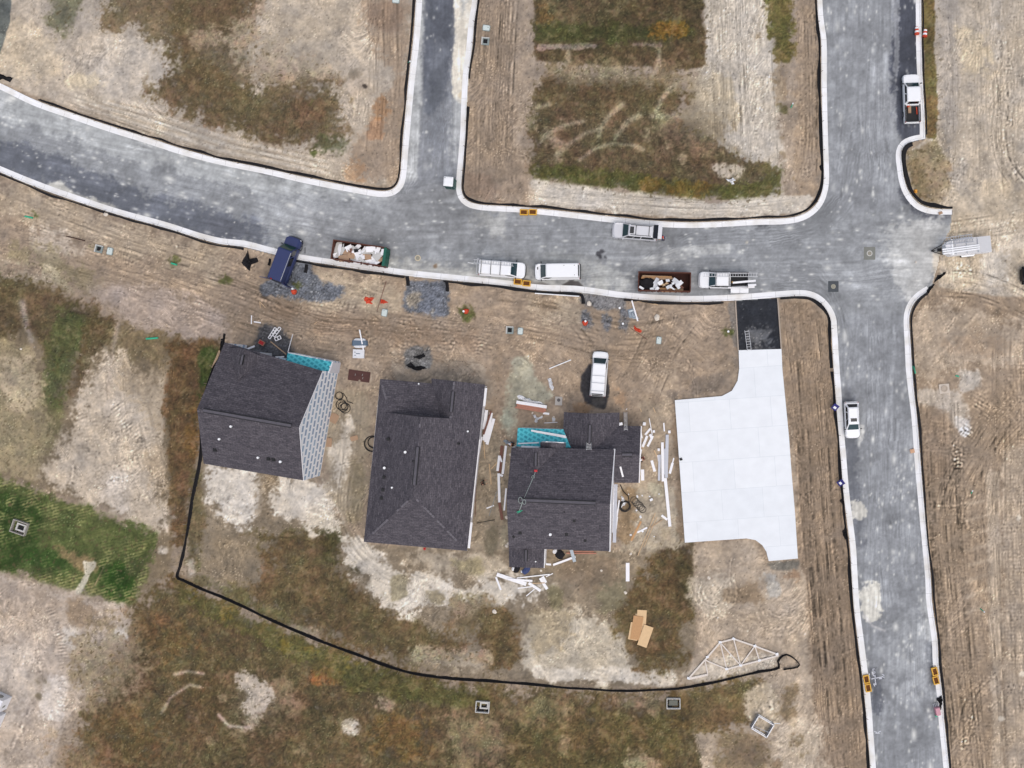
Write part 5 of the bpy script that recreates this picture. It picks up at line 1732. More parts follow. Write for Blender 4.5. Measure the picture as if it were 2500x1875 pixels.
# small hooded roof in front of the eave
z0 = 5.5
ha, hb_, hc = P(1319, 1079.5, z0), P(1347.5, 1080.3, z0 + .45), P(1381, 1082, z0)
mb = MB()
bk = Vector((0, -.75, 0))
mb.slab([ha, hb_, hb_ + bk, ha + bk], .12)
mb.slab([hb_, hc, hc + bk, hb_ + bk], .12)
mb.build('dormer_roof', SHINGLE, t3)
fascia(t3, [(ha.lerp(hb_, .45) + Vector((0, .06, .1)), hc + Vector((-.2, .06, .3)))], VINYL, .1, .12, -.14)
mb = MB()
wallpoly(mb, [ha + Vector((.1, -.1, -1.6)), hc + Vector((-.1, -.1, -1.6)), hc + Vector((-.1, -.1, -.1)), hb_ + Vector((0, -.1, -.1)), ha + Vector((.1, -.1, -.1))])
mb.build('dormer_wall', VINYL, t3)
# rear addition
ra, rb, rc, rd = P(1242, 1340, 3.0), P(1330, 1341, 3.0), P(1327.6, 1387, 3.0), P(1243, 1384, 3.0)
r0, r1 = P(1284.5, 1340, 4.2), P(1283.5, 1386, 4.2)
nb = Vector((0, .6, 0))
mb = MB()
mb.slab([ra + nb, r0 + nb, r1, rd], .12)
mb.slab([r0 + nb, rb + nb, rc, r1], .12)
mb.build('rear_roof', SHINGLE, t3)
ridge_vent(t3, r0.lerp(r1, .05), r0.lerp(r1, .66), .22)
mb = MB()
i3 = .12
wallpoly(mb, [flat(rb, gz) + Vector((-i3, .5, 0)), flat(rc, gz) + Vector((-i3, i3, 0)), flat(rc, 2.9) + Vector((-i3, i3, 0)), flat(rb, 2.9) + Vector((-i3, .5, 0))])
wallpoly(mb, [flat(rd, gz) + Vector((i3, i3, 0)), flat(rd, 2.9) + Vector((i3, i3, 0)), flat(r1, 4.0) + Vector((0, i3, 0)), flat(rc, 2.9) + Vector((-i3, i3, 0)), flat(rc, gz) + Vector((-i3, i3, 0))])
wallpoly(mb, [flat(ra, gz) + Vector((i3, .5, 0)), flat(rd, gz) + Vector((i3, i3, 0)), flat(rd, 2.9) + Vector((i3, i3, 0)), flat(ra, 2.9) + Vector((i3, .5, 0))])
mb.build('rear_wall', VINYL, t3)
fascia(t3, [(rb + Vector((.03, .4, 0)), rc + Vector((.03, 0, 0)))], VINYL, .1, .14, -.08)
for px, py in ((1344, 1304.5),):
    roof_pipe(t3, ray_plane(px, py, RL3, RR3, BR3), True, .17)
for px, py in ((1402, 1271.5), (1428.5, 1319.5), (1254, 1310)):
    roof_pipe(t3, ray_plane(px, py, RL3, RR3, BR3), False, .14, .22)
for px, py in ((1270, 1300.5), (1383, 1304.5)):
    roof_box(t3, ray_plane(px, py, RL3, RR3, BR3), .36)
for px, py in ((1380.5, 1198), (1377.8, 1250)):
    roof_pipe(t3, ray_plane(px, py, TL3, TR3, RR3) if py < 1222 else ray_plane(px, py, RL3, RR3, BR3), False, .07, .12)
roof_pipe(t3, ray_plane(1308, 1371, rb, rc, r1), True, .09, .1)
# ---------------------------------------------------------------- vehicles (x forward, y left)
def outline(x0, x1, hw, r0, r1, bow=0.0, n=4):
    pts = []
    for cx, cy, r, a0 in ((x1 - r1, hw - r1, r1, 90), (x0 + r0, hw - r0, r0, 180)):
        pass
    def arc(cx, cy, r, a0, a1):
        return [(cx + r * math.cos(math.radians(a0 + (a1 - a0) * k / n)), cy + r * math.sin(math.radians(a0 + (a1 - a0) * k / n))) for k in range(n + 1)]
    pts += arc(x1 - r1, -hw + r1, r1, -90, 0)
    pts += [(x1, -hw * .45), (x1, 0), (x1, hw * .45)]
    pts += arc(x1 - r1, hw - r1, r1, 0, 90)
    pts += arc(x0 + r0, hw - r0, r0, 90, 180)
    pts += [(x0, 0)]
    pts += arc(x0 + r0, -hw + r0, r0, 180, 270)
    if bow:
        pts = [(x + (bow * (1 - (y / hw)**2) if x > x1 - r1 - .01 else 0), y) for x, y in pts]
    return pts


def face_quad(A, B, Cc, D, u0, u1, v0, v1, out):
    """sub-rectangle of a quad face (A,B bottom, D,C top), moved outward"""
    A, B, Cc, D = map(Vector, (A, B, Cc, D))
    n = (B - A).cross(D - A).normalized()
    q = []
    for u, v in ((u0, v0), (u1, v0), (u1, v1), (u0, v1)):
        q.append(A.lerp(B, u).lerp(D.lerp(Cc, u), v) + n * out)
    return q, n


def pane(name, q, n, m, parent, th=.02):
    mb = MB()
    k = len(q)
    back = [p - n * th for p in q]
    mb.add(q + back, [tuple(range(k)), tuple(reversed(range(k, 2 * k)))] + [(i, k + i, k + (i + 1) % k, (i + 1) % k) for i in range(k)])
    return mb.build(name, m, parent)


def wheel(t, x, y, r, w=.24):
    mb = MB()
    s = 1 if y > 0 else -1
    mb.cyl((0, -w / 2, 0), (0, w / 2, 0), r, n=20)
    o = mb.build('wheel', TYRE, t, loc=(x, y, r))
    mb = MB()
    mb.cyl((0, s * (w / 2 - .02), 0), (0, s * (w / 2 + .012), 0), r * .62, n=16)
    mb.build('rim', RIM, o)


def vehicle(name, label, cat, px, py, ang, L, W, paint, base, rf, rr, rb, belt=1.05, roofz=1.8, hood=None, bed=False, sides=((.04, .32), (.36, .64), (.68, .95)), rear_glass=True, group=None, nose_r=.32,
            wb=None, glass=GLASS, windows=GLASSK, bumper=None, z=0.0, tumble=.14, rake=.1, sill=.32, rear_r=.14):
    """base/rf: windscreen foot and head; rr/rb: roof rear and belt rear; bed: open load bed behind rb"""
    p = P(px, py, z)
    t = thing(name, label, cat, (p.x, p.y, z), math.radians(ang), group)
    hw = W / 2
    xf, xr = L / 2, -L / 2
    hood = hood or belt
    bx0 = rb if bed else xr
    lv = [(sill, .07), (sill + .1, .015), (.62, 0), (belt * .8, .0), (belt - .07, .03), (belt, .1)]
    mb = MB()
    rings_ = []
    for zz, ins in lv:
        rings_.append([(x, y, zz - (max(0, (x - base) / (xf - base)) * .14 if zz > .7 and x > base else 0)) for x, y in outline(bx0 + (0 if bed else ins), xf - ins, hw - ins, .05 if bed else rear_r, nose_r, .1)])
    mb.rings(rings_)
    body = mb.build('body', paint, t, smooth=False)
    # cabin
    hb, hr_ = hw - .07, hw - .07 - tumble
    mb = MB()
    b_ = outline(rb, base, hb, .12, .14)
    r_ = outline(rr, rf, hr_, .14, .16)
    r2 = outline(rr + .1, rf - .12, hr_ - .1, .12, .14)
    mb.rings([[(x, y, belt - .03) for x, y in b_], [(x, y, roofz - .06) for x, y in r_], [(x, y, roofz) for x, y in r2]])
    mb.build('roof', paint, t)
    zb, zr = belt, roofz - .06
    # windscreen
    k = .9
    q, n = face_quad((base, -hb * k, zb), (base, hb * k, zb), (rf, hr_ * k, zr), (rf, -hr_ * k, zr), .03, .97, .06, .93, .02)
    pane('windscreen', q, n, glass, t)
    if rear_glass:
        q, n = face_quad((rb, hb * k, zb), (rb, -hb * k, zb), (rr, -hr_ * k, zr), (rr, hr_ * k, zr), .08, .92, .1, .88, .02)
        pane('rear_window', q, n, windows, t)
    for s in (-1, 1):
        A, B = (rb, s * hb, zb), (base, s * hb, zb)
        D, C_ = (rr, s * hr_, zr), (rf, s * hr_, zr)
        for u0, u1 in sides:
            if s > 0:
                q, n = face_quad(B, A, D, C_, u0, u1, .14, .86, .012)
            else:
                q, n = face_quad(A, B, C_, D, 1 - u1, 1 - u0, .14, .86, .012)
            pane('side_window', q, n, windows, t)
        mb = MB()
        mb.box((base - .12, s * (hw + .1), belt + .08), (.1, .2, .16))
        mb.bar((base - .12, s * (hw - .06), belt + .05), (base - .12, s * (hw + .06), belt + .06), .05, .05)
        mb.build('mirror', bumper or BLACK if paint is not SILVER else paint, t)
        mb = MB()
        mb.box((xf - .1, s * (hw - .28), belt - .3), (.16, .32, .16))
        mb.build('headlight', CLEARL, t)
        mb = MB()
        mb.box((xr + .015, s * (hw - .12), belt - .15), (.05, .14, .34))
        mb.build('tail_light', REDL, t)
        for x in ((xf - .95, xr + 1.1) if wb is None else wb):
            wheel(t, x, s * (hw - .13), .36)
    mb = MB()
    o1 = outline(xf - .5, xf + .07, hw - .02, .02, nose_r, .1)
    mb.prism(o1, .3, .56)
    mb.build('front_bumper', bumper or paint, t)
    mb = MB()
    mb.box((xr - .03, 0, .5), (.14, W - .16, .2))
    mb.build('rear_bumper', bumper or CHROME, t)
    if bed:
        y = hw - .02
        mb = MB()
        for s in (-1, 1):
            mb.prism([(rb - .02, s * y), (xr + .04, s * y), (xr + .04, s * (y - .16)), (rb - .02, s * (y - .16))], .4, belt - .02)
        mb.box((rb - .07, 0, .85), (.1, W - .36, .5))
        mb.build('bed_side', paint, t)
        mb = MB()
        mb.box(((rb + xr) / 2, 0, .62), (rb - xr - .08, W - .36, .08))
        mb.build('bed_floor', BLACK, t)
        mb = MB()
        mb.box((xr + .05, 0, .78), (.09, W - .3, .5))
        mb.build('tailgate', paint, t)
        mb = MB()
        for s in (-1, 1):
            mb.box(((rb + xr) / 2, s * (y - .08), belt + .005), (rb - xr - .1, .12, .04))
        mb.box((xr + .06, 0, 1.06), (.11, W - .36, .05))
        mb.build('bed_rail', BLACK, t)
    return t


# silver sport utility with raised tailgate
suv = vehicle('parked_car', 'large silver sport utility with roof rails and raised tailgate on the street', 'car', 1551, 568, 180 - 4.6, 5.5, 2.02, SILVER, 1.6, .82, -2.25, -2.62, 1.08, 1.86, sides=((.03, .27), (.3, .52), (.56, .97)), tumble=.2)
mb = MB(); mb.box((.4, 0, 1.865), (.5, .86, .03)); mb.build('sunroof', GLASSK, suv)
for s in (-1, 1):
    mb = MB(); mb.bar((.55, s * .62, 1.93), (-2.0, s * .62, 1.93), .06, .05)
    for x in (.5, -.7, -1.95):
        mb.box((x, s * .62, 1.88), (.08, .06, .1))
    mb.build('roof_rail', BLACK, suv)
for x in (-.1, -1.75):
    mb = MB(); mb.bar((x, -.62, 1.96), (x, .62, 1.96), .07, .04); mb.build('cross_bar', BLACK, suv)
mb = MB()
mb.bar((-2.3, 0, 1.85), (-2.86, 0, 1.98), 1.72, .05, 1)
mb.bar((-2.86, 0, 1.98), (-3.36, 0, 1.92), 1.74, .07, 0)
mb.build('tailgate', [SILVER, GLASSK], suv)

# small white sport utility on the south street
s2 = vehicle('parked_car', 'small white sport utility with dark sunroof parked on the straight south street', 'car', 2077, 1024, -90 + 2.6, 4.35, 1.84, WHITE, 1.28, .5, -1.55, -2.0, 1.0, 1.68, sides=((.04, .34), (.37, .68), (.72, .95)), tumble=.17)
mb = MB(); mb.box((0.0, 0, 1.685), (.42, .78, .03)); mb.build('sunroof', GLASSK, s2)
for s in (-1, 1):
    mb = MB(); mb.bar((.2, s * .58, 1.72), (-1.35, s * .58, 1.72), .05, .04); mb.build('roof_rail', CHROME, s2)

# white pickup beside the north-east kerb
s3 = vehicle('pickup_truck', 'white pickup with dark open load bed parked beside the north-east kerb', 'pickup', 2221, 246, 92, 5.95, 2.06, WHITE, 1.92, 1.2, -.6, -.76, 1.12, 1.84, bed=True, sides=((.04, .47), (.52, .95)))
mb = MB()
mb.box((-1.35, .3, .75), (.85, .36, .22)); mb.build('load', CARD, s3)
mb = MB()
mb.box((-.93, .45, .78), (.2, .26, .26), .3); mb.box((-1.5, -.6, .74), (.9, .1, .16), .05)
mb.build('load', ORANGE, s3)

# pickup with rack
s4 = vehicle('pickup_truck', 'white pickup with ladder rack parked right of the rusty dumpster', 'pickup', 1766, 686, 180 - 1.2, 6.05, 2.05, WHITE, 1.95, 1.1, -.5, -.68, 1.12, 1.86, bed=True, sides=((.05, .5), (.55, .95)), group=None)
mb = MB()
for x in (-.85, -2.85):
    for s in (-1, 1):
        mb.bar((x, s * .92, .95), (x, s * .92, 1.98), .06, .06)
    mb.bar((x, -.95, 1.98), (x, .95, 1.98), .06, .06)
for s in (-1, 1):
    mb.bar((1.9, s * .92, 1.98), (-2.95, s * .92, 1.98), .06, .06)
mb.bar((1.1, -.92, 1.98), (1.1, .92, 1.98), .06, .06)
mb.build('ladder_rack', BLACK, s4)
mb = MB()
mb.box((-.98, -.15, .85), (.5, 1.1, .45)); mb.build('tool_box', BLACK, s4)
mb = MB(); mb.box((-1.0, .25, 1.15), (.22, .2, .2)); mb.build('jug', YELLOW, s4)

# vans
v1 = vehicle('parked_van', 'white van with roof rack and black front bumper facing right on the street', 'van', 1228, 659, -4.3, 5.7, 2.02, WHITE, 1.95, 1.25, -2.72, -2.8, 1.1, 2.1, sides=((.02, .2),), bumper=BLACK, nose_r=.45, tumble=.12)
for x in (-2.4, -1.2, .0):
    mb = MB(); mb.bar((x, -.93, 2.2), (x, .93, 2.2), .06, .05)
    for s in (-1, 1):
        mb.box((x, s * .9, 2.13), (.07, .05, .14))
    mb.build('roof_bar', BLACK, v1)
mb = MB()
for a, b in (((-2.95, -.95, 2.1), (-2.95, .95, 2.1)), ((-2.95, -.95, 2.1), (-2.7, -.95, 2.1)), ((-2.95, .95, 2.1), (-2.7, .95, 2.1)), ((-2.95, -.95, .9), (-2.95, -.95, 2.1)), ((-2.95, .95, .9), (-2.95, .95, 2.1))):
    mb.bar(a, b, .06, .06)
mb.build('rear_rack', CHROME, v1)
v2 = vehicle('parked_van', 'white plain roofed van facing left beside the painted kerb shadow', 'van', 1363, 665, 180 + .8, 5.6, 2.06, WHITE, 2.15, 1.35, -2.62, -2.74, 1.15, 2.12, sides=((.02, .2),), bumper=BLACK, nose_r=.4, tumble=.1)
for s in (-1, 1):
    mb = MB(); mb.box((2.5, s * .42, 1.05), (.12, .32, .02)); mb.build('bonnet_vent', BLACK, v2)
for x in (-2.2, -1.6, -1.0, -.4, .2):
    mb = MB(); mb.bar((x, -.72, 2.125), (x, .72, 2.125), .04, .02); mb.build('roof_rib', WHITE, v2)
for x, y in ((-2.2, -.6), (-2.2, .6), (-.9, -.6)):
    mb = MB(); mb.box((x, y, 2.13), (.09, .07, .05)); mb.build('rack_foot', BLACK, v2)
v3 = vehicle('parked_van', 'white van with roof bars standing on black gravel before the right house', 'van', 1463.5, 914, 85.6, 5.6, 2.02, WHITE, 2.05, 1.3, -2.6, -2.75, 1.12, 2.1, sides=((.02, .2),), bumper=BLACK, nose_r=.42, tumble=.12, z=.09)
for x in (-2.1, -1.1, -.2):
    mb = MB(); mb.bar((x, -.86, 2.18), (x, .86, 2.18), .06, .05)
    for s in (-1, 1):
        mb.box((x, s * .84, 2.12), (.07, .05, .12))
    mb.build('roof_bar', GALV, v3)
mb = MB(); mb.box((-2.5, 0, 2.12), (.13, 1.4, .05)); mb.build('rear_spoiler', BLACK, v3)
v4 = vehicle('parked_van', 'long navy blue van with open rear doors across the kerb', 'van', 706, 637, 69.5, 5.9, 2.06, NAVY, 1.9, 1.2, -2.82, -2.9, 1.15, 2.45, sides=((.02, .2), (.25, .5)), bumper=BLACK, nose_r=.42, tumble=.07, z=.06, glass=mat('green tinted glass', (30, 62, 48), .1, var=.2, spec=.6))
for s in (-1, 1):
    mb = MB(); mb.bar((-2.92, s * 1.0, 1.35), (-3.1, s * 1.85, 1.35), .06, 1.9); mb.build('rear_door', NAVY, v4)
mb = MB(); mb.box((-2.8, .35, 2.46), (.1, .25, .05)); mb.build('high_brake_light', REDL, v4)
mb = MB(); mb.bar((-2.6, -.86, 2.47), (1.0, -.86, 2.47), .05, .04); mb.build('roof_gutter', CHROME, v4)


# loads and ladders
def ladder(label, a, b, z0, z1, w=.42, m=CHROME, gap=.32, group=None, name='ladder'):
    pa, pb = P(a[0], a[1], z0), P(b[0], b[1], z1)
    c = (pa + pb) / 2
    t = thing(name, label, 'ladder', c, 0, group)
    d = (pb - pa)
    Ln = d.length
    d = d / Ln
    s = Vector((-d.y, d.x, 0)).normalized()
    for e in (-1, 1):
        mb = MB()
        mb.bar(pa - c + s * e * w / 2, pb - c + s * e * w / 2, .06, .09)
        mb.build('rail', m, t)
    mb = MB()
    k = int(Ln / gap)
    for i in range(k):
        q = pa - c + d * (Ln * (i + .5) / k)
        mb.bar(q - s * w / 2, q + s * w / 2, .045, .045)
    mb.build('rung', m, t)
    return t


ladder('aluminium ladder on the roof rack of the right-hand pickup', (1716, 671), (1850, 671), 2.07, 2.07, .44)
ladder('aluminium ladder on the rack of the white van facing right', (1156, 637.5), (1254, 645.5), 2.26, 2.26, .42)
ladder('aluminium ladder lying on the black driveway bed', (1823, 806), (1829.5, 856), .13, .36, .5)
ladder('aluminium ladder leaning against the front of the side wing roof', (1527, 1007), (1528, 1050), .3, 4.4, .42)
ladder('short ladder standing from garage roof to main roof of the right house', (1438, 1077), (1437.5, 1098), 5.0, 6.3, .6, gap=.26)


def board(label, a, b, wpx, m, th=.05, z=None, zb=None, name='board', cat='board', group=None):
    z = G if z is None else z
    zb = z if zb is None else zb
    pa, pb = P(a[0], a[1], z), P(b[0], b[1], zb)
    c = (pa + pb) / 2
    mb = MB()
    up = Vector((0, 0, th / 2))
    mb.bar(pa - c + up, pb - c + up, wpx * S, th)
    o = mb.build(name, m, loc=c)
    return tag(o, label, cat, group)


def pipe(label, a, b, r, m, z=None, name='pipe', group=None, cat='pipe', zb=None):
    z = G + r if z is None else z
    pa, pb = P(a[0], a[1], z), P(b[0], b[1], z if zb is None else zb)
    c = (pa + pb) / 2
    mb = MB()
    mb.cyl(pa - c, pb - c, r, n=10)
    o = mb.build(name, m, loc=c)
    return tag(o, label, cat, group)


board('white tube board on the right pickup, upper one of the pair', (1789, 690.5), (1845, 685.5), 4.6, VINYL, .12, 2.03)
board('white tube board on the right pickup, lower one of the pair', (1826, 696.5), (1846, 695.5), 4.2, VINYL, .12, 2.03)
board('long white board along the kerb side of the right pickup', (1777, 702), (1842, 700.5), 5, VINYL, .12, 1.6)
for i, (x, w_) in enumerate(((1795, 21), (1817, 20))):
    p = P(x, 709.5, 1.2)
    t = thing('cargo_box', ('left' if i == 0 else 'right') + ' one of two white boxes hung beside the right pickup', 'box', (p.x, p.y, .35), 0)
    mb = MB(); mb.box((0, 0, .45), (w_ * S, .5, .9)); mb.build('box_body', VINYL, t)
    mb = MB(); mb.box((0, 0, .92), (w_ * S + .03, .54, .05)); mb.build('box_lid', WHITE, t)
    mb = MB(); mb.bar((0, .2, .5), (0, .45, .5), .06, .06); mb.build('bracket', BLACK, t)
pipe('white T-shaped pipe rack end lying behind the white van with roof rack', (1142, 641), (1156, 643), .04, WHITE, .06)

# trailer
p = P(2349, 606, 0)
tr = thing('cargo_trailer', 'white V-nosed cargo trailer loaded with ladders where the street ends', 'trailer', (p.x, p.y, .06), math.radians(180 + 5.6))
mb = MB()
mb.prism([(-2.9, -1.0), (2.1, -1.0), (2.75, -.5), (2.75, .5), (2.1, 1.0), (-2.9, 1.0)], .45, 1.95, 0)
mb.build('trailer_body', mat('trailer white', (232, 233, 237), .45, var=.04), tr)
mb = MB(); mb.prism([(-2.86, -.97), (1.95, -.97), (1.95, .97), (-2.86, .97)], 1.95, 2.0, 0); mb.build('trailer_roof', mat('trailer roof', (206, 206, 208), .45, var=.05), tr)
mb = MB(); mb.box((1.98, 0, 2.03), (.2, 1.96, .1)); mb.build('nose_cap', WHITE, tr)
for s in (-1, 1):
    mb = MB()
    mb.bar((2.7, s * .62, .42), (4.1, s * .03, .42), .09, .1)
    mb.build('drawbar', BLACK, tr)
    mb = MB(); mb.prism([(-1.2, s * 1.02), (.6, s * 1.02), (.45, s * 1.22), (-1.05, s * 1.22)], .78, .84); mb.build('mudguard', WHITE, tr)
    for x in (-.75, .15):
        wheel(tr, x, s * 1.08, .34, .2)
mb = MB(); mb.cyl((3.7, 0, .02), (3.7, 0, .8), .05); mb.box((3.95, 0, .48), (.35, .14, .16)); mb.box((3.1, 0, .5), (.5, .4, .14)); mb.build('hitch', BLACK, tr)
for x in (1.6, .2, -1.2):
    mb = MB(); mb.bar((x, -.95, 2.1), (x, .95, 2.1), .06, .08); mb.build('roof_bar', GALV, tr)
ladder('grey ladder on the trailer roof, upper one', (2299, 586), (2374.5, 576), 2.2, 2.2, .45, GALV)
ladder('grey ladder on the trailer roof, second from the top', (2302, 594), (2378, 586), 2.2, 2.2, .42, GALV)
for i, (a, b) in enumerate((((2300, 609.5), (2390, 598)), ((2301, 614.5), (2391, 602.8)), ((2302, 620), (2391, 607.8)))):
    board(('upper', 'middle', 'lower')[i] + ' one of three white tubes on the trailer roof', a, b, 3.2, WHITE, .12, 2.14, name='tube', cat='tube')

# black loader cut by the right edge
p = P(2520, 674, 0)
ld = thing('compact_loader', 'black compact loader with pale roof, half cut by the right edge', 'loader', (p.x, p.y, G - .02), 0)
mb = MB(); mb.prism([(-1.75, -.75), (1.4, -.75), (1.4, .75), (-1.75, .75)], .35, 1.2); mb.build('chassis', BLACK, ld)
mb = MB(); mb.prism([(-1.55, -.42), (.2, -.42), (.2, .62), (-1.55, .62)], 1.2, 2.0); mb.build('cab', GLASSK, ld)
mb = MB(); mb.box((-.65, .34, 2.03), (1.7, .6, .08)); mb.box((-.6, -.36, 1.9), (1.5, .24, .08)); mb.build('cab_roof', mat('loader roof', (214, 214, 218), .5), ld)
for s in (-1, 1):
    mb = MB(); mb.bar((-1.6, s * .95, 1.0), (1.6, s * .95, 1.3), .16, .2); mb.build('lift_arm', BLACK, ld)
    for x in (-1.1, .75):
        wheel(ld, x, s * .95, .42, .34)
mb = MB(); mb.bar((2.0, -1.0, .3), (2.0, 1.0, .3), .5, .5); mb.build('bucket', RUST, ld)


# ---------------------------------------------------------------- dumpsters
def dumpster(label, px, py, ang, L, W, h, shell, inner, endm=None):
    p = P(px, py, 0)
    t = thing('dumpster', label, 'dumpster', (p.x, p.y, .005), math.radians(ang))
    mb = MB()
    mb.box((0, 0, .28), (L - .1, W - .1, .1)); mb.build('container_floor', inner, t)
    for s in (-1, 1):
        mb = MB()
        mb.box((0, s * (W / 2 - .04), h / 2 + .15), (L, .08, h - .1))
        for k in range(9):
            mb.box((-L / 2 + .3 + k * (L - .6) / 8, s * (W / 2 + .03), h / 2 + .1), (.1, .08, h - .25))
        mb.build('side_wall', [shell], t)
        mb = MB(); mb.box((0, s * (W / 2 - .02), h + .12), (L + .06, .13, .1)); mb.build('top_rail', shell, t)
        mb = MB(); mb.bar((-L / 2, s * .5, .17), (L / 2, s * .5, .17), .12, .12); mb.build('skid', RUSTD, t)
        for x in (-L / 2 + .4, L / 2 - .5):
            mb = MB(); mb.cyl((x, s * .62, .12), (x, s * .8, .12), .12); mb.build('roller', RUSTD, t)
    for s, m in ((-1, shell), (1, endm or shell)):
        mb = MB(); mb.box((s * (L / 2 - .04), 0, h / 2 + .15), (.08, W - .16, h - .1))
        for k in (-.6, 0, .6):
            mb.box((s * (L / 2 + .02), k, h / 2 + .1), (.09, .1, h - .3))
        mb.build('end_wall', m, t)
        mb = MB(); mb.box((s * (L / 2 - (.16 if (endm and s > 0) else .03)), 0, h + .13), (.34 if (endm and s > 0) else .12, W, .1)); mb.build('top_rail', m, t)
    return t


d1 = dumpster('brown dumpster with green end full of white drywall scraps', 887, 623, -8.4, 6.75, 2.36, 1.7, RUST, RUSTD, GREENST)
d2 = dumpster('rusty brown open dumpster with lumber, black bags and white scraps', 1621.5, 691, -1.2, 6.55, 2.35, 1.55, RUST, RUSTD)


def heap(name, label, dp, ang, items, cat, group=None):
    pass


def sheet_in(label, name, cat, px, py, ang, l, w, m, z, tilt=0.1, th=.04, group=None):
    p = P(px, py, z)
    mb = MB()
    R = Matrix.Rotation(math.radians(ang), 3, 'Z') @ Matrix.Rotation(rng.uniform(-tilt, tilt), 3, 'X') @ Matrix.Rotation(rng.uniform(-tilt, tilt), 3, 'Y')
    # slightly broken outline
    n = 7
    poly = [(l / 2 * s * rng.uniform(.85, 1.05), w / 2 * c * rng.uniform(.85, 1.05)) for s, c in ((-1, -1), (.1, -1.05), (1, -1), (1.03, .1), (1, 1), (-.2, 1.03), (-1, 1))]
    vs = [R @ Vector((x, y, e * th)) for e in (0, 1) for x, y in poly]
    mb.add(vs, [tuple(range(n, 2 * n)), tuple(reversed(range(n)))] + [(i, (i + 1) % n, n + (i + 1) % n, n + i) for i in range(n)])
    o = mb.build(name, m, loc=p)
    return tag(o, label, cat, group)


for i, (x, y, a, l, w_, m) in enumerate((
        (824, 608, 75, 1.9, .8, 0), (828, 613, 82, 1.7, .5, 0), (818, 617, 70, 1.4, .4, 0), (836, 612, 60, 1.0, .5, 0), (824, 622, 20, 1.1, .6, 0), (845, 617, 40, .9, .6, 1), (840, 630, 10, 1.3, .8, 1), (838, 606, 88, 1.2, .12, 0),
        (852, 606, 30, .9, .7, 0), (862, 609, 60, .9, .6, 0), (872, 604, 40, 1.2, .5, 0), (866, 618, 20, .9, .7, 0), (870, 612, 10, .5, .4, 2), (858, 624, -10, .9, .7, 1), (876, 616, 30, .8, .6, 0), (868, 632, -20, 1.4, .7, 0), (880, 628, 10, 1.2, .7, 0),
        (888, 610, 60, .9, .4, 0), (893, 617, 5, 1.2, .8, 0), (905, 608, 5, 1.3, .7, 0), (896, 628, -5, 1.2, .7, 1), (912, 617, -30, 1.3, .5, 0), (922, 612, 70, 1.0, .5, 0), (908, 632, 15, 1.2, .6, 0), (918, 628, -45, 1.1, .6, 0), (895, 639, 15, 1.3, .4, 0),
        (910, 642, 30, 1.0, .5, 0), (926, 624, 40, 1.0, .6, 0), (930, 634, 20, .9, .5, 1), (922, 640, 40, 1.0, .4, 0), (884, 636, -40, 1.1, .4, 0), (872, 640, 0, 1.0, .4, 0), (934, 615, 80, .8, .4, 0), (848, 634, -30, 1.0, .4, 3), (856, 614, 80, .8, .3, 3))):
    z = 1.25 + .1 * math.sin(i * 2.4) + .012 * i
    if m == 0:
        sheet_in('white drywall scrap heaped in the green-ended dumpster', 'drywall_scrap', 'drywall scrap', x, y, a, l, w_, VINYL if i % 3 else CONC, z, .22, group='white scraps in the dumpster')
    elif m == 1:
        sheet_in('flattened cardboard among the white scraps in the green-ended dumpster', 'cardboard', 'cardboard', x, y, a, l, w_, CARD, z + .1, .2, group='cardboard in the dumpster')
    elif m == 2:
        sheet_in('small dark bag on the white scraps in the dumpster', 'bag', 'bag', x, y, a, l, w_, BLACKC, z + .2, .1, .2)
    else:
        sheet_in('brown board piece between white scraps in the dumpster', 'board', 'board', x, y, a, l, w_, BROWNW, z - .1, .1, group='brown boards in the dumpster')
# contents of the rusty one
for i, (a, b, w_, m) in enumerate((((1568, 674), (1632, 676), 4, TANW), ((1566, 678), (1640, 677), 5, OSB), ((1575, 681), (1648, 680), 4, TANW), ((1612, 706), (1668, 708), 6, TANW), ((1615, 711), (1665, 711), 4, OSB), ((1600, 704), (1645, 706), 4, OSB), ((1562, 684), (1578, 706), 4, BROWNW), ((1650, 688), (1668, 704), 5, BROWNW))):
    board('rough wooden plank lying in the rusty open dumpster', a, b, w_, m, .06, .7 + .05 * i, name='plank', cat='plank', group='planks in the rusty dumpster')
for i, (a, b) in enumerate((((1608, 684), (1624, 698)), ((1618, 699), (1634, 684)), ((1612, 696), (1632, 692)))):
    board('pale lumber offcut crossed on others in the rusty dumpster', a, b, 2.2, PINE, .06, 1.2 + .05 * i, name='lumber_offcut', cat='board', group='pale offcuts in the rusty dumpster')


def bag(label, px, py, r, m, z, name='rubbish_bag', cat='bag', group=None, sx=1.2):
    p = P(px, py, z)
    bm = bmesh.new()
    bmesh.ops.create_icosphere(bm, subdivisions=2, radius=r)
    for v in bm.verts:
        v.co *= rng.uniform(.82, 1.12)
        v.co.z *= .6
        v.co.x *= sx
    me = bpy.data.meshes.new(name)
    bm.to_mesh(me); bm.free()
    me.materials.append(m)
    o = bpy.data.objects.new(name, me)
    col.objects.link(o)
    o.location = p
    o.rotation_euler = (0, 0, rng.uniform(0, 3))
    return tag(o, label, cat, group)


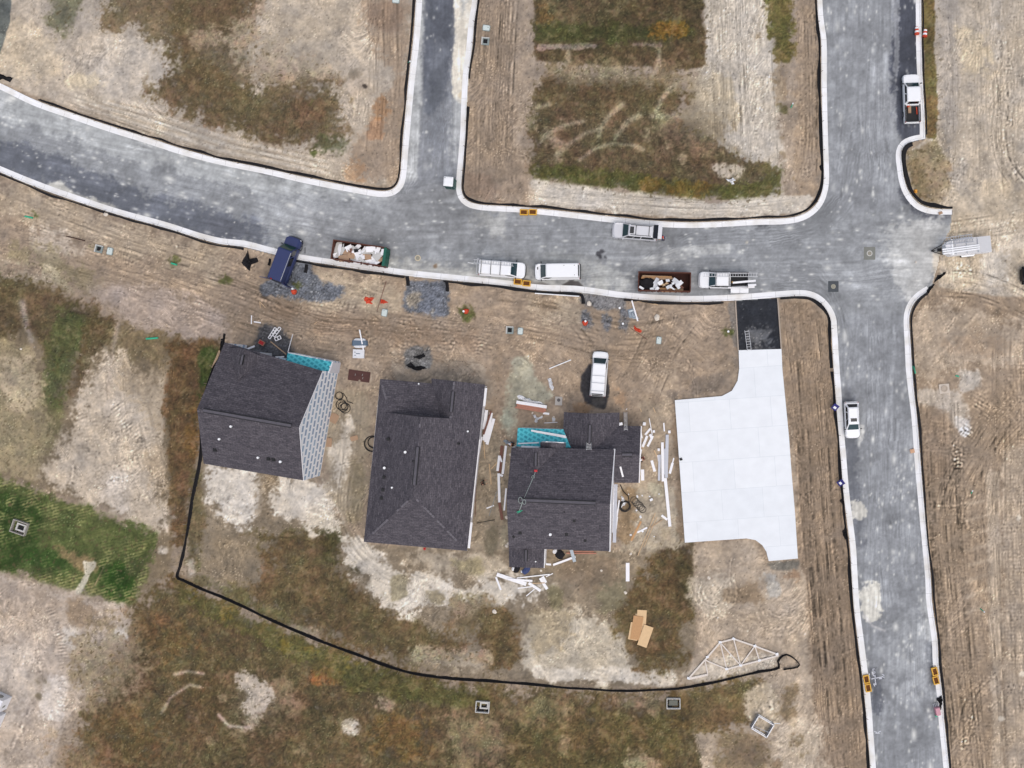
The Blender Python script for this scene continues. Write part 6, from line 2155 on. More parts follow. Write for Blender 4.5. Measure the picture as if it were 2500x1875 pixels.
for x, y, r in ((1568, 690, .38), (1578, 687, .48), (1588, 690, .5), (1576, 700, .45), (1594, 697, .42), (1586, 703, .4), (1570, 706, .3)):
    bag('black rubbish bag in the left part of the rusty dumpster', x, y, r, BLACKC, 1.05, group='black bags in the rusty dumpster')
for i, (x, y, a, l, w_) in enumerate(((1602, 687, 60, .9, .5), (1600, 698, 80, .8, .5), (1630, 685, 10, .5, .35), (1650, 687, -40, .9, .6), (1658, 693, 40, 1.0, .5), (1655, 700, -60, .7, .4), (1632, 701, 30, .6, .4), (1642, 704, -30, .7, .2), (1592, 706, 10, .5, .4), (1566, 703, -30, .7, .3), (1604, 705, 45, .6, .4), (1643, 692, 20, .35, .3), (1638, 699, 70, .5, .3), (1612, 690, 30, .7, .5))):
    sheet_in('crumpled white scrap in the rusty open dumpster', 'white_scrap', 'scrap', x, y, a, l, w_, PLASTIC, 1.25 + .03 * i, .3, .08, group='white scraps in the rusty dumpster')


# ---------------------------------------------------------------- toilet, barrels, inlet guards
p = P(1103, 452, 0)
pt = thing('portable_toilet', 'dark green portable toilet with bright white roof at the kerb corner', 'portable toilet', (p.x, p.y, .01), math.radians(-5))
mb = MB(); mb.box((0, 0, .06), (1.2, 1.2, .12)); mb.build('skid_base', UTIL, pt)
mb = MB(); mb.box((0, 0, 1.08), (1.08, 1.08, 1.95))
for sx in (-1, 1):
    for sy in (-1, 1):
        mb.box((sx * .53, sy * .53, 1.08), (.1, .1, 1.96))
mb.build('cabin', POTTY, pt)
mb = MB(); mb.box((0, -.555, 1.05), (.74, .04, 1.8)); d_ = mb.build('door', mat('green door', (30, 74, 72), .5), pt)
mb = MB(); mb.box((.28, -.59, 1.05), (.06, .04, .18)); mb.build('handle', CHROME, d_)
mb = MB()
mb.rings([[(x, y, 2.03) for x, y in outline(-.6, .6, .6, .1, .1)], [(x, y, 2.12) for x, y in outline(-.6, .6, .6, .1, .1)], [(x, y, 2.22) for x, y in outline(-.45, .45, .45, .1, .1)]])
mb.build('roof', WHITE, pt)
mb = MB(); mb.cyl((-.4, .4, 2.1), (-.4, .4, 2.4), .05); mb.build('vent_pipe', UTIL, pt)


def barrel(label, px, py, rz, z):
    p = P(px, py, z)
    t = thing('traffic_barrel', label, 'traffic barrel', (p.x, p.y, z), rz, 'overturned traffic barrels')
    prof = [(-.52, .24), (-.5, .3), (-.3, .3), (-.28, .275), (-.06, .275), (-.04, .25), (.18, .25), (.2, .225), (.4, .225), (.42, .19), (.5, .15)]
    for i, (a, b, m, nm) in enumerate(((0, 3, ORANGE, 'base_ring'), (3, 5, WHITE, 'white_band'), (5, 7, ORANGE, 'orange_band'), (7, 9, WHITE, 'white_band'), (9, 11, mat('pale orange', (226, 150, 130), .6), 'top_cap'))):
        mb = MB()
        rr = [[(r * math.cos(q), y, .3 + r * math.sin(q)) for q in [2 * math.pi * k / 14 for k in range(14)]] for y, r in prof[a:min(b + 1, len(prof))]]
        mb.rings(rr)
        mb.build(nm, m, t)
    return t


barrel('larger orange and white barrel lying against the kerb in the gutter', 2236.5, 77, .05, .02)
barrel('smaller orange and white barrel lying on the dry grass verge', 2256.5, 83, -.08, G)


def inlet_guard(label, px, py, ang, dx=0):
    p = P(px, py, .02)
    t = thing('inlet_guard', label, 'drain guard', (p.x, p.y, .04), math.radians(ang), 'yellow drain inlet guards')
    for k, s in enumerate((-1, 1)):
        c = Vector((s * .56, s * dx, .14))
        mb = MB()
        l, w_ = 1.02, .74
        for e in (-1, 1):
            mb.box(c + Vector((0, e * (w_ / 2 - .06), .06)), (l, .12, .28))
            mb.box(c + Vector((e * (l / 2 - .06), 0, .06)), (.12, w_ - .24, .28))
        mb.build('frame', YELLOW, t)
        mb = MB(); mb.box(c + Vector((0, 0, 0)), (l - .24, w_ - .24, .16)); mb.build('filter', RUSTIN, t)
    return t


inlet_guard('yellow double drain guard on the north kerb opposite the two white vans', 1290.5, 519, -2, .03)
inlet_guard('yellow double drain guard on the kerb below the white van with roof rack', 1275.5, 690.5, -5, -.05)
inlet_guard('yellow double drain guard on the west kerb of the south street by paint marks', 2116, 1667, -80, .02)
inlet_guard('yellow double drain guard on the east kerb of the south street', 2282, 1648.5, -76, -.06)

# ---------------------------------------------------------------- utility boxes, catch basins
def rrect(l, w, r):
    return outline(-l / 2, l / 2, w / 2, r, r, n=3)


def lid(label, px, py, ang, l=.85, w=.65):
    p = P(px, py, G)
    t = thing('utility_cover', label, 'utility cover', (p.x, p.y, G - .03), math.radians(ang), 'pale green utility covers')
    mb = MB(); mb.prism(rrect(l + .14, w + .14, .16), 0, .1); mb.build('rim', UTIL, t)
    mb = MB(); mb.rings([[(x, y, .1) for x, y in rrect(l, w, .14)], [(x, y, .17) for x, y in rrect(l - .02, w - .02, .14)], [(x, y, .19) for x, y in rrect(l - .1, w - .1, .12)]]); mb.build('cover', MINT, t)
    mb = MB(); mb.box((l * .28, w * .1, .192), (.14, .08, .02)); mb.build('handle', UTIL, t)


lid('mint utility cover beyond the open grey box beside the narrow north street', 1187.5, 68.5, -8)
lid('mint utility cover cut by the top edge left of the narrow street', 967, 1, -5)
lid('mint utility cover right of the open grey box in the west verge', 269, 613.5, 78)
lid('mint utility cover below the red mesh scraps and thin stick', 939, 763.5, 80)
lid('mint utility cover right of the open grey box in front of the middle house', 1270.5, 808.5, 85, .8, .6)
lid('mint utility cover in bare dirt right of the red mesh with a stick', 1608.5, 831, 85, .85, .56)


def ubox(label, px, py, ang, s=.98):
    p = P(px, py, G)
    t = thing('utility_box', label, 'utility box', (p.x, p.y, G - .05), math.radians(ang), 'open grey utility boxes')
    mb = MB()
    a, b = s / 2, s * .28
    for e in (-1, 1):
        mb.box((0, e * (a + b) / 2, .13), (s, a - b, .22))
        mb.box((e * (a + b) / 2, 0, .13), (a - b, 2 * b, .22))
    mb.build('frame', UTIL, t)
    mb = MB()
    mb.box((-a + .06, 0, .27), (.13, s, .07)); mb.box((0, a - .06, .26), (s, .1, .05))
    mb.build('edge_strip', CONC, t)
    mb = MB(); mb.box((0, 0, .07), (2 * b, 2 * b, .02)); mb.build('pit', PIT, t)


ubox('open grey utility box beside the narrow north street', 1185.5, 101.5, -5)
ubox('open grey utility box in the dirt verge of the curved street', 243, 608, -14)
ubox('open grey utility box in the dirt in front of the middle house', 1245, 806, -3, .95)


def basin(label, px, py, ang, l, w, ox=0, oy=0, inner='ring', rim=CONC, col_in=PIT):
    p = P(px, py, G)
    t = thing('catch_basin', label, 'catch basin', (p.x, p.y, G - .05), math.radians(ang))
    h = .5
    mb = MB()
    for e in (-1, 1):
        mb.box((0, e * (w / 2 - .05), h / 2), (l, .1, h))
        mb.box((e * (l / 2 - .05), 0, h / 2), (.1, w - .2, h))
    mb.build('outer_wall', rim, t)
    mb = MB(); mb.box((0, 0, .05), (l - .2, w - .2, .04)); mb.build('basin_floor', col_in, t)
    if inner == 'ring':
        mb = MB()
        il, iw = l * .62, w * .58
        for e in (-1, 1):
            mb.box((ox, oy + e * (iw / 2 - .09), .17), (il, .18, .2))
            mb.box((ox + e * (il / 2 - .09), oy, .17), (.18, iw - .36, .2))
        mb.build('inner_ring', CONC, t)
        mb = MB(); mb.box((ox, oy, .085), (il - .36, iw - .36, .02)); mb.build('pit', PIT, t)
    elif inner == 'grate':
        mb = MB(); mb.box((0, .0, .09), (l * .62, w * .5, .05)); mb.build('pit', mat('dark green water', (48, 60, 50), .2), t)
    return t


basin('pale concrete catch basin with a ring inside, in the green turf', 51, 1287, -19, 1.95, 1.65, .12, .02, 'ring', mat('weathered concrete', (170, 164, 156), .85, var=.12), mat('brown grey pit floor', (120, 110, 106), .9))
basin('white rimmed catch basin with inner ring below the curved silt fence', 1179, 1724, -4, 1.75, 1.45, .18, .14)
basin('white rimmed rectangular catch basin filled with green water', 1644, 1715.5, 0, 1.75, 1.35, 0, 0, 'grate')

# tilted box frame in the south yard
p = P(1860, 1769, G)
fr = thing('box_frame', 'pale open box frame of bars standing tilted in the south yard', 'frame', (p.x, p.y, G), math.radians(-31))
cs = [(-1.12, -.9), (1.12, -.9), (1.12, .9), (-1.12, .9)]
for i in range(4):
    a, b = cs[i], cs[(i + 1) % 4]
    for zz in (.06, .75):
        mb = MB(); mb.bar((a[0], a[1], zz), (b[0], b[1], zz), .11, .11); mb.build('frame_bar', GALV, fr)
    mb = MB(); mb.bar((a[0], a[1], .0), (a[0], a[1], .8), .11, .11); mb.build('frame_post', GALV, fr)
mb = MB(); mb.bar((-1.0, -.7, .1), (1.1, -.2, .72), .06, .06); mb.build('brace', GALV, fr)
mb = MB(); mb.bar((1.0, .95, .5), (1.75, 1.45, .5), .07, .07); mb.build('frame_bar', GALV, fr)
for s in (-1, 1):
    mb = MB(); mb.box((s * 1.1, 0, .42), (.05, 1.7, .5)); mb.build('side_panel', mat('pale mesh panel', (160, 160, 164), .6), fr)

# precast blocks at the lower-left corner
for i, (x, y, lab) in enumerate(((4, 1706, 'top white precast block of three at the left edge, hole in its side'), (-10, 1746, 'middle white precast block of three at the left edge, slot in its side'), (-22, 1775, 'lowest white precast block of three at the left edge'))):
    p = P(x, y, 0)
    t = thing('precast_block', lab, 'concrete block', (p.x, p.y, G), math.radians(-24), 'white precast blocks')
    mb = MB(); mb.box((0, 0, .85), (2.3, 1.7, 1.7)); mb.build('block', mat('white precast concrete', (236, 237, 241), .75, var=.03), t)
    mb = MB(); mb.cyl((.2, .7, .95), (.2, .862, .95), .42, n=18); mb.build('pipe_hole', CONCD, t)
    mb = MB(); mb.box((1.1, -.2, .9), (.12, .3, .5)); mb.build('slot', CONCD, t)
    mb = MB(); mb.box((-.6, .1, 1.68), (.5, .2, .06)); mb.build('slot', CONCD, t)
# ---------------------------------------------------------------- manholes
def manhole(label, px, py, s, pad, ring, r, z=.004):
    p = P(px, py, 0)
    t = thing('manhole', label, 'manhole', (p.x, p.y, z), 0)
    if pad:
        mb = MB(); mb.prism(rrect(s[0], s[1], .06), 0, .008); mb.build('pad', pad, t)
    mb = MB(); mb.cyl((0, 0, 0), (0, 0, .018), r, n=22); mb.build('ring', ring, t)
    mb = MB(); mb.cyl((0, 0, 0), (0, 0, .024), r * .72, n=20)
    mb.build('cover', mat('manhole cover', (150, 146, 132), .7, .1, .15), t)
    return t


manhole('manhole on a pale grey square patch in the street crossing', 2123, 618.5, (1.45, 1.62), mat('patch pale', (128, 129, 122), .9, var=.15), CONC, .36)
manhole('manhole on a dark square patch in the street crossing', 2034.5, 699.5, (1.32, 1.38), mat('patch dark', (78, 82, 86), .9, var=.15), mat('manhole ring', (160, 156, 140), .8), .3)
manhole('round tan manhole cover in the street near the green-ended dumpster', 1020, 630, None, None, mat('tan ring', (206, 192, 164), .8), .38)
p = P(2305, 949, G)
t = thing('manhole', 'manhole ring on a square concrete pad in the east dirt lot', 'manhole', (p.x, p.y, G), .1)
mb = MB(); mb.prism(rrect(1.3, 1.2, .08), -.05, .07); mb.build('pad', mat('beige concrete', (206, 194, 180), .9), t)
mb = MB()
mb.rings([[(r * math.cos(q), r * math.sin(q), z) for q in [2 * math.pi * k / 20 for k in range(20)]] for r, z in ((.42, .07), (.42, .14), (.33, .14), (.33, .08))], cap1=True)
mb.build('ring', mat('beige ring', (186, 172, 156), .9), t)
p = P(1364, 979, G)
t = thing('drain_pad', 'grey square concrete drain pad with round hole beside the salmon board stack', 'drain pad', (p.x, p.y, G), -.05)
mb = MB(); mb.prism(rrect(.9, 1.1, .03), -.05, .08); mb.build('pad', mat('greyish pad', (182, 176, 170), .9, var=.15), t)
mb = MB(); mb.cyl((0, .12, .02), (0, .12, .09), .22, n=14); mb.build('hole', mat('drain hole', (96, 92, 92), .9), t)

# painted survey marks on the street
def mark(label, strokes, name='paint_mark', w=.11):
    pts = [P(*q) for s in strokes for q in s]
    c = sum(pts, Vector()) / len(pts)
    mb = MB()
    for s in strokes:
        for a, b in zip(s[:-1], s[1:]):
            pa, pb = P(*a) - c, P(*b) - c
            d = (pb - pa).normalized() * .03
            mb.bar(pa - d, pb + d, w, .004)
    o = mb.build(name, mat('white marking paint', (214, 216, 224), .8, var=.2, scale=12), loc=(c.x, c.y, .006))
    return tag(o, label, 'paint mark', 'white paint marks on the south street')


mark('white sprayed cross lines on the street beside the west drain guard', [[(2128, 1657.5), (2152, 1653)], [(2136, 1648), (2137, 1664)], [(2147, 1657), (2157, 1656)]])
mark('white sprayed letter S above the cross lines on the street', [[(2134.5, 1633), (2131, 1633.5), (2131, 1637), (2134, 1639), (2136.5, 1640.5), (2135.5, 1643.5), (2131.5, 1643)], [(2129, 1641), (2133, 1650)]], w=.1)
mark('white sprayed letter N below the cross lines on the street', [[(2135.5, 1675), (2132, 1667.5), (2139.5, 1672.5), (2137, 1664.5)]], w=.1)
mark('white sprayed figure at the right end of the cross lines', [[(2154, 1647), (2157.5, 1647), (2158, 1650)], [(2153, 1652), (2157, 1652.5), (2158.5, 1656), (2154, 1656.5)]], w=.1)
mark('white sprayed stroke just right of the west drain guard', [[(2122.5, 1645), (2121.5, 1650), (2123.5, 1655), (2122, 1660)]], w=.12)
mark('faint white sprayed dashes further down the south street', [[(2135, 1786), (2141, 1788)], [(2144, 1788), (2150, 1785)], [(2138, 1790), (2147, 1790)]], w=.09)

# ---------------------------------------------------------------- green pipes and marker posts
pipe('short green pipe in the dirt near the west end of the curved street', (61, 528), (80, 532), .11, GREENP)
pipe('short green pipe beside a green weed clump south of the curved street', (418, 642.5), (432, 646.5), .11, GREENP)
pipe('longer green pipe lying in dry grass left of the left house', (357, 827), (386, 825), .12, GREENP)
pipe('short green pipe just behind the east kerb below the crossing', (2229.5, 893), (2234.5, 912), .13, GREENP)
pipe('tiny green pipe on the tan patch in the east lot', (2333, 917), (2341, 919), .09, GREENP)
for lab, x, y in (('green and white marker post at the kerb of the narrow north street', 996, 153), ('small green and white marker post among crawler tracks in the east lot', 2371, 1205),
                  ('small teal and white marker post low in the east lot', 2393, 1486), ('small green and white marker post beside weeds in the middle block', 1931, 263)):
    p = P(x, y, G)
    t = thing('marker_post', lab, 'marker post', (p.x, p.y, G), rng.uniform(0, 3))
    mb = MB(); mb.cyl((0, 0, 0), (.18, -.3, .5), .06); mb.build('post', GREENP, t)
    mb = MB(); mb.cyl((.18, -.3, .5), (.23, -.38, .62), .09); mb.build('cap', WHITE, t)
    if y < 400:
        pass
for lab, x, y, o in (('white topped pipe with orange mesh beside the navy van', 718, 706, (0, -.35)), ('white topped pipe with orange mesh in a round green weed clump', 1134, 761, (.2, .05)), ('white topped pipe with orange mesh left of the third gravel entrance', 1430, 785, (-.1, -.2)),
                     ('white topped pipe in the weed clump beside the black driveway bed', 1777, 810, None), ('white topped pipe at the right leg of the third gravel entrance', 1521, 791, None), ('white topped pipe right of the gravel at the third entrance kerb', 1513, 753, None)):
    p = P(x, y, G)
    t = thing('standpipe', lab, 'standpipe', (p.x, p.y, G), 0, 'white topped standpipes')
    mb = MB(); mb.cyl((0, 0, -.02), (0, 0, .6), .1); mb.build('pipe', WHITE, t)
    mb = MB(); mb.cyl((0, 0, .6), (0, 0, .68), .15, .13); mb.build('cap', WHITE, t)
    if o:
        mb = MB()
        rr = []
        for sc_, zz in ((1, 0), (.9, .2), (.55, .42), (.2, .45)):
            rr.append([(o[0] + sc_ * .36 * math.cos(q) * (1 + .25 * math.sin(3 * q)), o[1] + sc_ * .42 * math.sin(q) * (1 + .2 * math.cos(2 * q)), zz) for q in [2 * math.pi * k / 11 for k in range(11)]])
        mb.rings(rr)
        mb.build('mesh_wrap', ORANGE, t)
for lab, pts in (('larger red mesh scrap left of the thin dark stick', [(892, 725), (914, 727), (910, 735), (905, 738), (912, 743), (894, 742), (890, 732)]),
                 ('pointed red mesh scrap right of the thin dark stick', [(930, 730), (936, 732), (948, 738), (936, 741), (928, 742)]),
                 ('red mesh scrap with a stick right of the third gravel entrance', [(1547, 795), (1552, 798), (1568, 807), (1564, 813), (1554, 809), (1547, 803)])):
    scrap(lab, pts, ORANGE, 'mesh scrap', 'mesh_scrap', .16)
pipe('thin dark stick lying between two red mesh scraps', (942.6, 687), (920.6, 758.5), .035, BROWNW, G + .12, 'stick', None, 'stick')
pipe('dark bent stick under the red mesh scrap right of the gravel entrance', (1538, 800), (1580, 829), .03, BROWNW, G + .1, 'stick', None, 'stick')
pipe('dark rusty bar lying in the west verge left of the grey box', (162, 576.5), (207, 587.5), .06, RUSTD, G + .06, 'steel_bar', None, 'bar')

# signs
for lab, x, y, a in (('blue and white lot sign beside the small white sport utility', 2037, 993, -.6), ('blue and white lot sign further down the west kerb of the south street', 2051, 1177, -.9)):
    p = P(x, y, G)
    t = thing('lot_sign', lab, 'sign', (p.x, p.y, G), a, 'blue lot signs')
    mb = MB(); mb.bar((0, 0, 0), (0, 0, .5), .05, .05); mb.build('post', STAKE, t)
    M_ = Matrix.Rotation(math.radians(35), 3, 'X')
    mb = MB(); mb.box((0, -.05, .62), (.72, .9, .03), M=M_); pn = mb.build('panel', BLUESIGN, t)
    mb = MB(); mb.box((0, -.12, .64), (.36, .34, .02), M=M_); mb.build('white_print', WHITE, pn)

# ---------------------------------------------------------------- timber, siding and loose boards
ORD = ['first', 'second', 'third', 'fourth', 'fifth', 'sixth', 'seventh', 'eighth', 'ninth', 'tenth', 'eleventh', 'twelfth', 'thirteenth', 'fourteenth', 'fifteenth', 'sixteenth', 'seventeenth', 'eighteenth', 'nineteenth', 'twentieth']


def scatter(rows, what, where, group, name='siding_board', cat='board'):
    rows = sorted(rows, key=lambda r: (r[0][1] + r[1][1]) / 2)
    for i, (a, b, w_, m, th, z) in enumerate(rows):
        board(f'{ORD[i]} {what} from the north, {where}', a, b, w_, m, th, G + z, None, name, cat, group)


V, GV, PN, TW, BW = VINYL, GREYV, PINE, TANW, BROWNW
scatter([((1199, 1007.6), (1186.7, 1079.5), 9, V, .1, .25), ((1206, 1022), (1189, 1085), 7, V, .08, .3), ((1199, 1003.6), (1180.5, 1060.5), 4.5, BW, .08, .42), ((1176.5, 1066), (1167, 1121.6), 3.4, V, .06, .2),
         ((1181, 1073), (1184, 1119), 1.8, PN, .05, .1), ((1188, 1001), (1182, 1048), 8, V, .08, .2), ((1186, 1045), (1180, 1075), 5, V, .08, .32)], 'long board', 'stacked loosely along the middle house east wall', 'boards along the middle house')
scatter([((1235.5, 1088), (1227.5, 1157), 5.5, V, .12, .1), ((1226, 1088), (1219.5, 1153.5), 7.5, BW, .1, .02), ((1219.5, 1112), (1214.7, 1149.7), 6, V, .1, .14), ((1220.5, 1113), (1225, 1128), 4, V, .08, .22), ((1217.6, 1155.5), (1219.5, 1226), 6, V, .12, .1),
         ((1220, 1159), (1228, 1162), 5, V, .08, .12), ((1219.5, 1227), (1226.5, 1269), 7, BW, .1, .02), ((1236, 1192), (1231, 1246), 3.8, V, .1, .05), ((1194.5, 1132), (1199.3, 1182.4), 2, PN, .06, .02), ((1213.7, 1129), (1200, 1144), 2, PN, .06, .02), ((1188, 1241), (1206, 1234), 3, V, .06, .02)],
        'board', 'in the passage between the middle and right houses', 'boards between the middle and right houses')
pipe('bent grey pole in the passage between the middle and right houses', (1213, 1200), (1194, 1259.6), .05, CONCD, G + .06, 'pole', None, 'pole')
scatter([((1585, 1021.6), (1592.4, 1061.4), 2, V, .05, .1), ((1588, 1046), (1575, 1061.4), 5, V, .1, .05), ((1580, 1064), (1569, 1091), 6, V, .1, .08), ((1594, 1064), (1581, 1090), 5.5, V, .1, .08), ((1620.5, 1032.4), (1622, 1053), 3.4, V, .08, .02),
         ((1587, 1060), (1592, 1072), 6, V, .1, .14), ((1591, 1124), (1598.5, 1151), 6.5, V, .1, .02), ((1568.5, 1146), (1569, 1173), 8, V, .1, .02), ((1597, 1099.4), (1604, 1114), 2.6, PN, .05, .02), ((1645, 1118), (1642, 1130), 3, V, .06, .02), ((1642, 1130), (1635, 1156), 6, V, .08, .02), ((1607, 1111), (1609, 1126), 5, V, .08, .02),
         ((1566, 1097), (1562, 1115), 4, V, .08, .02), ((1565, 1054), (1568, 1070), 2.5, V, .05, .02)], 'white siding offcut', 'scattered between the right house and the slab', 'white offcuts right of the right house')
scatter([((1629, 1061), (1626.5, 1166), 7.5, GV, .16, .05), ((1624, 1167), (1635.5, 1285), 7.5, V, .16, .05), ((1617, 1080), (1618.5, 1175), 6.5, V, .16, .08), ((1610.5, 1110), (1609, 1173), 6, GV, .14, .04), ((1623, 1095), (1621, 1158), 4, GV, .12, .04)],
        'full-length siding plank', 'in the rows laid beside the white slab', 'long siding planks beside the slab', 'siding_plank', 'plank')
scatter([((1503.5, 1182), (1500, 1324), 8.5, GV, .18, .05), ((1512, 1221), (1506, 1262), 3.5, V, .1, .1), ((1507.5, 1262), (1504, 1292), 3, V, .1, .1), ((1499, 1190), (1495.5, 1300), 1.5, V, .1, .2)], 'siding plank', 'along the tall white gable of the right house', 'planks along the right house gable', 'siding_plank', 'plank')
scatter([((1615, 1258), (1629, 1268.5), 5.5, V, .1, .05), ((1600, 1252), (1557, 1357), 1.6, PN, .06, .05), ((1604, 1262), (1572, 1335), 1.4, PN, .06, .02), ((1617.7, 1268.6), (1588, 1287.6), 2, TW, .06, .05), ((1565, 1273), (1541, 1320), 5, OSB, .06, .02), ((1556, 1300), (1580, 1288), 4, V, .05, .02)], 'thin pole or board', 'in the debris south of the hose coils', 'poles south of the hose coils', 'pole', 'pole')
for i, (x, y, s_) in enumerate(((1573, 1034.7, 7), (1596, 1053, 5.5), (1634, 1054, 6), (1608, 1097.5, 5.5))):
    p = P(x, y, G)
    mb = MB(); mb.box((0, 0, .15), (s_ * S, s_ * S * 1.1, .3), rng.uniform(-.3, .3)); mb.box((0, 0, .31), (s_ * S * .9, s_ * S, .03), rng.uniform(-.3, .3))
    tag(mb.build('bucket', V, loc=p), f'{ORD[i]} small white block from the north, right of the right house', 'block', 'small white blocks right of the right house')
scatter([((1213, 1402), (1285, 1426), 9, V, .1, .05), ((1262, 1411), (1342, 1402), 2.6, V, .08, .1), ((1211, 1409), (1223, 1440), 4.6, V, .08, .02), ((1291, 1423), (1320, 1442), 6.5, V, .1, .12), ((1325, 1407), (1333, 1422), 6, V, .1, .05), ((1319, 1411), (1336, 1438), 7, V, .1, .05),
         ((1264, 1436), (1298, 1432), 2.6, V, .06, .02), ((1285, 1455), (1305, 1438), 2.2, V, .06, .02), ((1300, 1424), (1330, 1423), 2, PN, .05, .15), ((1333, 1408), (1350, 1400), 2, V, .05, .05), ((1240, 1414), (1300, 1418), 5, V, .1, .15)],
        'white offcut', 'in the white heap behind the rear addition', 'white offcuts behind the right house')
board('single white plank lying alone in the back yard of the right house', (1532.4, 1374), (1532.4, 1419), 9, VINYL, .08)
board('long white offcut propped across a grey sheet behind the right house', (1350.5, 1379), (1405, 1359), 5, VINYL, .1, G + .2)
board('short white offcut beside the rear addition wall', (1333, 1377), (1345.5, 1378), 4.6, VINYL, .08)
board('grey limp sheet hanging behind the right house', (1394, 1340), (1403, 1371.7), 8, GREYSHEET, .04, G + .3)
board('orange-brown board against the back wall of the right house, nearer one', (1383, 1350), (1456, 1350.5), 2.6, SALMON, .2, G)
board('orange-brown board against the back wall of the right house, farther one', (1390, 1345.5), (1450, 1346.5), 2, SALMON, .2, G)
bag('white rounded bag behind the right house', 1355, 1346, .3, PLASTIC, G + .15)
bag('black rubbish heap behind the right house', 1366, 1354, .6, BLACKC, G + .1, 'rubbish_heap', 'rubbish')
bag('small grey scrap beside the black heap behind the right house', 1369, 1359, .24, PLASTIC, G + .1, 'rubbish_heap', 'rubbish')
bag('navy cloth bundle at the south end of the rear addition', 1285, 1392, .42, BLUEC, G + .15, 'cloth_bundle', 'bundle', None, 1.6)
bag('dark clutter at the south-west corner of the rear addition', 1262, 1388.5, .36, BLACKC, G + .1, 'clutter', 'clutter', None, 1.7)
bag('small white scrap left of the navy cloth bundle', 1253, 1389, .22, PLASTIC, G + .1, 'scrap', 'scrap')
bag('small white scrap under the navy cloth bundle', 1275, 1396, .18, PLASTIC, G + .1, 'scrap', 'scrap')

# porch boards of the right house and on its wing
board('long white trim board lying across the teal porch roof, upper one', (1297, 1051), (1381, 1065), 4, VINYL, .08, 3.75, 3.95)
board('long white trim board lying across the teal porch roof, lower one', (1305, 1053), (1383, 1068), 4, VINYL, .06, 3.72, 3.95)
board('white trim board at the back edge of the teal porch roof, upper one', (1265, 1083), (1316, 1080.5), 3, VINYL, .1, 4.1)
board('white trim board at the back edge of the teal porch roof, lower one', (1273, 1090), (1317, 1092), 4, VINYL, .1, 4.2)
pq = ray_plane(1519, 1150, sr0, sr1, s_br)
pa = ray_plane(1514.5, 1139, sr0, sr1, s_br); pb = ray_plane(1521, 1164, sr0, sr1, s_br)
c = (pa + pb) / 2
mb = MB(); mb.bar(pa - c + Vector((0, 0, .05)), pb - c + Vector((0, 0, .05)), .22, .06)
tag(mb.build('siding_board', VINYL, loc=c), 'white board lying on the side wing roof', 'board')
pw = ray_plane(1515, 1035, inner, s_tr, sr1)
mb = MB(); mb.box((0, 0, .08), (.5, .34, .1), .2); mb.box((.1, .04, .15), (.2, .2, .05), .3)
tag(mb.build('scrap', VINYL, loc=pw), 'white scrap on the wing roof beside the leaning ladder', 'scrap')
# safety line on the main roof of the right house
A_, B_ = ray_plane(1308.5, 1149, TL3, TR3, RR3), ray_plane(1268, 1247, RL3, RR3, BR3)
m1 = ray_plane(1302, 1166, TL3, TR3, RR3); m2 = ray_plane(1277, 1223, TL3, TR3, RR3)
t = thing('safety_rope', 'pale safety rope with red anchor across the right house roof', 'rope', A_)
up = Vector((0, 0, .1))
mb = MB(); mb.tube([A_ - A_ + up, m1 - A_ + up, m2 - A_ + up, B_ - A_ + up], .05); mb.build('rope', mat('pale rope', (150, 160, 156), .8), t)
mb = MB()
for cpt, r_ in ((m1, .28), (m2 + Vector((-.3, .1, 0)), .38), (m2 + Vector((.15, -.1, 0)), .3)):
    mb.tube([cpt - A_ + Vector((r_ * .6 * math.cos(q), r_ * math.sin(q), .14 + .35 * r_ * math.sin(q))) for q in np.linspace(0, 6.28, 14)], .035)
mb.build('loop', mat('pale rope', (150, 160, 156), .8), t)
mb = MB(); mb.box(Vector((0, 0, .2)), (.36, .26, .2)); mb.build('anchor', REDC, t)
mb = MB(); mb.tube([B_ - A_ + Vector(q) for q in ((-.3, -.15, .1), (0, 0, .15), (.4, .05, .1), (.1, -.1, .12), (-.2, -.3, .1), (.05, 0, .12))], .05); mb.build('harness', GREENP, t)
mb = MB(); mb.box(B_ - A_ + Vector((.05, .2, .12)), (.18, .4, .12), -.3); mb.build('grab', BLACK, t)

# ---------------------------------------------------------------- in front of the houses
p = P(1297, 995, G)
st = thing('board_stack', 'stack of salmon boards on the greenish patch before the right house', 'lumber stack', (p.x, p.y, G - .02), math.radians(-9.5))
for k in range(4):
    mb = MB(); mb.box((rng.uniform(-.1, .1), -.28 + k * .2, .18 + .0 * k), (3.75, .18, .3 + .06 * (k % 2))); mb.build('salmon_board', SALMON, st)
mb = MB(); mb.box((0, .5, .2), (3.8, .1, .4)); mb.build('dark_board', BROWNW, st)
board('white plank on the back edge of the salmon board stack', (1261, 981.5), (1335, 993.5), 7.5, VINYL, .12, G + .35)
board('short white plank end on the right corner of the salmon stack', (1326, 1008.5), (1341, 1010.5), 5, VINYL, .1, G + .2)
scrap('crumpled clear plastic along the top of the salmon board stack', [(1261, 965), (1273, 964), (1282, 972), (1292, 972), (1300, 978), (1322, 982), (1328, 988), (1300, 985), (1280, 981), (1265, 973)], PLASTIC, 'plastic', 'plastic_sheet', .3)
scrap('branching white plastic scrap below the salmon board stack', [(1299, 1012), (1306, 1012), (1312, 1020), (1325, 1015), (1326, 1018), (1313, 1026), (1312, 1033), (1305, 1031), (1308, 1022)], PLASTIC, 'plastic', 'plastic_sheet', .2)
scrap('tall white plastic scrap between the stack and the parked van', [(1338, 924), (1345, 922), (1349, 934), (1353, 948), (1350, 954), (1343, 950), (1341, 938)], PLASTIC, 'plastic', 'plastic_sheet', .2)
scrap('small white plastic knot above the thin white batten', [(1348, 1018), (1357, 1021), (1354, 1029), (1348, 1030)], PLASTIC, 'plastic', 'plastic_sheet', .15)
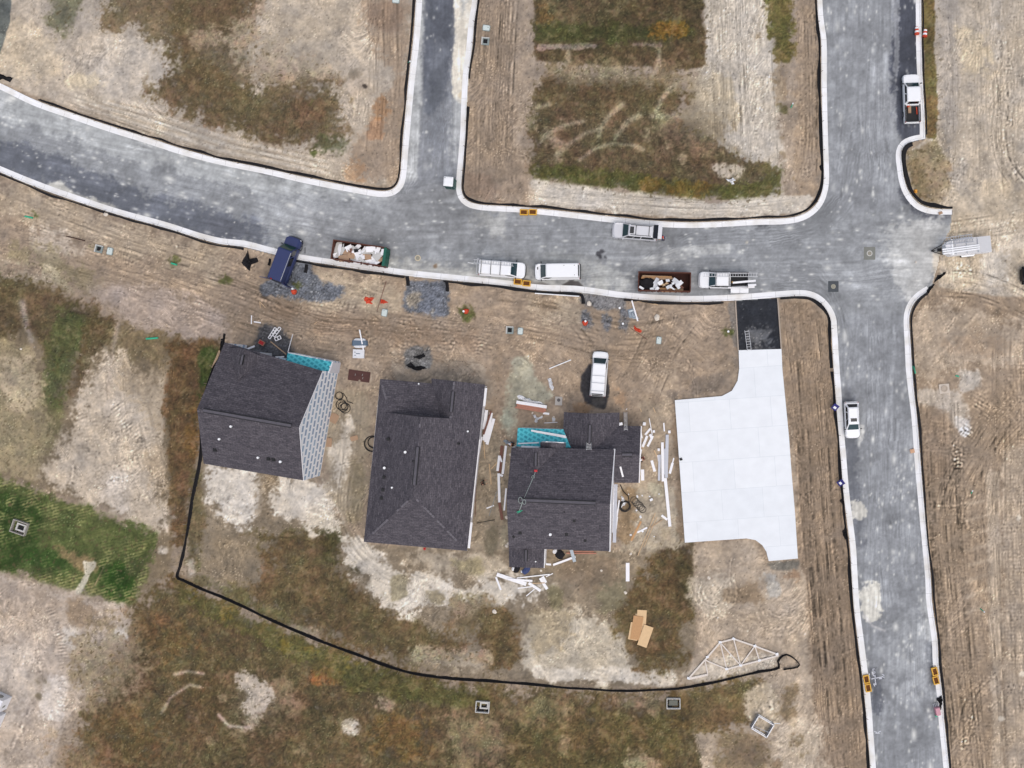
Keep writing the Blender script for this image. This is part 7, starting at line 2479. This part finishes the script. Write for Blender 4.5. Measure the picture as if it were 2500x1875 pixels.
scrap('white plastic scrap torn on the weeds in the middle block corner', [(1768, 436), (1782, 438), (1790, 434), (1796, 440), (1790, 443), (1794, 450), (1786, 450), (1780, 444)], PLASTIC, 'plastic', 'plastic_sheet', .25)
board('thin white batten below the branching plastic scrap', (1329, 1032.5), (1361, 1031), 1.8, VINYL, .05)
pipe('white pipe lying aslant above the greenish patch', (1341, 900), (1394, 878.5), .07, WHITE)
pipe('long white pipe behind the kerb below the plain-roofed van', (1306, 716), (1414.5, 723.5), .08, WHITE)
board('long tan board behind the kerb below the rusty dumpster', (1525, 729.6), (1606, 744), 1.8, PINE, .06)
board('white board leaning over the grey metal sheet', (1542.6, 734), (1557, 784), 3.6, VINYL, .08, G + .1)
scrap('grey metal sheet under a white board right of the gravel entrance', [(1530, 757), (1547, 752), (1553, 770), (1560, 778), (1548, 778), (1537, 776)], GREYSHEET, 'metal sheet', 'metal_sheet', .12, amp=.15)
p = P(880, 838, G)
bd = thing('wrapped_bundle', 'white wrapped bundle with blue-grey band in front of the houses', 'bundle', (p.x, p.y, G), 0)
mb = MB()
mb.rings([[(x, y, z) for x, y in outline(-.82 * s, .82 * s, .62 * s, .4 * s, .4 * s)] for z, s in ((-.03, .95), (.15, 1), (.4, .95), (.5, .7))]); mb.build('bundle', BUNDLE, bd)
mb = MB()
mb.rings([[(x, y, z) for x, y in ((-.98 * s, -.34), (.98 * s, -.3), (.98 * s, .3), (-.98 * s, .34))] for z, s in ((0, 1), (.3, 1), (.53, .85), (.545, .8))]); mb.build('band', BAND, bd)
p = P(877, 864, G)
bx = thing('carton', 'square white carton next to the blue-banded bundle', 'box', (p.x, p.y, G), math.radians(-2))
mb = MB(); mb.box((0, 0, .18), (1.4, 1.1, .36)); mb.build('box_body', BUNDLE, bx)
for x, y, l in ((-.4, -.2, .25), (-.05, .02, .5), (-.45, .2, .2)):
    mb = MB(); mb.box((x, y, .365), (l, .08, .02)); mb.build('print', BAND, bx)
board('white lath lying across the banded bundle and the carton', (878, 805), (888, 857), 3, VINYL, .06, G + .56, G + .45)
p = P(877, 918, G)
stp = thing('steel_plate', 'dark red-brown steel plate on the dirt between left and middle houses', 'steel plate', (p.x, p.y, G), math.radians(-8))
mb = MB(); mb.prism(rrect(2.75, 1.35, .04), 0, .06); mb.build('plate', mat('red brown steel', (86, 56, 52), .8, .1, .35, 2.2), stp)
for x, y in ((-.5, .1), (.4, .2), (.5, -.2)):
    mb = MB(); mb.box((x, y, .065), (.25, .06, .02), rng.uniform(0, 2)); mb.build('lug', CONCD, stp)
for lab, x, y, l, w_, a in (('pentagon-like cardboard piece against the left house gable', 816, 1021, 1.2, 1.05, 65), ('flat cardboard piece at the foot of the striped gable', 804, 1080, 1.25, .7, 85), ('single cardboard piece midway between left and middle houses', 865, 1070, .95, .65, 15)):
    sheet_in(lab, 'cardboard', 'cardboard', x, y, a, l, w_, CARD, G + .06, .04)


def lattice(label, a, b, wpx, n):
    pa, pb = P(a[0], a[1], G + .25), P(b[0], b[1], G + .3)
    c = (pa + pb) / 2
    t = thing('lattice_panel', label, 'lattice', c, 0, 'white lattice panels')
    d = pb - pa
    L_ = d.length
    d /= L_
    s = Vector((-d.y, d.x, 0)).normalized()
    w_ = wpx * S
    mb = MB()
    for e in (-1, 1):
        mb.bar(pa - c + s * e * w_ / 2, pb - c + s * e * w_ / 2, .1, .08)
    mb.build('rail', VINYL, t)
    mb = MB()
    for i in range(n + 1):
        q = pa - c + d * (L_ * i / n)
        mb.bar(q - s * w_ / 2, q + s * w_ / 2, .1, .07)
    mb.build('slat', VINYL, t)


lattice('white lattice strip on gravel before the left house, left one', (657, 826), (673, 801), 5.5, 4)
lattice('white lattice strip on gravel before the left house, right one', (668.5, 821), (684, 800), 6, 3)
lattice('short white lattice piece on gravel before the left house, lowest', (671.5, 828.5), (685, 823), 8, 2)
board('tan board slanting to the teal strip of the left house', (661, 834), (699, 865), 2.6, TANW, .06, G + .1, 1.2)
board('thin white pole leaning at the left end of the teal strip', (715, 816), (703, 860), 1.6, VINYL, .06, G, 1.5)
board('white board at the front eave of the left house', (602, 853), (622, 845), 4.2, VINYL, .08, G + .4)
t = thing('crate', 'small red and tan crate on black gravel before the left house', 'crate', P(640, 837, G), math.radians(-30))
mb = MB()
for e in (-1, 1):
    mb.box((0, e * .24, .15), (.75, .06, .3)); mb.box((e * .35, 0, .15), (.06, .44, .3))
mb.build('crate_side', SALMON, t)
mb = MB(); mb.box((0, 0, .1), (.64, .42, .14)); mb.build('contents', REDC, t)
p = P(655.5, 866, G)
t = thing('carton', 'white carton against the front of the left house', 'box', p, -.05)
mb = MB(); mb.box((0, 0, 1.6), (.95, .4, 3.1)); mb.build('box_body', BUNDLE, t)
mb = MB(); mb.box((.25, 0, 3.16), (.2, .3, .03)); mb.build('print', BAND, t)
p = P(691, 880, 3.1)
t = thing('window_unit', 'pale blue-white wrapped window unit beside the teal strip', 'window', (p.x, p.y, G), -.15)
mb = MB(); mb.box((0, 0, 1.6), (1.0, .55, 3.2)); mb.build('glass_pack', mat('pale blue wrap', (196, 214, 226), .3), t)
mb = MB()
for e in (-1, 1):
    mb.box((e * .5, 0, 1.65), (.07, .6, 3.3))
mb.build('edge', BAND, t)
board('white torn strip beside the wrapped window unit', (672, 872), (694, 871), 3, VINYL, .05, 2.6)
board('tan plank leaning at the far left of the left house', (537, 856), (519, 898), 5, TANW, .06, G)
for lab, a, b, w_ in (('upright white offcut north of the left house', (614.5, 770), (614, 791), 2.4), ('flat white offcut north of the left house', (620, 785.5), (637, 788), 3), ('thin pale stick pair north of the left house', (633, 735), (648, 751), 1.3), ('thin pale stick near the upper gravel of the left house', (634, 735), (636, 752), 1.3),
                      ('tiny pale stick north of the striped gable', (767, 791.5), (774, 786.5), 1.3), ('pale stick north of the salmon stack, east end', (1563, 997), (1566, 1005.5), 1.6), ('pale stick east of the leaning ladder', (1595, 995), (1600, 1007.5), 1.8), ('tiny white chip at the top of the wing roof', (1528, 1001), (1531, 997), 1.4)):
    board(lab, a, b, w_, VINYL if 'white' in lab else PINE, .05)
# plywood
for lab, x, y, l, w_, a, m, z in (('pale plywood sheet at the bottom of the back yard sheets', 1560, 1528, 3.0, 1.3, 82, mat('weathered plywood', (196, 170, 136), .85), .02), ('tan sheet peeking out above the orange strand board', 1566, 1514, 2.6, 1.2, 86, PLY, .05), ('tan sheet corner left of the orange strand board', 1548, 1541, 2.2, 1.2, 80, PLY, .08),
                                  ('orange strand board on top of the back yard sheets', 1554.5, 1532, 3.0, 1.25, 81, OSB, .14), ('pale yellow plywood sheet lying askew on the right', 1575.5, 1552, 2.7, 1.25, 70.5, PLY, .18)):
    p = P(x, y, G)
    mb = MB(); mb.box((0, 0, .02), (l, w_, .035), math.radians(a)); mb.box((0, 0, -.0), (l * .7, w_ * .8, .06), math.radians(a))
    tag(mb.build('plywood_sheet', m, loc=p + Vector((0, 0, z))), lab, 'plywood')

# roof truss on the ground
tp_ = dict(A=(1681, 1656), B=(1721, 1611), b2=(1727, 1604), Cc=(1758, 1568), D=(1791, 1559.5), E=(1843, 1577), F=(1897, 1597), f2=(1901, 1600), G1=(1728, 1646), H1=(1774, 1633.5), I=(1808, 1624.5), J=(1854, 1612.5))
c0 = P(1790, 1610, G)
tt = thing('roof_truss', 'pale timber roof truss lying flat beside the curved silt fence', 'truss', c0)
for nm, a, b in (('top_chord', 'A', 'b2'), ('top_chord', 'b2', 'Cc'), ('top_chord', 'Cc', 'D'), ('top_chord', 'D', 'E'), ('top_chord', 'E', 'F'), ('bottom_chord', 'A', 'G1'), ('bottom_chord', 'H1', 'I'), ('bottom_chord', 'I', 'J'), ('bottom_chord', 'J', 'f2'),
                 ('web', 'B', 'G1'), ('web', 'B', 'H1'), ('web', 'Cc', 'H1'), ('web', 'Cc', 'I'), ('web', 'D', 'I'), ('web', 'E', 'I'), ('web', 'E', 'J')):
    mb = MB()
    pa, pb = P(*tp_[a], G + .1) - c0, P(*tp_[b], G + .1) - c0
    k = {'top_chord': .06, 'bottom_chord': .05, 'web': .02}[nm]
    mb.bar(pa + Vector((0, 0, k)), pb + Vector((0, 0, k)), .2 if nm != 'web' else .15, .09)
    mb.build(nm, mat('bleached timber', (226, 216, 206), .85), tt)
mb = MB(); mb.bar(P(1683, 1659, G + .1) - c0, P(1728, 1648.5, G + .1) - c0, .1, .09); mb.build('bottom_chord', mat('bleached timber', (206, 192, 178)), tt)
for q in ('A', 'b2', 'Cc', 'D', 'E', 'F', 'I', 'H1', 'J'):
    mb = MB(); pq = P(*tp_[q], G + .22) - c0
    mb.box(pq, (.36, .3, .02), rng.uniform(-.5, .5)); mb.build('gusset', GALV, tt)

# ---------------------------------------------------------------- hose coils
def coil(label, rings_, tail=None, r=.045, m=None, group='black hose coils'):
    c = P(rings_[0][0], rings_[0][1], G)
    mb = MB()
    for x, y, rad, n in rings_:
        q0 = P(x, y, G) - c
        for k in range(n):
            rr = rad * S * (1 - .06 * k)
            o = Vector((rng.uniform(-.06, .06), rng.uniform(-.06, .06), .05 + .06 * k))
            mb.tube([q0 + o + Vector((rr * math.cos(a), rr * math.sin(a) * .97, .03 * math.sin(2 * a + k))) for a in np.linspace(0, 6.3, 28)], r)
    if tail:
        mb.tube([P(x, y, G + .06) - c for x, y in tail], r)
    o = mb.build('hose_coil', m or HOSE, loc=c)
    return tag(o, label, 'hose', group)


coil('loose black hose coil against the striped gable of the left house', [(829, 966, 9.5, 2), (833, 989, 12.5, 1), (837, 992, 12, 1), (843, 997, 12.5, 1), (841, 993, 8, 1)], [(838, 960), (846, 972), (848, 980), (862, 985)])
coil('black hose coil half hidden under the middle house eave', [(909, 1083, 20, 2), (913, 1080, 14, 2)])
coil('thick black hose coil beside the tall gable of the right house', [(1525, 1235, 13.5, 4)], [(1537, 1232), (1534, 1212), (1522, 1200), (1514, 1183)], .06)
coil('thin spiral hose stretched right of the thick coil', [(1548, 1222, 8.5, 1), (1552, 1226, 8.5, 1), (1557, 1231, 8.5, 1), (1561, 1235, 9, 1), (1565, 1239, 8.5, 1), (1569, 1243, 8.5, 1)], None, .04, mat('grey hose', (66, 62, 58), .7))
scrap('white plastic scrap lying on the thick hose coil', [(1517, 1210), (1523, 1212), (1525, 1222), (1530, 1228), (1525, 1232), (1516, 1240), (1521, 1228), (1517, 1220)], PLASTIC, 'plastic', 'plastic_sheet', .2)
pipe('thin dark cable on the ground right of the middle house', (1164, 1277), (1208, 1269), .04, HOSE, None, 'cable', None, 'cable')
pipe('dark thin line along the ground right of the middle house', (1163, 1170), (1160, 1262), .035, BROWNW, None, 'cable', None, 'cable')

for i, (x, y, w_, h_) in enumerate(((1556, 1212, 6, 4), (1590, 1220, 8, 6), (1586, 1212, 4, 3), (1564, 1262, 7, 5), (1554, 1246, 4, 4), (1540, 1306, 5, 4), (1568, 1296, 8, 5), (1568, 1210, 3, 4), (1597, 1310, 3, 3), (1609, 1206, 3, 3), (1535, 1207, 4, 2))):
    sheet_in('torn white scrap on pale dirt around the hose coils', 'plastic_scrap', 'scrap', x, y, rng.uniform(0, 180), w_ * S, h_ * S, PLASTIC, G + .05, .2, group='white scraps around the hose coils')
for i, (x, y, r_) in enumerate(((1438, 741, .3), (1604, 775, .34), (1207, 1493, .27), (1731, 1411, .22), (1527, 1447, .2), (1237, 1263, .22), (1246, 1110, .18), (1468, 1393, .14), (1321, 1393, .15), (1237, 1333, .2), (1240, 1327, .15), (51, 852, .14), (1481, 526, .16), (259, 522, .3), (1352, 1018, .12), (1300, 1008, .12), (2236, 640, .12), (1540, 1352, .15), (2478, 420, .2))):
    bag(f'pale rounded stone, {ORD[i]} in the list of loose stones' if False else 'pale rounded stone lying loose on the ground', x, y, r_, STONE, (G if y > 560 or x < 2000 else .05) + r_ * .2, 'stone', 'stone', 'loose pale stones')
pq = P(1662, 1121, .31)
tag((lambda m_: (m_.box((0, 0, .05), (.3, .28, .1), .4), m_.box((.14, -.05, .05), (.2, .14, .08), .9), m_.build('glove', BLACKC, loc=pq))[2])(MB()), 'black glove dropped on the left edge of the white slab', 'glove')

# faded red toothed bucket by the east kerb
p = P(2287, 1734, .03)
bk = thing('digger_bucket', 'faded red toothed digger bucket on the east kerb of the south street', 'bucket', (p.x, p.y, .03), math.radians(12))
mb = MB()
mb.rings([[(x, y, z) for x, y in outline(-.32 * s, .32 * s, .55 * s, .08, .08)] for z, s in ((0, .95), (.35, 1), (.55, .9), (.6, .8))]); mb.build('bucket_shell', PINK, bk)
for k in range(4):
    mb = MB(); mb.bar((-.3 + k * .2, .5, .2), (-.32 + k * .21, .95, .1), .06, .1); mb.build('tooth', GALV, bk)
scrap('black plastic wrinkled beside the faded red bucket', [(2285, 1704), (2293, 1702), (2298, 1696), (2300, 1712), (2297, 1722), (2296, 1735), (2292, 1716), (2289, 1712)], FABRIC, 'fabric', 'fabric_scrap', .35, z=.12)
mb = MB(); mb.box((0, 0, .08), (.34, .2, .16), .3); mb.box((.05, .02, .17), (.2, .12, .04), .5)
tag(mb.build('can', GREENP, loc=P(2286, 1747, .02)), 'small teal can at the foot of the faded red bucket', 'can')
mb = MB(); mb.box((0, 0, .06), (.55, .5, .12), .2); mb.box((.05, .1, .13), (.3, .3, .05), .6)
tag(mb.build('cap_block', mat('tan block', (210, 168, 136), .8), loc=P(2227, 1101, .02)), 'tan block on the gutter of the east kerb', 'block')
sheet_in('flat tan cardboard scrap at the kerb tip near the trailer', 'cardboard', 'cardboard', 2296, 520, 20, .5, .35, CARD, .17, .05)
mb = MB(); mb.cyl((0, 0, 0), (0, 0, .3), .2, .12); mb.box((0, 0, .02), (.42, .42, .04))
tag(mb.build('traffic_cone', mat('amber plastic', (230, 160, 60), .6), loc=P(2235, 467, G)), 'small amber cone in the weeds of the north-east kerb bulb', 'cone')

# ---------------------------------------------------------------- people
def skin_mesh(name, m, verts, edges, radii, parent, root=0):
    me = bpy.data.meshes.new(name)
    me.from_pydata(verts, edges, [])
    o = bpy.data.objects.new(name, me)
    col.objects.link(o)
    o.parent = parent
    sk = o.modifiers.new('skin', 'SKIN')
    ss = o.modifiers.new('sub', 'SUBSURF')
    ss.levels = ss.render_levels = 1
    if not me.skin_vertices:
        bm = bmesh.new(); bm.from_mesh(me); bm.verts.layers.skin.verify(); bm.to_mesh(me); bm.free()
    for i, sv in enumerate(me.skin_vertices[0].data):
        sv.radius = (radii[i], radii[i])
        sv.use_root = i == root
    me.materials.append(m)
    return o


def person(label, px, py, ang, shirt, legs, hatm, hat='cap', lean=0.0, z=0.0, reach=.35):
    p = P(px, py, z)
    t = thing('person', label, 'person', (p.x, p.y, z), math.radians(ang))
    f = lean
    sh = 1.43 - .12 * f
    V_ = [(0, 0, .95), (.08 * f, 0, 1.18), (.25 * f, 0, sh), (.3 * f, 0, sh + .12), (.34 * f, 0, sh + .2), (.36 * f, 0, sh + .31)]
    E_ = [(0, 1), (1, 2), (2, 3), (3, 4), (4, 5)]
    R_ = [.14, .13, .14, .055, .09, .085]
    for s in (-1, 1):
        b = len(V_)
        V_ += [(0, s * .1, .88), (.04, s * .12, .5), (-.02, s * .13, .09), (.16, s * .15, .04)]
        R_ += [.09, .06, .045, .04]
        E_ += [(0, b), (b, b + 1), (b + 1, b + 2), (b + 2, b + 3)]
        b = len(V_)
        hx = .25 * f
        V_ += [(hx, s * .19, sh - .03), (hx + .05, s * .27, sh - .28), (hx + reach, s * .24, sh - .36), (hx + reach + .09, s * .23, sh - .37)]
        R_ += [.065, .045, .032, .028]
        E_ += [(2, b), (b, b + 1), (b + 1, b + 2), (b + 2, b + 3)]
        h = b + 3
        for k, (dy, ln) in enumerate(((-.033, .07), (-.011, .085), (.011, .08), (.033, .065))):
            q = len(V_)
            x0, y0, z0 = V_[h]
            V_ += [(x0 + .045, y0 + dy, z0), (x0 + .045 + ln * .8, y0 + dy * 1.1, z0 - ln * .5)]
            R_ += [.009, .008]
            E_ += [(h, q), (q, q + 1)]
        q = len(V_)
        x0, y0, z0 = V_[h]
        V_ += [(x0 + .01, y0 - s * .045, z0), (x0 + .05, y0 - s * .06, z0 - .01)]
        R_ += [.011, .009]
        E_ += [(h, q), (q, q + 1)]
    skin_mesh('body', SKIN, V_, E_, R_, t)
    # clothes follow the limbs, a little wider
    tv = [(0, 0, .97), (0, .1, .86), (.04, .12, .5), (-.02, .13, .12), (0, -.1, .86), (.04, -.12, .5), (-.02, -.13, .12)]
    skin_mesh('trousers', legs, tv, [(0, 1), (1, 2), (2, 3), (0, 4), (4, 5), (5, 6)], [.155, .11, .08, .07, .11, .08, .07], t)
    hx = .25 * f
    sv = [(0, 0, .98), (.08 * f, 0, 1.18), (hx, 0, sh), (hx, .19, sh - .03), (hx + .05, .27, sh - .27), (hx + reach * .8, .245, sh - .34), (hx, -.19, sh - .03), (hx + .05, -.27, sh - .27), (hx + reach * .8, -.245, sh - .34)]
    skin_mesh('shirt', shirt, sv, [(0, 1), (1, 2), (2, 3), (3, 4), (4, 5), (2, 6), (6, 7), (7, 8)], [.165, .155, .165, .085, .062, .05, .085, .062, .05], t)
    for s in (-1, 1):
        mb = MB(); mb.box((.05, s * .135, .045), (.3, .11, .1)); mb.build('shoe', BLACK, t)
    hz = sh + .33
    hxx = .36 * f
    mb = MB()
    rr = [[(hxx + r * math.cos(q), r * .88 * math.sin(q), hz + zz) for q in [2 * math.pi * k / 12 for k in range(12)]] for r, zz in ((.125, -.02), (.125, .03), (.105, .08), (.06, .115))]
    mb.rings(rr)
    mb.prism([(hxx + .08, -.08), (hxx + .22, -.06), (hxx + .22, .06), (hxx + .08, .08)], hz - .02, hz + .0)
    mb.build(hat, hatm, t)
    return t


person('person in blue clothes and red cap behind the silver sport utility', 1620.5, 584, 178, BLUEC, BLUEC, REDC, 'cap', .5)
person('person in black and dark red with white hard hat at the wing wall', 1570.5, 1118, 205, BLACKC, mat('dark red cloth', (130, 36, 40), .9), WHITE, 'hard_hat', .8, G)
person('person in black clothes and cap standing right of the middle house', 1179.5, 1178, 20, BLACKC, BLACKC, BLACKC, 'cap', .7, G)
person('person in black with white hard hat at the left end of the teal porch', 1253.5, 1085, 150, BLACKC, BLACKC, WHITE, 'hard_hat', .6, G)
scrap('grey tarpaulin strip left of the teal porch of the right house', [(1228, 1077), (1234, 1074), (1252, 1078), (1252, 1085), (1236, 1084)], GREYSHEET, 'tarpaulin', 'tarpaulin', .15)
scrap('red cloth dropped on the lawn edge behind the middle house', [(1034, 1337), (1040, 1336), (1041, 1342), (1035, 1343)], REDC, 'cloth', 'cloth', .12)
# ---------------------------------------------------------------- daylight and camera
SUN_EL, SUN_AZ = math.radians(66), math.radians(150)      # azimuth clockwise from north (+y)
w = bpy.data.worlds.new('World')
scene.world = w
w.use_nodes = True
nt = w.node_tree
bg = nt.nodes['Background']
sky = nt.nodes.new('ShaderNodeTexSky')
sky.sky_type = 'NISHITA'
sky.sun_disc = False
sky.sun_elevation = SUN_EL
sky.sun_rotation = SUN_AZ
sky.air_density = 1.0
sky.dust_density = 4.0
sky.ozone_density = 1.0
hs_ = nt.nodes.new('ShaderNodeHueSaturation')          # thin overcast: paler than a clear sky
hs_.inputs['Saturation'].default_value = .62
nt.links.new(sky.outputs['Color'], hs_.inputs['Color'])
nt.links.new(hs_.outputs['Color'], bg.inputs['Color'])
bg.inputs['Strength'].default_value = 0.15
sun = bpy.data.lights.new('Sun', 'SUN')
sun.energy = 0.55
sun.angle = math.radians(75)
sun.color = (1.0, .93, .84)
so = bpy.data.objects.new('Sun', sun)
col.objects.link(so)
dirv = Vector((math.sin(SUN_AZ) * math.cos(SUN_EL), math.cos(SUN_AZ) * math.cos(SUN_EL), math.sin(SUN_EL)))
so.rotation_euler = dirv.to_track_quat('Z', 'Y').to_euler()
so.location = (0, 0, 60)
cam = bpy.data.cameras.new('Camera')
co_ = bpy.data.objects.new('Camera', cam)
col.objects.link(co_)
co_.location = (CX, CY, H)
co_.rotation_euler = (0, 0, 0)
cam.sensor_width = 36
cam.lens = 36 * H / (2500 * S)
cam.shift_x = -CX / (2500 * S)
cam.clip_end = 8000
scene.camera = co_
scene.view_settings.view_transform = 'Standard'
scene.view_settings.look = 'None'
scene.view_settings.gamma = 1
scene.view_settings.exposure = 0.12
